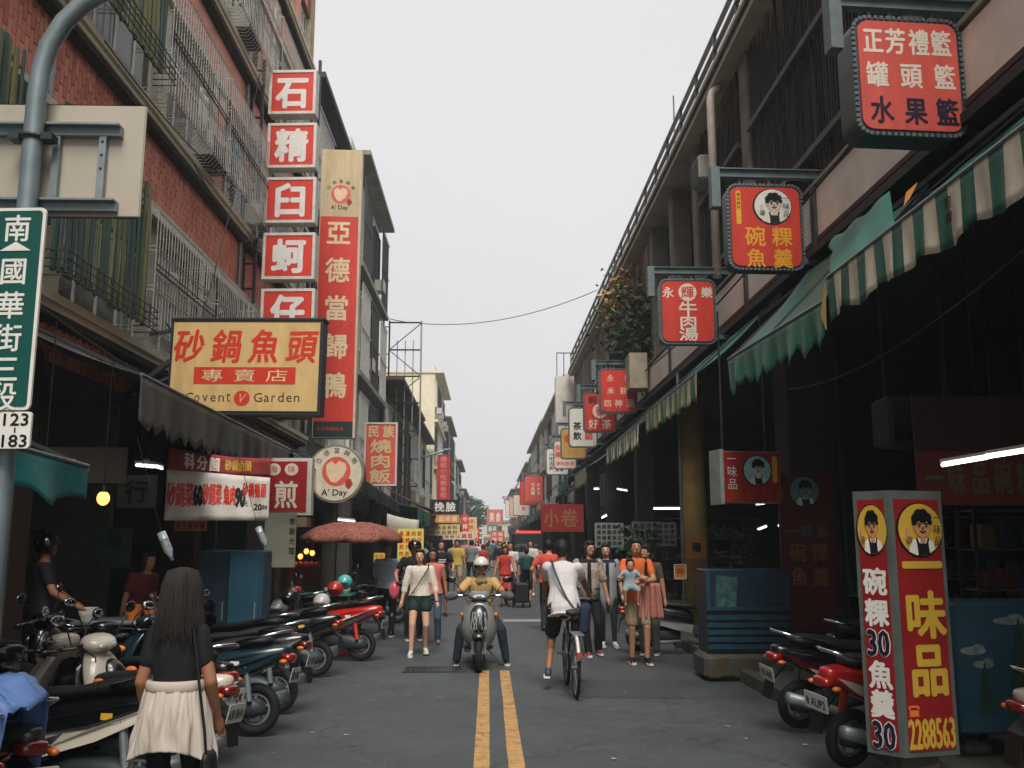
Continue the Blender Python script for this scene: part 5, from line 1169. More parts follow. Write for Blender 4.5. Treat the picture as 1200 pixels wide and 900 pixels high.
# -- rider in the yellow jacket (scooter placed with the vehicles)
RX, RY = gp(561, 786); RY += .25
r1, J = person('scooter rider in yellow jacket and white helmet with both feet on the road', RX+.02, RY+.62, 0, 1.66, top=cloth('#b8985a', bump=.25), sleeve='long', bottom=('trousers', cloth('#1d2b38', bump=.2)), shoe=M_['ink'], hair=('helmet', mat('#cfccc4', .25, var=.05, coat=.4)), skin=SKN, vox=.0125,
   hip=(0, .0, -.19), lean=(0, -.06), hands=[(-.3, -.52, 1.06), (.3, -.52, 1.06)], feet=[(-.35, -.3, .07), (.37, -.24, .07)], poleA=[(-.6, .2, -1), (.6, .2, -1)], poleL=[(-.5, -1, .3), (.5, -1, .3)], fat=1.12, head=(0, .1))
m = MB(); s_ = J['s']; m.M = Matrix.Scale(s_, 4); n_ = J['N']/s_; m.cap(n_+Vector((0, -.03, -.05)), n_+Vector((0, -.03, .0)), .085, .07, 12); m.ell(n_+Vector((0, -.08, -.06)), (.1, .05, .05)); me = remesh(m, .012, 2, wob=.014, freq=20); o = link('scarf', me, r1); me.materials.append(mat('#8a7658', .85, var=.35, scale=50))
m = MB(); m.tube([(-.09, -.1, 1.28), (-.08, -.19, .9)], .006, 5); m.tube([(.0, -.17, 1.22), (0, -.19, .85)], .004, 5); m.build('zip', M_['galv'], r1)
# -- cyclist from behind
CX, CY = gp(672, 818)
cy_, J = person('cyclist riding away in a white T-shirt with a blue strap across his back', CX-.05, CY+.55, 172, 1.74, top=cloth('#cbc6c6', bump=.2, var=.05), sleeve='short', bottom=('shorts', cloth('#0d1218')), shoe=mat('#1d4452', .6), hair=('short', HB), skin=SKD, vox=.0125, hem=.14,
   hip=(0, .06, .03), lean=(.02, -.13), hands=[(-.29, -.55, 1.0), (.27, -.55, 1.0)], feet=[(-.13, -.16, .42), (.19, .0, .21)], poleA=[(-.6, .2, -1), (.6, .2, -1)], fat=1.06, head=(.0, .1), sh=.98)
s_ = J['s']; C_, P_ = J['C'], J['P']
m = MB(); pts = [(.14, .02, 1.49), (.13, .09, 1.45), (.1, .13, 1.36), (.04, .16, 1.22), (-.03, .19, 1.08), (-.1, .2, .98), (-.17, .17, .9)]
m.rings([[Vector(p)+Vector(q) for q in ((-.018, -.0, -.012), (.018, .0, .012), (.018, .012, .012), (-.018, .012, -.012))] for p in pts]); m.build('shoulder_strap', mat('#123a4c', .7), cy_)
m = MB(); m.rbox((0, 0, 0), (.13, .3, .36), .04); me = remesh(m, .016, 3, wob=.02, freq=9)
o = link('shoulder_bag', me, None, loc=(CX+.17, CY+.42, .82), rot=(0, R(8), R(-8))); me.materials.append(cloth('#16253d', bump=.2)); tag(o, 'navy shoulder bag hanging at the cyclist\'s right hip', 'bag')
# -- two women
x, y = gp(690, 768)
w8, J = person('tall woman looking right in an open floral shirt over a loose black jumpsuit', x, y, 4, 1.72, top=cloth('#0b0c10'), sleeve='none', bottom=('trousers', cloth('#0b0c10', bump=.25)), shoe=mat('#7d3b4d', .6), hair=('bob', HB), skin=SKN, vox=.0125, hem=-.05, head=(.5, 0),
   hands=[(-.26, .05, .85), (.3, -.06, .82)], feet=[(-.02, -.1, .07), (.16, .05, .08)])
def open_shirt(rt, J, mt, sleeve=.9, ln=.33):
    s = J['s']; C, P = J['C'], J['P']; m = MB()
    for sx in (-1, 1):
        rs = []
        for t in (0, .3, .6, 1.):
            c = C.lerp(P - Vector((0, 0, ln*.3)), t); ring = []
            for a in (-95, -60, -30, 0, 30, 60, 80): 
                aa = R(a); ring.append(c + Vector((sx*(.165+.02*t)*math.cos(aa)*s if abs(a) < 90 else sx*.02, (.14+.015*t)*(math.sin(-aa))*s, .1*(1-t))))
            rs.append(ring)
        n = len(rs[0]); vs = [p for r in rs for p in r]; m.add(vs, [(k*n+i, k*n+i+1, (k+1)*n+i+1, (k+1)*n+i) for k in range(3) for i in range(n-1)])
    o = m.build('open_shirt', mt, rt, smooth=True, solid=.012)
    m = MB()
    for i in (0, 1): m.cap(J['S'][i], J['S'][i].lerp(J['E'][i], sleeve), .068*s, .066*s, 10)
    me = remesh(m, .013, 2, wob=.012, freq=14); o = link('sleeves', me, rt); me.materials.append(mt)
FLO = mat('#a8998a', .85, var=.6, scale=38); open_shirt(w8, J, FLO)
m = MB(); 
for sx in (-1, 1): m.torus(Vector(J['H'])+J['hr'] @ Vector((sx*.03, -.094, .008)), .022, .003, 'y', 12, 4)
m.build('spectacles', M_['chrome'], w8)
x, y = gp(712, 757)
w9, J = person('slim woman in a long light grey cardigan over navy, wearing white trainers', x, y, 0, 1.68, top=cloth('#0e1526'), sleeve='none', bottom=('leggings', cloth('#0b101c')), shoe=cloth('#cfccc6'), hair=('long', HB), skin=SKL, vox=.0125, feet=[(-.08, -.05, .07), (.1, -.18, .07)], hem=.1, head=(-.2, 0), hands=[(-.24, .0, .82), (.27, -.02, .8)])
open_shirt(w9, J, cloth('#8c9094'), 1.0, 1.3)
# -- man in orange with a baby in a carrier, companion behind
x, y = gp(748, 777)
p10, J = person('man in an orange and salmon T-shirt and beige shorts carrying a baby on his chest', x, y, 2, 1.75, top=cloth('#d8682a', bump=.15), sleeve='short', bottom=('shorts', cloth('#a28a6d', bump=.2)), shoe=M_['ink'], hair=('short', HB), skin=SKN, vox=.0125, hands=[(-.02, -.3, 1.17), (.0, -.27, 1.12)], poleA=[(-1, .2, -.4), (1, .2, -.4)], feet=[(-.09, -.03, .07), (.11, -.1, .07)], head=(-.1, -.15), hem=.08)
m = MB()
for sx in (-1, 1): m.tube([(sx*.1, -.15, 1.15), (sx*.12, -.11, 1.38), (sx*.13, .02, 1.47), (sx*.1, .13, 1.3)], .022, 6)
m.build('carrier_straps', M_['ink'], p10)
m = MB(); m.sheet(lambda u, v: (.03+.25*u+(.1*(u-.5))*(1-v), -.2-.03*math.sin(u*25)+.06*math.cos(u*3), .62+.5*v), 30, 10); m.build('towel', mat('#b5786a', .9, var=.15, scale=20), p10, smooth=True, solid=.01, label='salmon pink cloth draped from his arm')
bby, _ = person('baby with dark hair in pale blue clothes facing forward on the man\'s chest', x-.14, y-.3, 0, .74, z=.80, top=cloth('#9aa9b0'), sleeve='short', bottom=('shorts', cloth('#8e9ca4')), hair=('short', HB), skin=SKN, vox=.0165, hs=1.75, fat=1.25, hip=(0, 0, -.25), lean=(0, -.03),
   hands=[(-.34, -.3, .92), (.34, -.3, .92)], feet=[(-.2, -.3, .12), (.2, -.3, .12)], poleL=[(-.3, -1, .5), (.3, -1, .5)], head=(0, -.4))
x, y = gp(765, 772)
p11, _ = person('person in a brown shirt and olive trousers partly behind the man in orange', x+.05, y+.55, -15, 1.66, top=cloth('#5e4a3c'), sleeve='short', bottom=('trousers', cloth('#494a41')), shoe=M_['ink'], hair=('short', HB), skin=SKN, vox=.016, head=(-.6, 0))
# -- foreground woman, back to the camera
FX, FY = -1.58, 5.0
fw, J = person('woman in black standing with her back to us, a white top tied round her waist', FX, FY, 180, 1.57, top=cloth('#07080b', bump=.1), sleeve='short', bottom=('leggings', cloth('#06070a')), shoe=M_['ink'], hs=1.03, sh=.8, hair=('long', mat('#1b1d20', .8, var=.5, scale=60, bump=.3, stretch=(1, 1, .05))), skin=SKD, vox=.011, hands=[(-.2, -.12, .9), (.2, -.12, .9)], hem=.0, hipw=.95, fat=.82)
m = MB(); s_ = J['s']; Hh = J['H']; r_ = random.Random(11)
for i in range(420):      # loose strands over the back of the head and shoulders
    a = r_.uniform(-.25, math.pi+.25); k = r_.uniform(.9, .99); ln = r_.uniform(.1, .2); w_ = r_.uniform(-.02, .02)
    ca, sa = math.cos(a), math.sin(a)
    pts = [Hh+Vector((.02*ca, .02, .145*s_))*1, Hh+Vector((.075*ca*k, .03+.08*sa*k, .115)), Hh+Vector((.104*ca*k, .026+.108*sa*k, .04)), Hh+Vector((.108*ca*k+w_*.3, .03+.112*sa*k, -.06)), Hh+Vector((.112*ca*k+w_, .04+.10*sa*k, -.06-ln*.6)), Hh+Vector((.10*ca*k+w_*2, .045+.095*sa*k, -.06-ln))]
    m.tube(pts, [.0035, .0045, .0045, .004, .0035, .0015], 4, False)
m.build('hair_strands', mat('#1c1815', .85, var=.4, scale=8), fw, smooth=True, kind='stuff')
m = MB(); s_ = J['s']; P_ = J['P']
def wrap(u, v):       # v = 1 at the waist, 0 at the hem; hem hangs to two points
    a = 2*math.pi*u; fl = (1-v); c, sn = math.cos(a), math.sin(a)
    k = .118 + .085*fl**.8; q = (abs(c)**6)*.13 + .02*math.sin(a*3)
    f = (.022*noise.noise((math.cos(a)*4+v*.9, math.sin(a)*4, v*1.6)) + .011*noise.noise((math.cos(a)*11, math.sin(a)*11+v*2.2, v*2.5)) + .006*noise.noise((u*60, v*1.5+math.sin(u*30), 3)))*(.35+fl)
    return (P_.x + (k+.012+f)*c, P_.y + (k*.82+f+(.02 if sn > 0 else 0)*math.sin(v*3.1))*sn, P_.z + .17 - (.33+q*.75)*fl)
m.sheet(wrap, 200, 40); me_o = m.build('tied_top', mat('#b9aea1', .85, var=.08, scale=6, bump=.12, stretch=(1, 1, .3)), fw, smooth=True, solid=.008, label='off-white jersey wrapped round her waist, hanging in two points')
m = MB(); m.rings([[(P_.x+(.14+dx)*math.cos(a), P_.y+(.118+dx)*math.sin(a), P_.z+z_) for a in (2*math.pi*k/40 for k in range(40))] for z_, dx in ((.12, 0), (.13, .008), (.16, .008), (.175, -.004))], cap=False); m.build('waistband', mat('#b3a99b', .85, bump=.1), fw, smooth=True, solid=.006)
m = MB(); m.tube([(-.1, .1, 1.28), (-.155, .13, 1.0), (-.19, .12, .78), (-.2, .1, .62)], .007, 6); m.build('bag_strap', M_['ink'], fw)
m = MB(); m.rbox((0, 0, 0), (.06, .15, .19), .03); me = remesh(m, .012, 2, wob=.006, freq=12); o = link('handbag', me, None, loc=(FX+.2, FY-.06, .60), rot=(0, R(-6), 0)); me.materials.append(M_['seat']); tag(o, 'small black crossbody bag hanging at the foreground woman\'s right side', 'bag')
# -- mid-distance people on the right half of the road
x, y = gp(641, 735)
p13, _ = person('man from behind in a coral red T-shirt, walking away beyond the cyclist', x, 18.6, 176, 1.74, top=cloth('#cc4a3c'), bottom=('trousers', cloth('#22252b')), shoe=M_['ink'], hair=('short', HB), vox=.02, fat=1.1, hands=[(-.3, -.1, .85), (.35, -.15, 1.0)])
x, y = gp(617, 711)
p14, J = person('boy from behind with a teal backpack and dark shorts, yellow shoes', x, y, 180, 1.55, top=cloth('#1d3a44'), bottom=('shorts', cloth('#17191c')), shoe=mat('#b5a13a', .6), hair=('short', HB), vox=.02)
m = MB(); m.rbox((0, .2, 1.12), (.28, .16, .42), .06); me = remesh(m, .02, 2); o = link('backpack', me, p14); me.materials.append(mat('#1a3d42', .7, var=.4, scale=20))
x, y = gp(592, 711)
p15, _ = person('woman in a red apron pushing a low black cart in the middle of the road', x, y, 0, 1.58, top=cloth('#b2302b'), sleeve='none', bottom=('skirt', cloth('#a82c28')), shoe=M_['ink'], hair=('bob', HB), skin=SKD, vox=.02, hands=[(-.3, -.25, .95), (.3, -.3, .85)])
p15b, _ = person('man in a white T-shirt and dark cap close behind the woman in the red apron', x+.15, y+.8, 0, 1.7, top=cloth('#c7c3bf'), bottom=('trousers', cloth('#202226')), shoe=M_['ink'], hair=('short', HB), vox=.022)
# people in the dark shops on the left
p, _ = person('dim figure in a dark helmet standing at the food stall on the left', -4.55, 9.9, 120, 1.68, top=cloth('#0a0d10'), bottom=('trousers', cloth('#0a0d10')), shoe=M_['ink'], hair=('helmet', M_['blackp']), vox=.02, skin=SKD, z=.1, hands=[(-.25, -.3, 1.0), (.2, -.35, 1.0)])
p, _ = person('person in a dark red top bending over the stall table on the left', -4.05, 11.2, 60, 1.52, top=cloth('#6b1e20'), bottom=('trousers', cloth('#14161a')), shoe=M_['ink'], hair=('bob', HB), vox=.022, z=.1, lean=(0, -.1))
# crowd down the street
rc = random.Random(21)
TOPS = [('black', '#121417'), ('white', '#c9c5c0'), ('red', '#a8322c'), ('navy', '#1a2438'), ('grey', '#6c6e70'), ('pink', '#c07a80'), ('teal', '#2c5f62'), ('yellow', '#b59a48'), ('pale blue', '#8aa3b5'), ('olive', '#54563c')]
BOTS = [('black trousers', 'trousers', '#0f1114'), ('blue jeans', 'trousers', '#31455a'), ('beige shorts', 'shorts', '#8f8067'), ('grey shorts', 'shorts', '#3a3d42'), ('dark skirt', 'skirt', '#1d1a20')]
crowd = [(505, 26, -1.5), (520, 33, 0), (536, 31, 0), (553, 36, 0), (559, 44, 0), (530, 45, 0), (545, 50, 0), (566, 40, 0), (571, 55, 0), (578, 60, 0), (585, 42, 0), (590, 36, 0), (596, 52, 0), (612, 34, 0), (622, 30, 0), (584, 70, 0), (563, 66, 0), (552, 62, 0), (536, 58, 0), (573, 80, 0), (592, 74, 0), (598, 88, 0), (560, 84, 0), (545, 76, 0), (610, 60, 0), (500, 35, 0), (630, 40, 0), (568, 95, 0), (582, 100, 0)]
seen = set()
for i, (px, Y, _) in enumerate(crowd):
    q = at(px, 640, Y); tn, tc_ = TOPS[(i*7+3) % 10]; bn, bk, bc = BOTS[(i*3+1+i//10) % 5]; away = rc.random() < .55
    ln = rc.choice((.05, .12, .16)); sgn = rc.choice((-1, 1))
    lab = f'{tn} top and {bn}, {"back" if away else "face"} to us in the far crowd'
    person('passer-by with ' + lab, q.x, Y, (180 if away else 0)+rc.uniform(-25, 25), rc.uniform(1.55, 1.76), top=cloth(tc_, bump=0), sleeve=rc.choice(('short', 'short', 'long')), bottom=(bk, cloth(bc, bump=0)), shoe=M_['ink'] if rc.random() < .7 else M_['white'],
           hair=(rc.choice(('short', 'bob', 'short', 'tail')), HB), skin=rc.choice((SKN, SKD, SKL)), vox=.03 if Y < 45 else .042, feet=[(-.1, -ln*sgn, .07), (.1, ln*sgn, .08)], hands=[(-.27, -.1*sgn, .83), (.27, .1*sgn-.05, .83)], group='passers-by in the far crowd')

# ================================================================== SCOOTERS, BICYCLE
def sring(x, hw, z0, z1, n=14, e=2.6, dx=0, flat=0):
    """superellipse section across the machine at x; dx leans the top forward"""
    out = []; cz, rz = (z0+z1)/2, (z1-z0)/2
    for k in range(n):
        a = 2*math.pi*k/n; c, s = math.cos(a), math.sin(a)
        y = hw*math.copysign(abs(c)**(2/e), c); z = rz*math.copysign(abs(s)**(2/e), s); out.append((x + dx*z/rz*.5 if rz else x, y, cz+z))
    return out
def subd(me, lv=1):
    o = bpy.data.objects.new('s', me); md = o.modifiers.new('s', 'SUBSURF'); md.levels = lv; md.render_levels = lv
    out = evaluated(o); out.polygons.foreach_set('use_smooth', [True]*len(out.polygons)); return out
def shell(parent, name, rings_, mt, lv=1, label=None):
    m = MB(); m.rings(rings_); me = subd(m.mesh(name, [mt]), lv); return link(name, me, parent, label=label)
def plate_text(parent, txt, loc, rot, w=.24, h=.12):
    m = MB(); m.poly(rrect(w, h, .015), 0, .004); pl_ = m.build('number_plate', mat('#c9cac4', .5, dirt=.2), parent, loc=loc, rot=rot)
    m = MB(); put(m, txt, 0, -.005, h*.5, w*.82, y=-.001, bold=.02); m.build('plate_lettering', M_['ink'], pl_); return pl_
def wheel(parent, x, r=.225, wd=.055, spokes=5, disc_=True):
    m = MB(); m.torus((x, 0, r), r-wd*.8, wd*.85, 'y', 32, 10, sq=.95); t = m.build('tyre', M_['rubber'], parent, smooth=True)
    m = MB(); m.torus((x, 0, r), r-wd*1.75, .016, 'y', 26, 6); m.tube([(x, -.05, r), (x, .05, r)], .035, 12)
    for k in range(spokes):
        a = 2*math.pi*k/spokes+.3; m.bar((x+.03*math.cos(a), 0, r+.03*math.sin(a)), (x+(r-wd*1.7)*math.cos(a), 0, r+(r-wd*1.7)*math.sin(a)), .028, .02)
    if disc_: m.tube([(x, .045, r), (x, .049, r)], .085, 20)
    m.build('rim', M_['steel'], t)
def scooter(label, x, y, rz, body, accent=None, plate='', mirrors=True, rack=True, seatm=None, style=0, lean=5, group='scooters parked along the street', z=0, steer=12, box=False, parts=None, tail=True):
    rt = thing('motor_scooter', label, 'scooter', (x, y, z), 0, group, rot=(R(lean), 0, R(rz)))
    accent = accent or body; seatm = seatm or M_['seat']
    wheel(rt, -.62); wheel(rt, .64, spokes=6)
    # rear body, seat, side panels
    shell(rt, 'rear_body', [sring(.22, .11, .30, .62), sring(.12, .15, .30, .68), sring(-.1, .165, .36, .72), sring(-.35, .17, .44, .75), sring(-.6, .155, .52, .78), sring(-.8, .11, .62, .79), sring(-.93, .055, .69, .78)], body)
    for sx in (-1, 1):
        m = MB(); pts = [(.2, .45), (-.05, .5), (-.4, .56), (-.75, .69), (-.9, .73), (-.72, .61), (-.4, .47), (-.05, .37), (.17, .33)]
        rs = [[(p[0], sx*(.145+q+.028*math.sin(math.pi*min(1, max(0, (.2-p[0])/1.1)))), p[1]) for p in pts] for q in (0, .014)]
        m.rings(rs if sx > 0 else rs[::-1]); m.build('side_panel', accent, rt)
        m = MB(); m.poly([(.05, .49), (-.35, .565), (-.7, .68), (-.35, .545)], sx*.187-.002, sx*.187+.002); m.build('side_stripe', M_['white'] if style else M_['steeld'], rt)
    shell(rt, 'seat', [sring(.26, .07, .66, .72), sring(.2, .115, .66, .765), sring(.0, .145, .69, .79), sring(-.2, .15, .71, .79), sring(-.28, .15, .72, .83), sring(-.5, .14, .74, .86), sring(-.68, .11, .77, .865), sring(-.74, .06, .79, .84)], seatm)
    # floor board, leg shield, front apron, nose
    shell(rt, 'floorboard', [sring(.2, .16, .24, .31, e=4), sring(.3, .18, .25, .32, e=4), sring(.46, .17, .26, .33, e=4), sring(.52, .14, .28, .36, e=4)], M_['blackp'])
    def aring(z, x_, hw, th, n=14): return [(x_+th*math.copysign(abs(math.sin(a))**.8, math.sin(a)) - .35*(abs(math.cos(a))**3)*.16, hw*math.copysign(abs(math.cos(a))**.75, math.cos(a)), z) for a in (2*math.pi*k/n for k in range(n))]
    shell(rt, 'front_apron', [aring(.26, .50, .10, .04), aring(.36, .55, .17, .06), aring(.5, .6, .215, .075), aring(.66, .575, .225, .08), aring(.8, .52, .19, .075), aring(.9, .475, .12, .06), aring(.94, .46, .08, .04)], body)
    shell(rt, 'nose_panel', [aring(.5, .665, .06, .03), aring(.6, .69, .1, .035), aring(.72, .665, .115, .035), aring(.82, .61, .09, .03), aring(.87, .575, .04, .02)], accent)
    shell(rt, 'leg_shield', [aring(.34, .47, .15, .02), aring(.55, .46, .19, .02), aring(.78, .42, .17, .02), aring(.88, .41, .11, .02)], M_['blackp'])
    # front fender, fork
    m = MB(); 
    rs = []
    for a in range(-35, 126, 20):
        aa = R(a); rs.append([(.64+q*math.sin(-aa)*-1*(-1), yy, .225+q*math.cos(aa)) for q, yy in ((.262, -.075), (.29, -.05), (.3, 0), (.29, .05), (.262, .075), (.268, .0))])
    m.rings(rs); m.build('front_fender', accent, rt, smooth=True)
    m = MB(); 
    for sx in (-1, 1): m.tube([(.64, sx*.07, .225), (.56, sx*.065, .5)], .02, 8)
    m.build('fork', M_['steel'], rt)
    # handlebar unit (turned a little)
    hb = bpy.data.objects.new('handlebar', None); 
    m = MB(); m.tube([(-.03, -.32, .97), (.02, -.2, .985), (.05, 0, .98), (.02, .2, .985), (-.03, .32, .97)], .014, 8)
    for sx in (-1, 1): m.tube([(-.045, sx*.35, .968), (-.018, sx*.23, .98)], .021, 8)
    hbo = m.build('handlebar', M_['blackp'], rt, loc=(.42, 0, 0), rot=(0, 0, R(steer)), smooth=True)
    m = MB(); m.rings([sring(-.07, .05, .94, 1.03), sring(-.02, .12, .92, 1.05), sring(.05, .15, .91, 1.05), sring(.12, .11, .92, 1.02), sring(.16, .05, .94, .99)]); me = subd(m.mesh('headset_cowl', [body])); link('headset_cowl', me, hbo)
    for sx in (-1, 1): m = MB(); m.ell((.13, sx*.045, .965), (.035, .04, .028), 12, 8); m.build('headlight', mat('#aeb6b8', .1, .2, coat=.8, var=0), hbo, smooth=True)
    m = MB()
    for sx in (-1, 1): m.tube([(.03, sx*.3, .99), (.045, sx*.2, .985)], .007, 6)
    m.build('brake_lever', M_['chrome'], hbo)
    for sx in (-1, 1): m = MB(); m.ell((.6, sx*.2, .74), (.05, .02, .03), 10, 6); m.build('indicator', M_['orange'], rt, smooth=True)
    if mirrors:
        for sx in (-1, 1):
            m = MB(); m.tube([(.0, sx*.2, .99), (.02, sx*.25, 1.1), (-.0, sx*.31, 1.17)], .006, 6); me_ = m
            o = m.build('mirror', M_['ink'], rt, loc=(.42, 0, 0), rot=(0, 0, R(steer)))
            m = MB(); e_ = Matrix.Rotation(R(8*sx), 3, 'Z'); m.ell((-.0, sx*.34, 1.19), (.014, .062, .042), 12, 8, e_); m.build('mirror_housing', M_['blackp'] if rnd.random() < .6 else body, o, smooth=True)
            m = MB(); m.ell((-.012, sx*.34, 1.19), (.006, .053, .034), 12, 8, e_); m.build('mirror_glass', mat('#dfe3e6', .05, 1, var=0), o, smooth=True)
    # tail
    if tail:
        m = MB(); m.rings([sring(-.86, .10, .62, .72), sring(-.93, .085, .63, .71), sring(-.955, .05, .645, .695)]); tl_ = m.build('tail_light', mat(random.choice(('#6a0d0b', '#8c120e', '#5a1210')), .15, var=0, coat=.8), rt, smooth=True)
        for sx in (-1, 1): m = MB(); m.ell((-.885, sx*.13, .64), (.04, .03, .022), 10, 6); m.build('rear_indicator', mat('#c96a1c', .2, coat=.6, var=0), rt, smooth=True)
    m = MB(); m.rings([[(-.8, -.07, .62), (-.8, .07, .62), (-.8, .07, .6), (-.8, -.07, .6)], [(-.93, -.075, .5), (-.93, .075, .5), (-.92, .075, .48), (-.92, -.075, .48)], [(-.97, -.07, .3), (-.97, .07, .3), (-.955, .07, .3), (-.955, -.07, .3)]]); m.build('rear_mudguard', M_['ink'], rt)
    if plate: plate_text(rt, plate, (-.965, 0, .52), (R(12), 0, R(-90)), .25, .13)
    if rack:
        m = MB(); m.tube([(-.45, -.16, .80), (-.7, -.16, .86), (-.86, -.12, .9), (-.92, 0, .91), (-.86, .12, .9), (-.7, .16, .86), (-.45, .16, .80)], .014, 8); m.build('grab_rail', M_['chrome'], rt, smooth=True)
    # cables, seams, inspection sticker, seat piping
    m = MB()
    for sx, q in ((-1, 0), (1, 0), (1, .02)): m.tube([(.44, sx*(.2+q), .99), (.52, sx*(.13+q), .9), (.5, sx*.08, .8), (.47, sx*.07, .6)], .005, 5)
    m.build('control_cables', M_['ink'], rt, kind='stuff')
    m = MB(); m.tube([(-.93, 0, .735), (-.6, .158, .70), (-.1, .168, .60), (.18, .125, .55)], .004, 5); m.tube([(-.93, 0, .735), (-.6, -.158, .70), (-.1, -.168, .60), (.18, -.125, .55)], .004, 5); m.build('panel_seam', M_['ink'], rt, kind='stuff')
    m = MB(); m.box(-.5, -.42, .178, .182, .6, .64); m.build('sticker', rnd.choice((M_['white'], M_['yellow'], M_['redfade'])), rt)
    # engine, swingarm, exhaust, shock, stand
    m = MB(); m.rings([sring(.0, .1, .2, .34), sring(-.2, .13, .17, .4), sring(-.45, .12, .15, .38), sring(-.62, .11, .15, .32), sring(-.72, .06, .18, .28)]); m.build('engine', M_['steeld'], rt, smooth=True)
    m = MB(); m.tube([(-.0, -.13, .2), (-.3, -.16, .18), (-.5, -.165, .24), (-.85, -.17, .34)], [.02, .03, .055, .05], 12); m.build('exhaust', M_['steel'], rt, smooth=True)
    m = MB(); m.tube([(-.6, .13, .3), (-.55, .14, .6)], .028, 8); m.build('shock_absorber', M_['red'] if style else M_['steel'], rt)
    m = MB(); m.tube([(-.1, .1, .22), (-.06, .26, .02)], .01, 6); m.tube([(-.06, .24, .02), (-.02, .3, .012)], .012, 6); m.build('side_stand', M_['steeld'], rt)
    if box:
        m = MB(); m.rbox((-.85, 0, 1.0), (.32, .36, .26), .06); m.build('luggage_box', M_['blackp'], rt)
    return rt
paint = lambda c, r=.25: mat(c, r, 0, var=.06, scale=3, coat=.5)
GRYP, WHT, BLK, TEAL, REDP, SIL, DBL = paint('#3a3d3c'), paint('#c9c1b0'), paint('#0b0d0f'), paint('#0d2a33'), paint('#c02317'), paint('#6e6f6c', .3), paint('#101c26')
# left row, tails to the road (name, photo x of rear wheel, depth, heading, colours)
LROW = [
 ('dark scooter under the crumpled blue rain jacket in the bottom left corner', -3.2, 4.85, 163, BLK, BLK, '', {}),
 ('grey-sided scooter with a broad seat and chrome rail, beside the blue jacket', -3.1, 5.6, 150, GRYP, SIL, 'KJ 218', {}),
 ('black and cream scooter right behind the woman in black', -2.85, 6.4, 163, BLK, WHT, 'M2 P07', {}),
 ('cream-tailed scooter with a scrawled sticker, its plate level with the woman\'s waist', -2.72, 7.1, 168, WHT, WHT, '630 BHV', dict(rack=False, style=1)),
 ('black scooter wedged between the cream-tailed and the teal ones', -2.75, 8.0, 165, BLK, GRYP, '791 FQK', {}),
 ('dark teal scooter with curved chrome grab rail and red tail lamp', -2.7, 8.9, 170, TEAL, TEAL, 'XR5 082', dict(style=0)),
 ('black scooter with an orange indicator behind the teal one', -2.85, 10.0, 164, BLK, SIL, '512 CMD', {}),
 ('dark blue scooter with its mirrors folded out, before the red one', -2.9, 11.2, 160, DBL, BLK, '338 LTY', {}),
 ('black scooter half hidden by the red one', -2.9, 12.6, 166, BLK, BLK, '', {}),
 ('red and grey scooter with a black seat, last of the near left row', -2.45, 14.25, 168, REDP, GRYP, '906 HVB', dict(style=1, lean=4)),
]
for i, (lb, x, y, rz, b, a, pl_, kw) in enumerate(LROW): scooter(lb, x+(0, 0, .05, 0, -.12, 0, .1, -.1, .08, 0)[i], y, rz+(0, -6, 5, 0, -9, 4, 8, -7, 6, 0)[i], b, a, pl_, steer=rnd.uniform(-25, 25), **kw)
scooter('cream-nosed scooter pointing its front at the road, behind the grey-sided one', -3.3, 7.4, -12, WHT, BLK, '', steer=-14)
scooter('dark scooter facing outward by the stall pillar on the left', -4.1, 8.4, -20, BLK, BLK, '', steer=20, z=.1)
scooter('chrome-trimmed scooter crammed against the blue cabinet on the left', -3.75, 10.6, 15, DBL, SIL, '', steer=20)
scooter('scooter with a red helmet on its mirror near the umbrella', -3.5, 15.6, 170, BLK, BLK, '', steer=12)
scooter('dark scooter beneath the patterned umbrella', -3.1, 17.9, 160, GRYP, GRYP, '', steer=12)
scooter('black scooter under the tarps on the left beyond the bald man', -2.5, 20.5, 165, BLK, BLK, '', steer=12)
# right row
scooter('dark red-tailed scooter with plate 020 HNX parked on the right', 3.5, 9.15, 12, BLK, paint('#4a1114'), '020 HNX', steer=-15, lean=6)
scooter('red and white scooter wedged beside the standing red sign', 3.35, 7.75, 22, paint('#a81a1c'), WHT, '8 AUP2', steer=-10, style=1, lean=7)
scooter('dark scooter with raised mirrors behind the red and white one', 4.3, 10.3, 25, BLK, DBL, '', steer=-10)
scooter('silver and black scooter whose pale side shows behind the man in orange', 3.0, 15.0, -8, BLK, paint('#8f9190'), '', steer=15, z=0)
scooter('silver-tailed scooter cut off by the bottom right corner', 4.3, 6.4, 8, paint('#9c9690'), paint('#14352f'), '', steer=10)
for i, (x, y, rz, c, lb) in enumerate(((2.9, 24.5, 200, BLK, 'black scooter parked by the red banner shop on the right'), (2.9, 27, 195, TEAL, 'teal scooter two along from the red banner shop'), (-2.3, 25, 165, paint('#8a1f1c'), 'dark red scooter past the white tarp on the left'), (-2.2, 29, 165, BLK, 'black scooter under the blue-green tarp'), (2.7, 33, 190, WHT, 'white scooter standing far down on the right'))):
    scooter(lb, x, y, rz, c, c, '', mirrors=True)
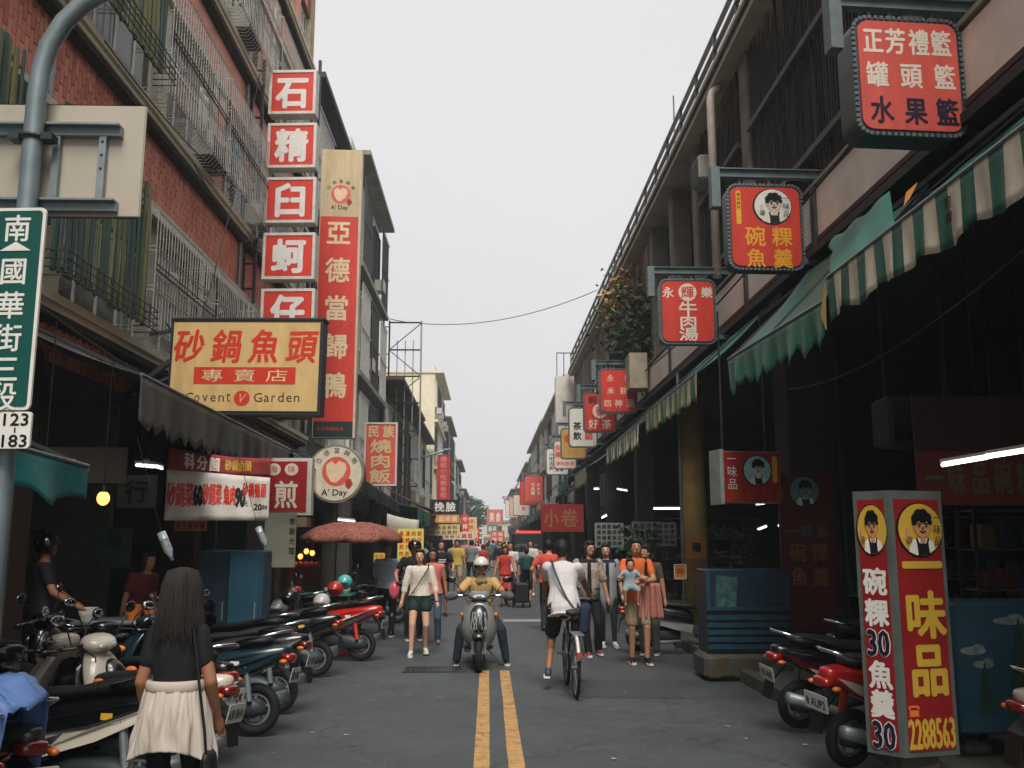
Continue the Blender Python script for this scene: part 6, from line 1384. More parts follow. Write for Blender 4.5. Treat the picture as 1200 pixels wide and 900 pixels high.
# the rider's scooter, facing the camera
rs_ = scooter('silver-grey scooter ridden by the person in yellow, nose on with its mirrors out', RX, RY+.25, -90, SIL, paint('#2c2f31'), '', steer=0, lean=0, group=None, rack=False)
rs_.scale = (1, 1.14, 1)
m = MB()
for k in range(9): m.tube([(.70+.012*math.sin(k), -.09+.022*k, .55), (.715, -.08+.02*k+.03*math.sin(k*2), .66), (.69, -.07+.018*k, .78)], .006, 5)
m.build('apron_graphic', mat('#9aa0a2', .4), rs_)
for sx in (-1, 1):
    m = MB(); m.cap((.44, sx*.3, .985), (.42, sx*.36, .965), .055, .06, 10); me = remesh(m, .012, 2, wob=.01, freq=20); o = link('handlebar_muff', me, rs_, label='grey padded muff over the grip'); me.materials.append(mat('#57595f', .85, var=.3, scale=20))
# bicycle
def bicycle(x, y, rz):
    rt = thing('bicycle', 'dark city bicycle seen from behind with a pale rear mudguard and red reflector', 'bicycle', (x, y, 0), R(rz)); r = .33; fr = paint('#1b2226')
    for wx, nm in ((-.52, 0), (.52, 1)):
        m = MB(); m.torus((wx, 0, r), r-.016, .02, 'y', 40, 8); t = m.build('tyre', M_['rubber'], rt, smooth=True)
        m = MB(); m.torus((wx, 0, r), r-.036, .011, 'y', 40, 6); m.build('rim', M_['steel'], t)
        m = MB()
        for k in range(28):
            a = 2*math.pi*k/28; m.bar((wx+.02*math.cos(a+.8), .02*(-1)**k, r+.02*math.sin(a+.8)), (wx+(r-.04)*math.cos(a), 0, r+(r-.04)*math.sin(a)), .0025)
        m.build('spokes', M_['chrome'], t, kind='stuff')
        m = MB(); m.tube([(wx, -.05, r), (wx, .05, r)], .018, 10); m.build('hub', M_['steel'], t)
        m = MB(); rs = []
        for a in range(-60 if nm == 0 else -30, 75 if nm == 0 else 70, 12):
            aa = R(a); rs.append([(wx-(q)*math.sin(aa), yy, r+q*math.cos(aa)) for q, yy in ((.345, -.028), (.362, 0), (.345, .028), (.35, 0))])
        m.rings(rs); m.build('mudguard', M_['white'], rt, smooth=True)
    m = MB(); bb = (-.05, 0, .28); st = (-.18, 0, .78); hd = (.36, 0, .82)
    m.tube([bb, st], .016, 8); m.tube([st, hd], .016, 8); m.tube([bb, (.38, 0, .68)], .018, 8); m.tube([hd, (.4, 0, .6)], .02, 8)
    for sx in (-1, 1): m.tube([(-.52, sx*.05, .33), bb], .01, 6); m.tube([(-.52, sx*.05, .33), st], .009, 6); m.tube([(.52, sx*.05, .33), (.41, sx*.04, .62)], .011, 6)
    m.build('frame', fr, rt, smooth=True)
    m = MB(); m.tube([(.36, 0, .82), (.33, 0, 1.0)], .014, 8); m.tube([(.24, -.28, 1.02), (.33, -.18, 1.03), (.36, 0, 1.0), (.33, .18, 1.03), (.24, .28, 1.02)], .012, 8); m.build('handlebar', M_['steel'], rt)
    m = MB()
    for sx in (-1, 1): m.tube([(.18, sx*.29, 1.015), (.27, sx*.27, 1.02)], .017, 8)
    m.build('grips', M_['ink'], rt)
    m = MB(); m.rings([sring(-.34, .09, .87, .93), sring(-.24, .085, .88, .94), sring(-.1, .03, .89, .93), sring(-.03, .015, .89, .92)]); m.tube([st, (-.2, 0, .88)], .013, 8); m.build('saddle', M_['seat'], rt, smooth=True)
    m = MB(); m.torus((-.05, .05, .28), .085, .006, 'y', 24, 5); m.bar((-.05, .06, .28), (-.07, .07, .43), .018); m.bar((-.05, -.06, .28), (-.03, -.07, .13), .018); m.cb((-.07, .12, .435), (.09, .09, .02)); m.cb((-.03, -.12, .125), (.09, .09, .02)); m.build('crank_and_pedals', M_['steeld'], rt)
    m = MB(); m.cb((-.885, 0, .5), (.03, .05, .06)); m.build('reflector', mat('#c22f16', .2, coat=.6), rt)
    m = MB(); m.box(-.86, -.4, -.06, -.045, .70, .71); m.box(-.86, -.4, .045, .06, .70, .71)
    for k in range(5): m.box(-.85+.1*k, -.84+.1*k, -.044, .044, .701, .709)
    m.bar((-.52, .05, .33), (-.75, .05, .7), .01); m.bar((-.52, -.05, .33), (-.75, -.05, .7), .01); m.build('rear_rack', M_['steel'], rt)
    return rt
bicycle(CX+.02, CY+.5, 91)

# ================================================================== OTHER THINGS ON THE STREET
# blue jacket thrown over the first scooter
jk = MB()
def jf(u, v):
    a = (u-.5)*2.3; X_ = -2.28 - 1.1*(1-v) ; wob = .035*noise.noise((u*9, v*6, 1)) + .02*noise.noise((u*22, v*14, 3))
    r0 = .30
    if abs(a) < .7: yy, zz = 4.95+a*.33, 1.0 + .02*math.cos(a*2)
    else: yy, zz = 4.95+math.copysign(.7*.33+(abs(a)-.7)*.12, a), 1.0-(abs(a)-.7)*1.35
    return (X_ + .05*math.sin(v*5+u*6), yy + wob*1.6, zz + wob - .1*(v > .9)*(v-.9)*10)
jk.sheet(jf, 60, 44); o = jk.build('rain_jacket', mat('#4c6a9c', .6, var=.2, scale=3, bump=.4), None, smooth=True, solid=.008)
tag(o, 'crumpled blue rain jacket draped over the scooter in the bottom left corner', 'jacket')
# patterned umbrella
c = at(412, 624, 17.0); rt = thing('parasol', 'faded red patterned market umbrella shading the stall on the left', 'umbrella', (c.x, 17.0, 0))
m = MB(); n = 8; rs = []
for t in (0, .35, .7, 1.):
    rs.append([(.9*t*math.cos(2*math.pi*k/32)*(1-.06*(k % 4 == 2)), .9*t*math.sin(2*math.pi*k/32)*(1-.06*(k % 4 == 2)), 2.04-.28*t**2.4+.05*(k % 4 == 0)*t) for k in range(32)])
rs.append([(p[0]*1.0, p[1]*1.0, p[2]-.09) for p in rs[-1]])
m.rings(rs, cap=False); m.build('canopy', mat('#94584a', .85, var=.7, scale=26, dirt=.6), rt, smooth=True, solid=.004)
m = MB(); m.tube([(0, 0, .05), (0, 0, 2.04)], .018, 8); m.build('pole', M_['galv'], rt)
for k in range(8): m = MB(); a = 2*math.pi*k/8; m.bar((0, 0, 1.7), (.5*math.cos(a), .5*math.sin(a), 1.93), .008); m.build('rib', M_['steeld'], rt)
m = MB(); m.tube([(0, 0, 0), (0, 0, .1)], [.22, .2], 16); m.build('base', M_['concd'], rt)
# stall carts, tables, cabinets
def table(label, x, y, z, w, d, h, mt, rz=0, name='table', cat='table', th=.04, clutter=0, seed=1, short='table'):
    rt = thing(name, label, cat, (x, y, z), R(rz))
    m = MB(); m.rbox((0, 0, h-th/2), (w, d, th), .01); m.build('top', mt, rt)
    for sx in (-1, 1):
        for sy in (-1, 1): m = MB(); m.bar((sx*(w/2-.05), sy*(d/2-.05), 0), (sx*(w/2-.05), sy*(d/2-.05), h-th-.001), .035); m.build('leg', M_['steeld'], rt)
    r_ = random.Random(seed)
    spots_ = sorted((r_.uniform(-w/2+.1, w/2-.1), r_.uniform(-d/2+.08, d/2-.08)) for i in range(clutter))
    for i, (a, b) in enumerate(spots_):
        q = Vector((x+a*math.cos(R(rz))-b*math.sin(R(rz)), y+a*math.sin(R(rz))+b*math.cos(R(rz)), z+h))
        cc = r_.choice((('steel cooking pot', 'pot', M_['chrome']), ('white melamine bowl', 'bowl', M_['white']), ('orange sauce tub', 'tub', M_['orange']), ('green bottle', 'bottle', M_['green'])))
        m = MB(); rr = r_.uniform(.05, .1) if cc[1] != 'bottle' else .03; hh = r_.uniform(.08, .16) if cc[1] != 'bottle' else .24
        if cc[1] == 'bottle': m.tube([(0, 0, 0), (0, 0, .15), (0, 0, .19), (0, 0, .24)], [.03, .03, .012, .012], 10)
        elif cc[1] == 'pot': m.tube([(0, 0, 0), (0, 0, hh), (0, 0, hh+.01), (0, 0, hh+.03)], [rr, rr, rr*1.06, rr*.3], 14)
        else: m.tube([(0, 0, 0), (0, 0, hh*.5), (0, 0, hh)], [rr*.55, rr*.85, rr], 14)
        o = m.build(cc[1], cc[2], None, loc=q, smooth=False); tag(o, f'{cc[0]}, {("first", "second", "third", "fourth", "fifth", "sixth")[i]} thing from the left on the {short}', cc[1])
    return rt
table('metal stall table under the bottle on the left', -3.85, 10.3, .1, .9, .6, .8, M_['steel'], 5, clutter=5, seed=2, short='left metal stall table')
table('dark work table at the back of the left shop', -5.6, 9.6, .1, 1.6, .7, .8, M_['steeld'], 0, clutter=6, seed=4, short='dark back table')
table('stall table beneath the patterned umbrella', -2.9, 16.6, 0, 1.2, .7, .82, M_['green'], 0, clutter=6, seed=5, short='umbrella stall table')
table('counter with white trays inside the right arcade', 5.3, 13.4, .1, 1.2, .8, .9, M_['steel'], 0, clutter=5, seed=6, short='right arcade counter')
def cabinet(label, x, y, z, w, d, h, mt, rz=0, door=None, name='cabinet', cat='cabinet', nd=2):
    rt = thing(name, label, cat, (x, y, z), R(rz)); m = MB(); m.rbox((0, 0, h/2), (w, d, h), .015); m.build('carcass', mt, rt)
    for i in range(nd):
        m = MB(); a = -w/2+.03+(w-.06)*i/nd; b = -w/2+.03+(w-.06)*(i+1)/nd-.012; m.box(a, b, -d/2-.018, -d/2-.001, .05, h-.05); p_ = m.build('door', door or mt, rt)
        m = MB(); m.box(b-.05, b-.035, -d/2-.035, -d/2-.0185, h*.45, h*.6); m.build('handle', M_['steel'], p_)
    return rt
TB = mat('#0b4152', .55, var=.25, scale=3, dirt=.45); TB2 = mat('#0a2f42', .5, var=.35, scale=5, dirt=.6)
c = gnd(296, 745); cabinet('tall blue-green metal cabinet in the left shop front', at(292, 700, 11.6).x, 11.6, .1, .42, .4, 1.5, TB, nd=1)
cabinet('darker blue cabinet just left of the tall blue-green one', at(255, 700, 11.8).x, 11.8, .1, .42, .4, 1.5, mat('#0b2b3c', .6, dirt=.4), nd=1)
x0 = at(876, 700, 12.2).x
rt = cabinet('big scratched blue fish tank crate by the pillar on the right', x0, 12.5, .3, 1.04, .6, 1.05, TB2, nd=0, name='fish_tank', cat='tank')
for k in range(5): m = MB(); m.box(-.53, .53, -.33, -.301, .06+.09*k, .12+.09*k); m.build('batten', TB, rt)
m = MB(); m.box(-.5, .5, -.304, -.3015, .05, .52); m.build('slots', M_['black'], rt)
m = MB(); m.box(-.53, .53, -.33, -.301, .54, .58); m.box(-.53, -.49, -.33, -.301, .581, 1.03); m.box(.49, .53, -.33, -.301, .581, 1.03); m.build('frame', TB, rt)
m = MB(); m.add([(-.42, -.304, .55), (-.15, -.304, .57), (-.12, -.304, .95), (-.39, -.304, .98)], [(0, 1, 2, 3)]); m.build('peeled_patch', mat('#3a6668', .7, var=.6, scale=14, dirt=.95), rt)
b = thing('concrete_block', 'low concrete kerb block with worn yellow and black stripes beneath the blue tank', 'kerb', (x0+.0, 12.45, 0))
m = MB(); m.rbox((0, 0, .15), (1.2, .7, .3), .05); m.build('block', M_['concd'], b)
for k in range(4): m = MB(); m.add([(-.55+.32*k, -.354, .03), (-.4+.32*k, -.354, .03), (-.28+.32*k, -.354, .26), (-.43+.32*k, -.354, .26)], [(0, 1, 2, 3)]); m.build('stripe', mat('#4b4024', .8, dirt=.8), b)
q = at(1160, 770, 7.4)
rt = cabinet('teal painted cabinet with a pine tree mural behind the standing sign', q.x+.12, 7.5, .3, .95, .6, .95, mat('#0d4456', .6, var=.3, scale=2.5, dirt=.5), nd=0)
mu = [mat('#16331f', .8), mat('#7f8f8c', .8, var=.5, scale=20, dirt=.8)]
m = MB()
for (tx, s2) in ((.0, 1.), (-.28, .55)):
    for k in range(6): m.poly([(tx-.13*s2*(1-k/7), .15+k*.1*s2), (tx+.13*s2*(1-k/7), .14+k*.1*s2), (tx+.01, .33*s2+.15*(1-s2)+k*.1*s2)], -.306-.001*k, -.301)
m.build('painted_trees', mu[0], rt, kind='stuff')
m = MB()
for (tx, tz, w_) in ((-.05, .82, .13), (-.35, .6, .1), (-.28, .5, .08), (.3, .72, .12), (.2, .45, .1)): disc(m, tx, tz, w_, .03, -.303, -.301, 12); disc(m, tx+.04, tz+.02, w_*.5, .03, -.3035, -.3011, 12)
m.build('painted_clouds', mu[1], rt, kind='stuff')
o = MB().rbox((0, 0, .09), (.22, .3, .18), .03).build('concrete_lump', mat('#7b776e', .9, var=.5, scale=12, bump=.4, dirt=.6), None, loc=gnd(1140, 893)); tag(o, 'speckled concrete weight block at the foot of the standing sign', 'block')
# stack of stools and crates inside both arcades
for i, (x, y, z, c_, lb) in enumerate(((4.6, 12.2, .1, '#1b3f57', 'blue plastic crate at the back of the right arcade, left of the stack'), (4.6, 12.2, .42, '#1b3f57', 'upper blue plastic crate of the right arcade stack'), (5.2, 12.0, .1, '#5b1d1c', 'dark red plastic crate inside the right arcade'), (-4.6, 13.5, .1, '#24463d', 'green plastic crate against the left partition'), (-2.05, 14.9, 0, '#b2392a', 'low red plastic basin at the bald man\'s feet'))):
    rt = thing('plastic_crate', lb, 'crate', (x, y, z)); mt = mat(c_, .5); low = 'basin' in lb; H_2 = .12 if low else .3
    m = MB(); m.box(-.22, .22, -.16, .16, 0, .02); m.box(-.22, .22, -.16, -.14, .021, H_2); m.box(-.22, .22, .14, .16, .021, H_2); m.box(-.22, -.2, -.139, .139, .021, H_2); m.box(.2, .22, -.139, .139, .021, H_2); m.build('walls', mt, rt)

def stool(label, x, y, z, c_):
    rt = thing('stool', label, 'stool', (x, y, z)); m = MB(); m.tube([(0, 0, .43), (0, 0, .46)], .16, 18); m.build('seat', mat(c_, .45), rt)
    for k in range(4): a = R(45+90*k); m = MB(); m.bar((.12*math.cos(a), .12*math.sin(a), .43), (.17*math.cos(a), .17*math.sin(a), 0), .025); m.build('leg', mat(c_, .45), rt)
stool('red plastic stool inside the left shop', -5.0, 8.7, .1, '#8d2420'); stool('blue plastic stool inside the left shop', -5.5, 8.2, .1, '#1d3f66'); stool('red stool inside the right arcade', 5.0, 9.2, .1, '#8d2420')
# shelves with goods, notice sheets inside the shops
def shelves(label, x, y, z, w, d, h, n, seed, rz=0):
    rt = thing('shelf_rack', label, 'shelf', (x, y, z), R(rz)); r_ = random.Random(seed)
    for sx in (-1, 1):
        for sy in (-1, 1): m = MB(); m.cb((sx*w/2, sy*d/2, h/2), (.035, .035, h)); m.build('upright', M_['steeld'], rt)
    for k in range(n):
        z_ = .15+(h-.2)*k/(n-1) if n > 1 else h; m = MB(); m.box(-w/2+.02, w/2-.02, -d/2+.02, d/2-.02, z_, z_+.02); sh_ = m.build('shelf', M_['steel'], rt)
        if k < n-1:
            a = -w/2+.1; m = MB()
            while a < w/2-.15:
                ww = r_.uniform(.06, .22); hh = r_.uniform(.1, (h-.3)/(n-1)*.8); m.rbox((a+ww/2, r_.uniform(-.05, .05), z_+.021+hh/2), (ww, d*.6, hh), .02, r_.randrange(5)); a += ww+r_.uniform(.01, .1)
            m.build('goods', [mat('#7d7a6c', .7), mat('#6b2a22', .6), mat('#23455a', .6), mat('#8a7a3f', .6), mat('#2e4a3a', .6)], rt, kind='stuff')
shelves('steel shelf of jars and boxes at the back of the left shop', -7.2, 12.0, .1, 2.2, .4, 2.0, 5, 1); shelves('shelf rack on the partition of the near left shop', -6.2, 12.15, .1, 1.0, .35, 1.8, 4, 8)
shelves('shelf rack deep inside the right arcade', 7.0, 13.9, .1, 2.4, .4, 2.0, 5, 3); shelves('louvred rack of pans behind the standing sign', 4.75, 7.35, .1, .8, .3, 1.7, 9, 5)
shelves('shelf rack deep inside the right arcade by the pillar banner', 6.2, 10.9, .1, 1.3, .4, 2.0, 5, 6); shelves('steel shelf behind the round yellow pillar', 5.6, 23.9, .1, 2.4, .4, 2.2, 5, 7)
plate('dull greenish hanging board with a dark character pair in the left shop', 160, 576, 10.4, .42, .36, mat('#4b5a4c', .7, dirt=.4), [('行', 0, .0, .26, .26, M_['ink'], .04)], name='notice')
plate('greenish patched sign sheet on the near left shop wall', 133, 642, 12.2, .42, .5, mat('#3e5a57', .7, var=.4, dirt=.6), [('麵', 0, .1, .2, .2, mat('#20302e'), .03)], name='notice')
plate('beige board with a narrow strip of characters right of the cabinet', 328, 633, 12.9, .42, .72, mat('#7d7a6c', .7, dirt=.4), [(ch, .16, .25-.13*i, .1, .08, M_['ink'], .02) for i, ch in enumerate('謝謝光臨')], name='notice')
plate('long dim signboard above the left shop', 100, 545, 9.3, .8, .35, mat('#2a2420', .7, dirt=.4), [], name='notice')
plate('dim red signboard with gold characters under the tube lamps on the right', 1175, 560, 8.6, 1.6, .5, mat('#6a1c18', .7, dirt=.4), grid_txt('一味品碗粿魚羹', 1.5, .4, 7, 1, mat('#5e5a35', .7), .02), name='shop_sign')
plate('dark red upper board over the tube lamps on the right', 1180, 500, 8.8, 1.8, .6, mat('#3b1513', .7, dirt=.5), [], name='shop_sign')
# air conditioner hanging in the arcade
rt = thing('wall_unit', 'dark air conditioner hanging under the arcade ceiling on the right', 'air conditioner', (4.75, 10.2, 3.0)); m = MB(); m.rbox((0, 0, 0), (.85, .5, .55), .04); m.build('case', mat('#3b403e', .6, dirt=.4), rt)
for k in range(9): m = MB(); m.box(-.38+.04*k, -.36+.04*k, -.26, -.252, -.22, .22); m.build('louvre', M_['ink'], rt)
m = MB(); m.bar((-.35, 0, .27), (-.35, 0, 1.9), .02); m.bar((.35, 0, .27), (.35, 0, 1.9), .02); m.build('hangers', M_['steeld'], rt)
# lamps
def tube_lamp(label, p, q, power=1, e=3.0):
    p, q = Vector(p), Vector(q); rt = thing('tube_lamp', label, 'lamp', (p+q)/2); c = (p+q)/2; m = MB(); m.M = Matrix.Translation(-c)
    m.tube([p, q], .016, 8); m.build('tube', mat('#e8eef2', .5, emit=e), rt)
    m = MB(); m.M = Matrix.Translation(-c); m.bar(p+Vector((0, 0, .035)), q+Vector((0, 0, .035)), .05, .025); m.build('fitting', M_['white'], rt)
    m = MB(); m.M = Matrix.Translation(-c); 
    for t in (.15, .85): a = p.lerp(q, t); m.bar(a+Vector((0, 0, .05)), (a.x, a.y, max(a.z+.3, 3.5 if a.x < 0 else 4.9)), .008)
    m.build('wire', M_['wire'], rt)
tube_lamp('left one of the two tube lamps in line above the dim red board', at(1104, 545, 7.9), at(1157, 536, 7.5), e=5)
tube_lamp('right one of the two tube lamps in line above the dim red board', at(1159, 535, 7.5), at(1215, 526, 7.1), e=5)
tube_lamp('tube lamp just left of the round yellow pillar', at(766, 596, 20), at(799, 596, 20), e=5)
tube_lamp('small tube lamp deep behind the hanging portrait sign', at(886, 591, 17), at(896, 590, 17), e=3); tube_lamp('small slanted lamp under the portrait sign', at(888, 621, 19), at(898, 617, 18), e=3); tube_lamp('small lamp beside the pillar banner', at(912, 616, 16), at(922, 616, 16), e=3)
tube_lamp('first lamp in the left shop ceiling', at(160, 545, 10.2), at(180, 547, 10.6), e=2.5); tube_lamp('second lamp in the left shop ceiling, nearer the banner', at(170, 543, 10.8), at(190, 549, 11.4), e=2.5)
tube_lamp('lamp tube over the umbrella stall', at(396, 609, 18.5), at(416, 611, 18.5), e=3); tube_lamp('short tube lamp above the red banner shop', at(696, 573, 24), at(702, 573, 24), e=3); tube_lamp('slanted short lamp over the menu sheets', at(705, 607, 22), at(711, 604, 22), e=3); tube_lamp('tiny paired lamp high in the right walkway', at(723, 573, 23), at(735, 575, 23), e=3)
def bulb(label, p, e=5, r=.045, top=3.4):
    rt = thing('light_bulb', label, 'lamp', p); m = MB(); m.ell((0, 0, 0), (r, r, r*1.15), 12, 9); m.build('glass', mat('#ff9a45', .3, emit=e), rt, smooth=True)
    m = MB(); m.tube([(0, 0, r*.9), (0, 0, r*2.1)], r*.5, 8); m.tube([(0, 0, r*2), (0, 0, top-p.z)], .005, 5); m.build('socket', M_['ink'], rt)
bulb('glowing bare bulb under the teal awning at the left edge', at(51, 571, 7.2)); bulb('glowing bare bulb hanging further into the left shop', at(121, 584, 8.6), r=.055)
for i, (px, py) in enumerate(((434, 615), (440, 616), (427, 614))): bulb(('right', 'middle', 'left')[(2, 1, 0)[i] if 0 else i] + ' bulb of the row of three behind the umbrella', at(px, py, 21), 4, .04, 2.9)
for i, (px, py) in enumerate(((359, 646), (366, 648), (352, 652))): bulb(('small warm bulb in the food stall left of the umbrella, upper', 'small warm bulb in the food stall, right one', 'small warm bulb in the food stall, lowest')[i], at(px, py, 17.5), 3.5, .045, 3)
rt = thing('food_warmer', 'small lit red food stall box left of the umbrella', 'stall', (at(360, 655, 17.6).x, 17.6, 0)); m = MB(); m.box(-.3, .3, -.2, .2, .9, 1.25); m.build('counter', M_['darkred'], rt); m = MB(); m.box(-.32, .32, -.22, .22, .0, .899); m.build('base', M_['steeld'], rt)
m = MB(); [m.ell((-.2+.1*i, -.1, 1.29), .05, 10, 6) for i in range(5)]; m.build('food', M_['orange'], rt, kind='stuff')
# upside-down drink bottles hung as fly scarers
for lb, px, py, Y, rx in (('clear plastic bottle hanging tilted in front of the left shop', 195, 639, 7.6, -25), ('second clear bottle hanging below the cloth banner', 307, 629, 10.2, -25)):
    c = at(px, py, Y); rt = thing('plastic_bottle', lb, 'bottle', c, 0, rot=(0, R(rx), 0))
    m = MB(); m.tube([(0, 0, .115), (0, 0, .11), (0, 0, -.05), (0, 0, -.09), (0, 0, -.11)], [.02, .035, .035, .018, .013], 12); m.build('body', mat('#b9c6cc', .08, var=.3, scale=12, coat=1, alpha=.75), rt, smooth=True)
    m = MB(); m.tube([(0, 0, -.111), (0, 0, -.13)], .015, 10); m.build('cap', mat('#1f5a94', .4), rt); m = MB(); m.tube([(0, 0, -.03), (0, 0, .05)], .0358, 12, False); m.build('label_band', mat('#8c8f92', .5, var=.5, scale=20), rt)
    m = MB(); m.tube([(0, 0, .11), (.25*math.sin(-R(rx)), 0, .9)], .003, 4); m.build('string', M_['wire'], rt)
# helmets hung on the left-hand scooters, goods at the red scooter
for i, (px, py, Y, c_, lb) in enumerate(((393, 690, 14.8, '#b8302a', 'red and white helmet hanging above the red scooter'), (377, 705, 13.9, '#c9c5c0', 'white helmet among the mirrors beside the red scooter'), (340, 700, 13, '#15171a', 'black helmet in front of the beige board'), (327, 712, 13.4, '#8a8d8f', 'grey helmet left of the black one'), (130, 655, 9.2, '#0d1114', 'black helmet hooked at the left stall'), (404, 682, 15.5, '#57b0b0', 'pale teal helmet near the umbrella pole'))):
    if 'hooked' in lb: continue
    c = at(px, py, Y); m = MB(); m.ell((0, 0, 0), (.125, .14, .12), 14, 10); m.box(-.07, .07, -.2, -.1, -.02, .03); o = m.build('helmet', paint(c_), None, loc=c, smooth=True); tag(o, lb, 'helmet', 'helmets hung on the left-hand scooters'); o['kind'] = 'thing'
# bare steel sign tower
rt = thing('sign_tower', 'bare steel sign tower with diagonal braces rising over the left roofs', 'tower', (at(470, 600, 41).x, 41, 0))
xs = [at(447, 500, 41).x, at(454, 500, 41).x, at(492, 500, 41).x]; m_st = mat('#22272a', .6, .3); m_pale = mat('#8d9292', .5, .4)
for x in xs: m = nmb(rt); m.box(x-.035, x+.035, 40.96, 41.04, 3.0, at(470, 376, 41).z); m.build('upright', m_st if x != xs[2] else m_pale, rt)
zs = [at(470, p_, 41).z for p_ in (378, 410, 441, 472, 505, 538, 570)]
for i, z_ in enumerate(zs):
    m = nmb(rt); m.bar((xs[1]+.04, 41, z_), (xs[2]-.04, 41, z_), .06); m.build('cross_bar', m_st, rt)
    m = nmb(rt); m.bar((xs[0]+.036, 41, z_-.2), (xs[1]-.036, 41, z_-.2), .04); m.build('rung', m_st, rt)
    if i < len(zs)-1: m = nmb(rt); a, b = ((xs[2]-.05, zs[i]-.05), (xs[1]+.05, zs[i+1]+.05)) if i % 2 == 0 else ((xs[1]+.05, zs[i]-.05), (xs[2]-.05, zs[i+1]+.05)); m.bar((a[0], 41.05, a[1]), (b[0], 41.05, b[1]), .035); m.build('brace', m_st, rt)
for k in range(3): x = xs[1]+(xs[2]-xs[1])*(k+1)/4; m = nmb(rt); m.box(x-.02, x+.02, 41.06, 41.09, 4, zs[0]-.8); m.build('slender_post', m_pale, rt)
# overhead cables
def cable(label, pts, r=.012):
    m = MB(); m.tube(pts, r, 5, False); o = m.build('overhead_cable', M_['wire'], None); tag(o, label, 'cable'); return o
def sag(p, q, d, n=14): return [Vector(p).lerp(Vector(q), i/n)-Vector((0, 0, d*4*(i/n)*(1-i/n))) for i in range(n+1)]
cable('thin cable crossing the sky from the steel tower to the right-hand roof', sag(at(492, 379, 41), at(700, 340, 36), .5), .016)
cable('cable running from the pale grey house to the top of the steel tower', sag(at(430, 366, 37), at(480, 378, 41), .05), .018)
cable('black cable sagging along the left facade under the first ledge', sag((-4.5, 9, 4.05), (-4.45, 24, 3.9), .3), .015)
cable('second looser cable on the left facade beside the sign brackets', sag((-4.35, 12.5, 4.6), (-4.3, 26, 4.0), .6), .012)
cable('cable looping beneath the striped awning on the right', sag((3.2, 4.5, 3.6), (3.6, 11, 3.5), .25), .012)
cable('pinkish washing line hanging down the left brick wall', sag((-4.6, 17.6, 10.9), (-4.4, 14.0, 4.9), .35), .01)
for (a, b, d) in (((3.98, 6, 4.9), (3.98, 30, 4.8), .2),): cable('cable bundle strung under the right-hand balconies', sag(a, b, d), .02)
cable('thick cable looping along the right parapet from bracket to bracket', sag((3.95, 9.5, 6.0), (3.95, 24, 6.0), .25), .016)
cable('thin cable from the left ledge across to the column of square signs', sag((-4.6, 10.5, 7.6), (-4.5, 18.2, 8.4), .3), .01)
cable('slack cable between the second ledge and the tall red sign', sag((-4.6, 14, 7.5), (-4.5, 20.5, 8.0), .5), .01)
# washing hung in the cages
for i, (y_, z_, c_, lb) in enumerate(((14.2, 8.9, '#c9c4bb', 'white shirt drying in the second-storey cage, nearer the slat screen'), (16.2, 8.9, '#5d7f9c', 'pale blue cloth drying in the second-storey cage'), (16.9, 8.85, '#b0665a', 'pink cloth drying beside the pale blue one'), (13.4, 5.6, '#8b8f80', 'grey towel drying in the lowest cage behind the yellow sign'))):
    m = MB(); m.sheet(lambda u, v: (XL+.3+.03*math.sin(u*9+i), y_+.42*u, z_-.55*(1-v)+.02*math.sin(u*5)), 12, 6); o = m.build('laundry', mat(c_, .85, dirt=.2), None, smooth=True, solid=.006); tag(o, lb, 'laundry')
# small lamp arm far left, traffic light far away
rt = thing('street_light', 'pale street light arm reaching over the left roofs', 'street light', (at(496, 540, 60).x, 60, 0)); a, b = at(492, 537, 60), at(524, 527, 60)
m = nmb(rt); m.tube([(a.x-.4, 60, 0), (a.x-.4, 60, a.z-.2), (a.x, 60, a.z), (b.x, 60, b.z)], .07, 8); m.build('pole', M_['galv'], rt); m = nmb(rt); m.rbox((b.x, 60, b.z), (.5, .2, .12), .04); m.build('lamp_head', M_['steel'], rt)
# low cart pushed by the woman in the apron; van far off
x, y = gp(592, 711); rt = thing('hand_cart', 'low black two-wheeled shopping cart beside the woman in the red apron', 'cart', (x+.42, y-.3, 0)); m = MB(); m.rbox((0, 0, .38), (.4, .4, .5), .04); m.build('bag', M_['black'], rt)
for sx in (-1, 1): m = MB(); m.torus((sx*.22, 0, .09), .07, .02, 'x', 16, 6); m.build('wheel', M_['rubber'], rt)
m = MB(); m.tube([(-.17, .2, .3), (-.17, .3, .95), (.17, .3, .95), (.17, .2, .3)], .012, 6); m.build('handle', M_['steel'], rt)
rt = thing('delivery_truck', 'small dark truck with a red light strip parked far down on the right', 'truck', (at(619, 650, 46).x, 46, 0)); m = MB(); m.rbox((0, 1.2, 1.25), (1.5, 2.6, 1.7), .1); m.build('box_body', mat('#15282a', .5), rt); m = MB(); m.rbox((0, -.75, .95), (1.4, 1.2, 1.2), .15); cb2 = m.build('cab', mat('#1b2326', .4), rt)
m = MB(); m.box(-.6, .6, -1.362, -1.352, 1.0, 1.45); m.build('windscreen', M_['glass'], cb2); m = MB(); m.box(-.6, .6, -.12, -.08, 2.05, 2.17); m.build('light_strip', mat('#d8402c', .4, emit=1.2), rt)
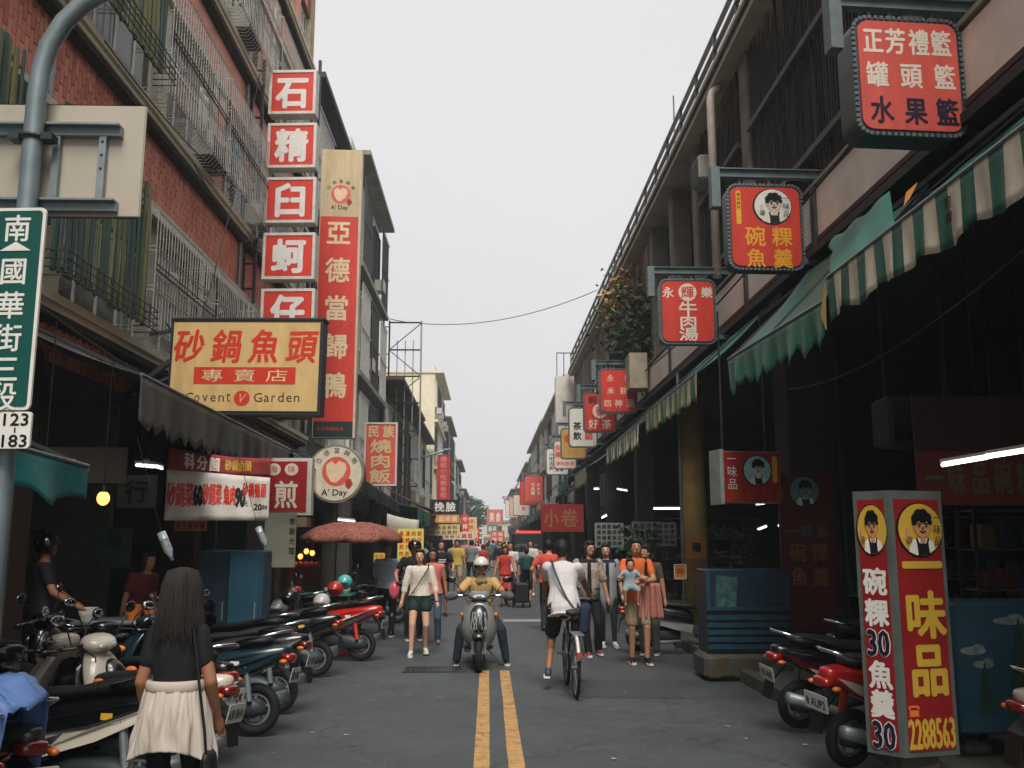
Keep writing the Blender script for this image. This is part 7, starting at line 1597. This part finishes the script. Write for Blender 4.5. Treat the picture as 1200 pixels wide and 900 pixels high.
for sx in (-1, 1):
    for yy in (-.8, 1.8): m = MB(); m.torus((sx*.68, yy, .3), .2, .09, 'x', 18, 8); m.build('wheel', M_['rubber'], rt)
    m = MB(); m.box(sx*.5-.1, sx*.5+.1, -1.37, -1.351, .6, .72); m.build('headlight', M_['chrome'], rt)
# potted plants near the menu sheets
for i, (px, Y) in enumerate(((735, 19.5), (742, 20), (860, 16))):
    c = at(px, 700, Y); rt = thing('potted_plant', ('leafy potted plant behind the two women', 'taller potted plant behind the women', 'potted plant behind the blue tank')[i], 'plant', (c.x+.2, Y, .1)); m = MB(); m.tube([(0, 0, 0), (0, 0, .3)], [.14, .18], 14); m.build('pot', mat('#5e3527', .8), rt)
    m = MB(); m.M = Matrix(); [m.tube([(0, 0, .3), (.15*math.cos(a), .15*math.sin(a), 1.1)], .01, 5) for a in (0, 1.5, 3, 4.5)]; m.build('stem', M_['wood'], rt)
    leaves(rt, [(c.x+.2+.15*math.cos(k), Y+.15*math.sin(k), 1.0+.25*(k % 4)) for k in range(12)], GR, .07, 260, i, spread=.13)
# litter specks on the road
lt = MB(); r_ = random.Random(4)
for i in range(46):
    x, y = r_.uniform(-3, 3), r_.uniform(7, 26); s2 = r_.uniform(.012, .035); a = r_.uniform(0, 3); lt.add([(x+s2*math.cos(a+q), y+s2*math.sin(a+q), .006+rz_(x)+.004*(k_ % 2)) for k_, q in enumerate((0, 1.4, 3.1, 4.6))], [(0, 1, 2, 3)])
lt.build('litter', mat('#8f9290', .8), None, kind='stuff')

# ================================================================== AIR: faint haze down the street
hz = MB().box(-120, 120, -12, 230, -1.3, 24).build('haze', [], None, kind='stuff')
hm = bpy.data.materials.new('haze'); hm.use_nodes = True; t = hm.node_tree; t.nodes.clear(); o_ = t.nodes.new('ShaderNodeOutputMaterial'); v_ = t.nodes.new('ShaderNodeVolumePrincipled')
v_.inputs['Color'].default_value = (.86, .93, 1.0, 1); v_.inputs['Density'].default_value = .0016; v_.inputs['Anisotropy'].default_value = .2
t.links.new(v_.outputs[0], o_.inputs['Volume']); hz.data.materials.append(hm)

for _s in [_tmp]: bpy.data.scenes.remove(_s)
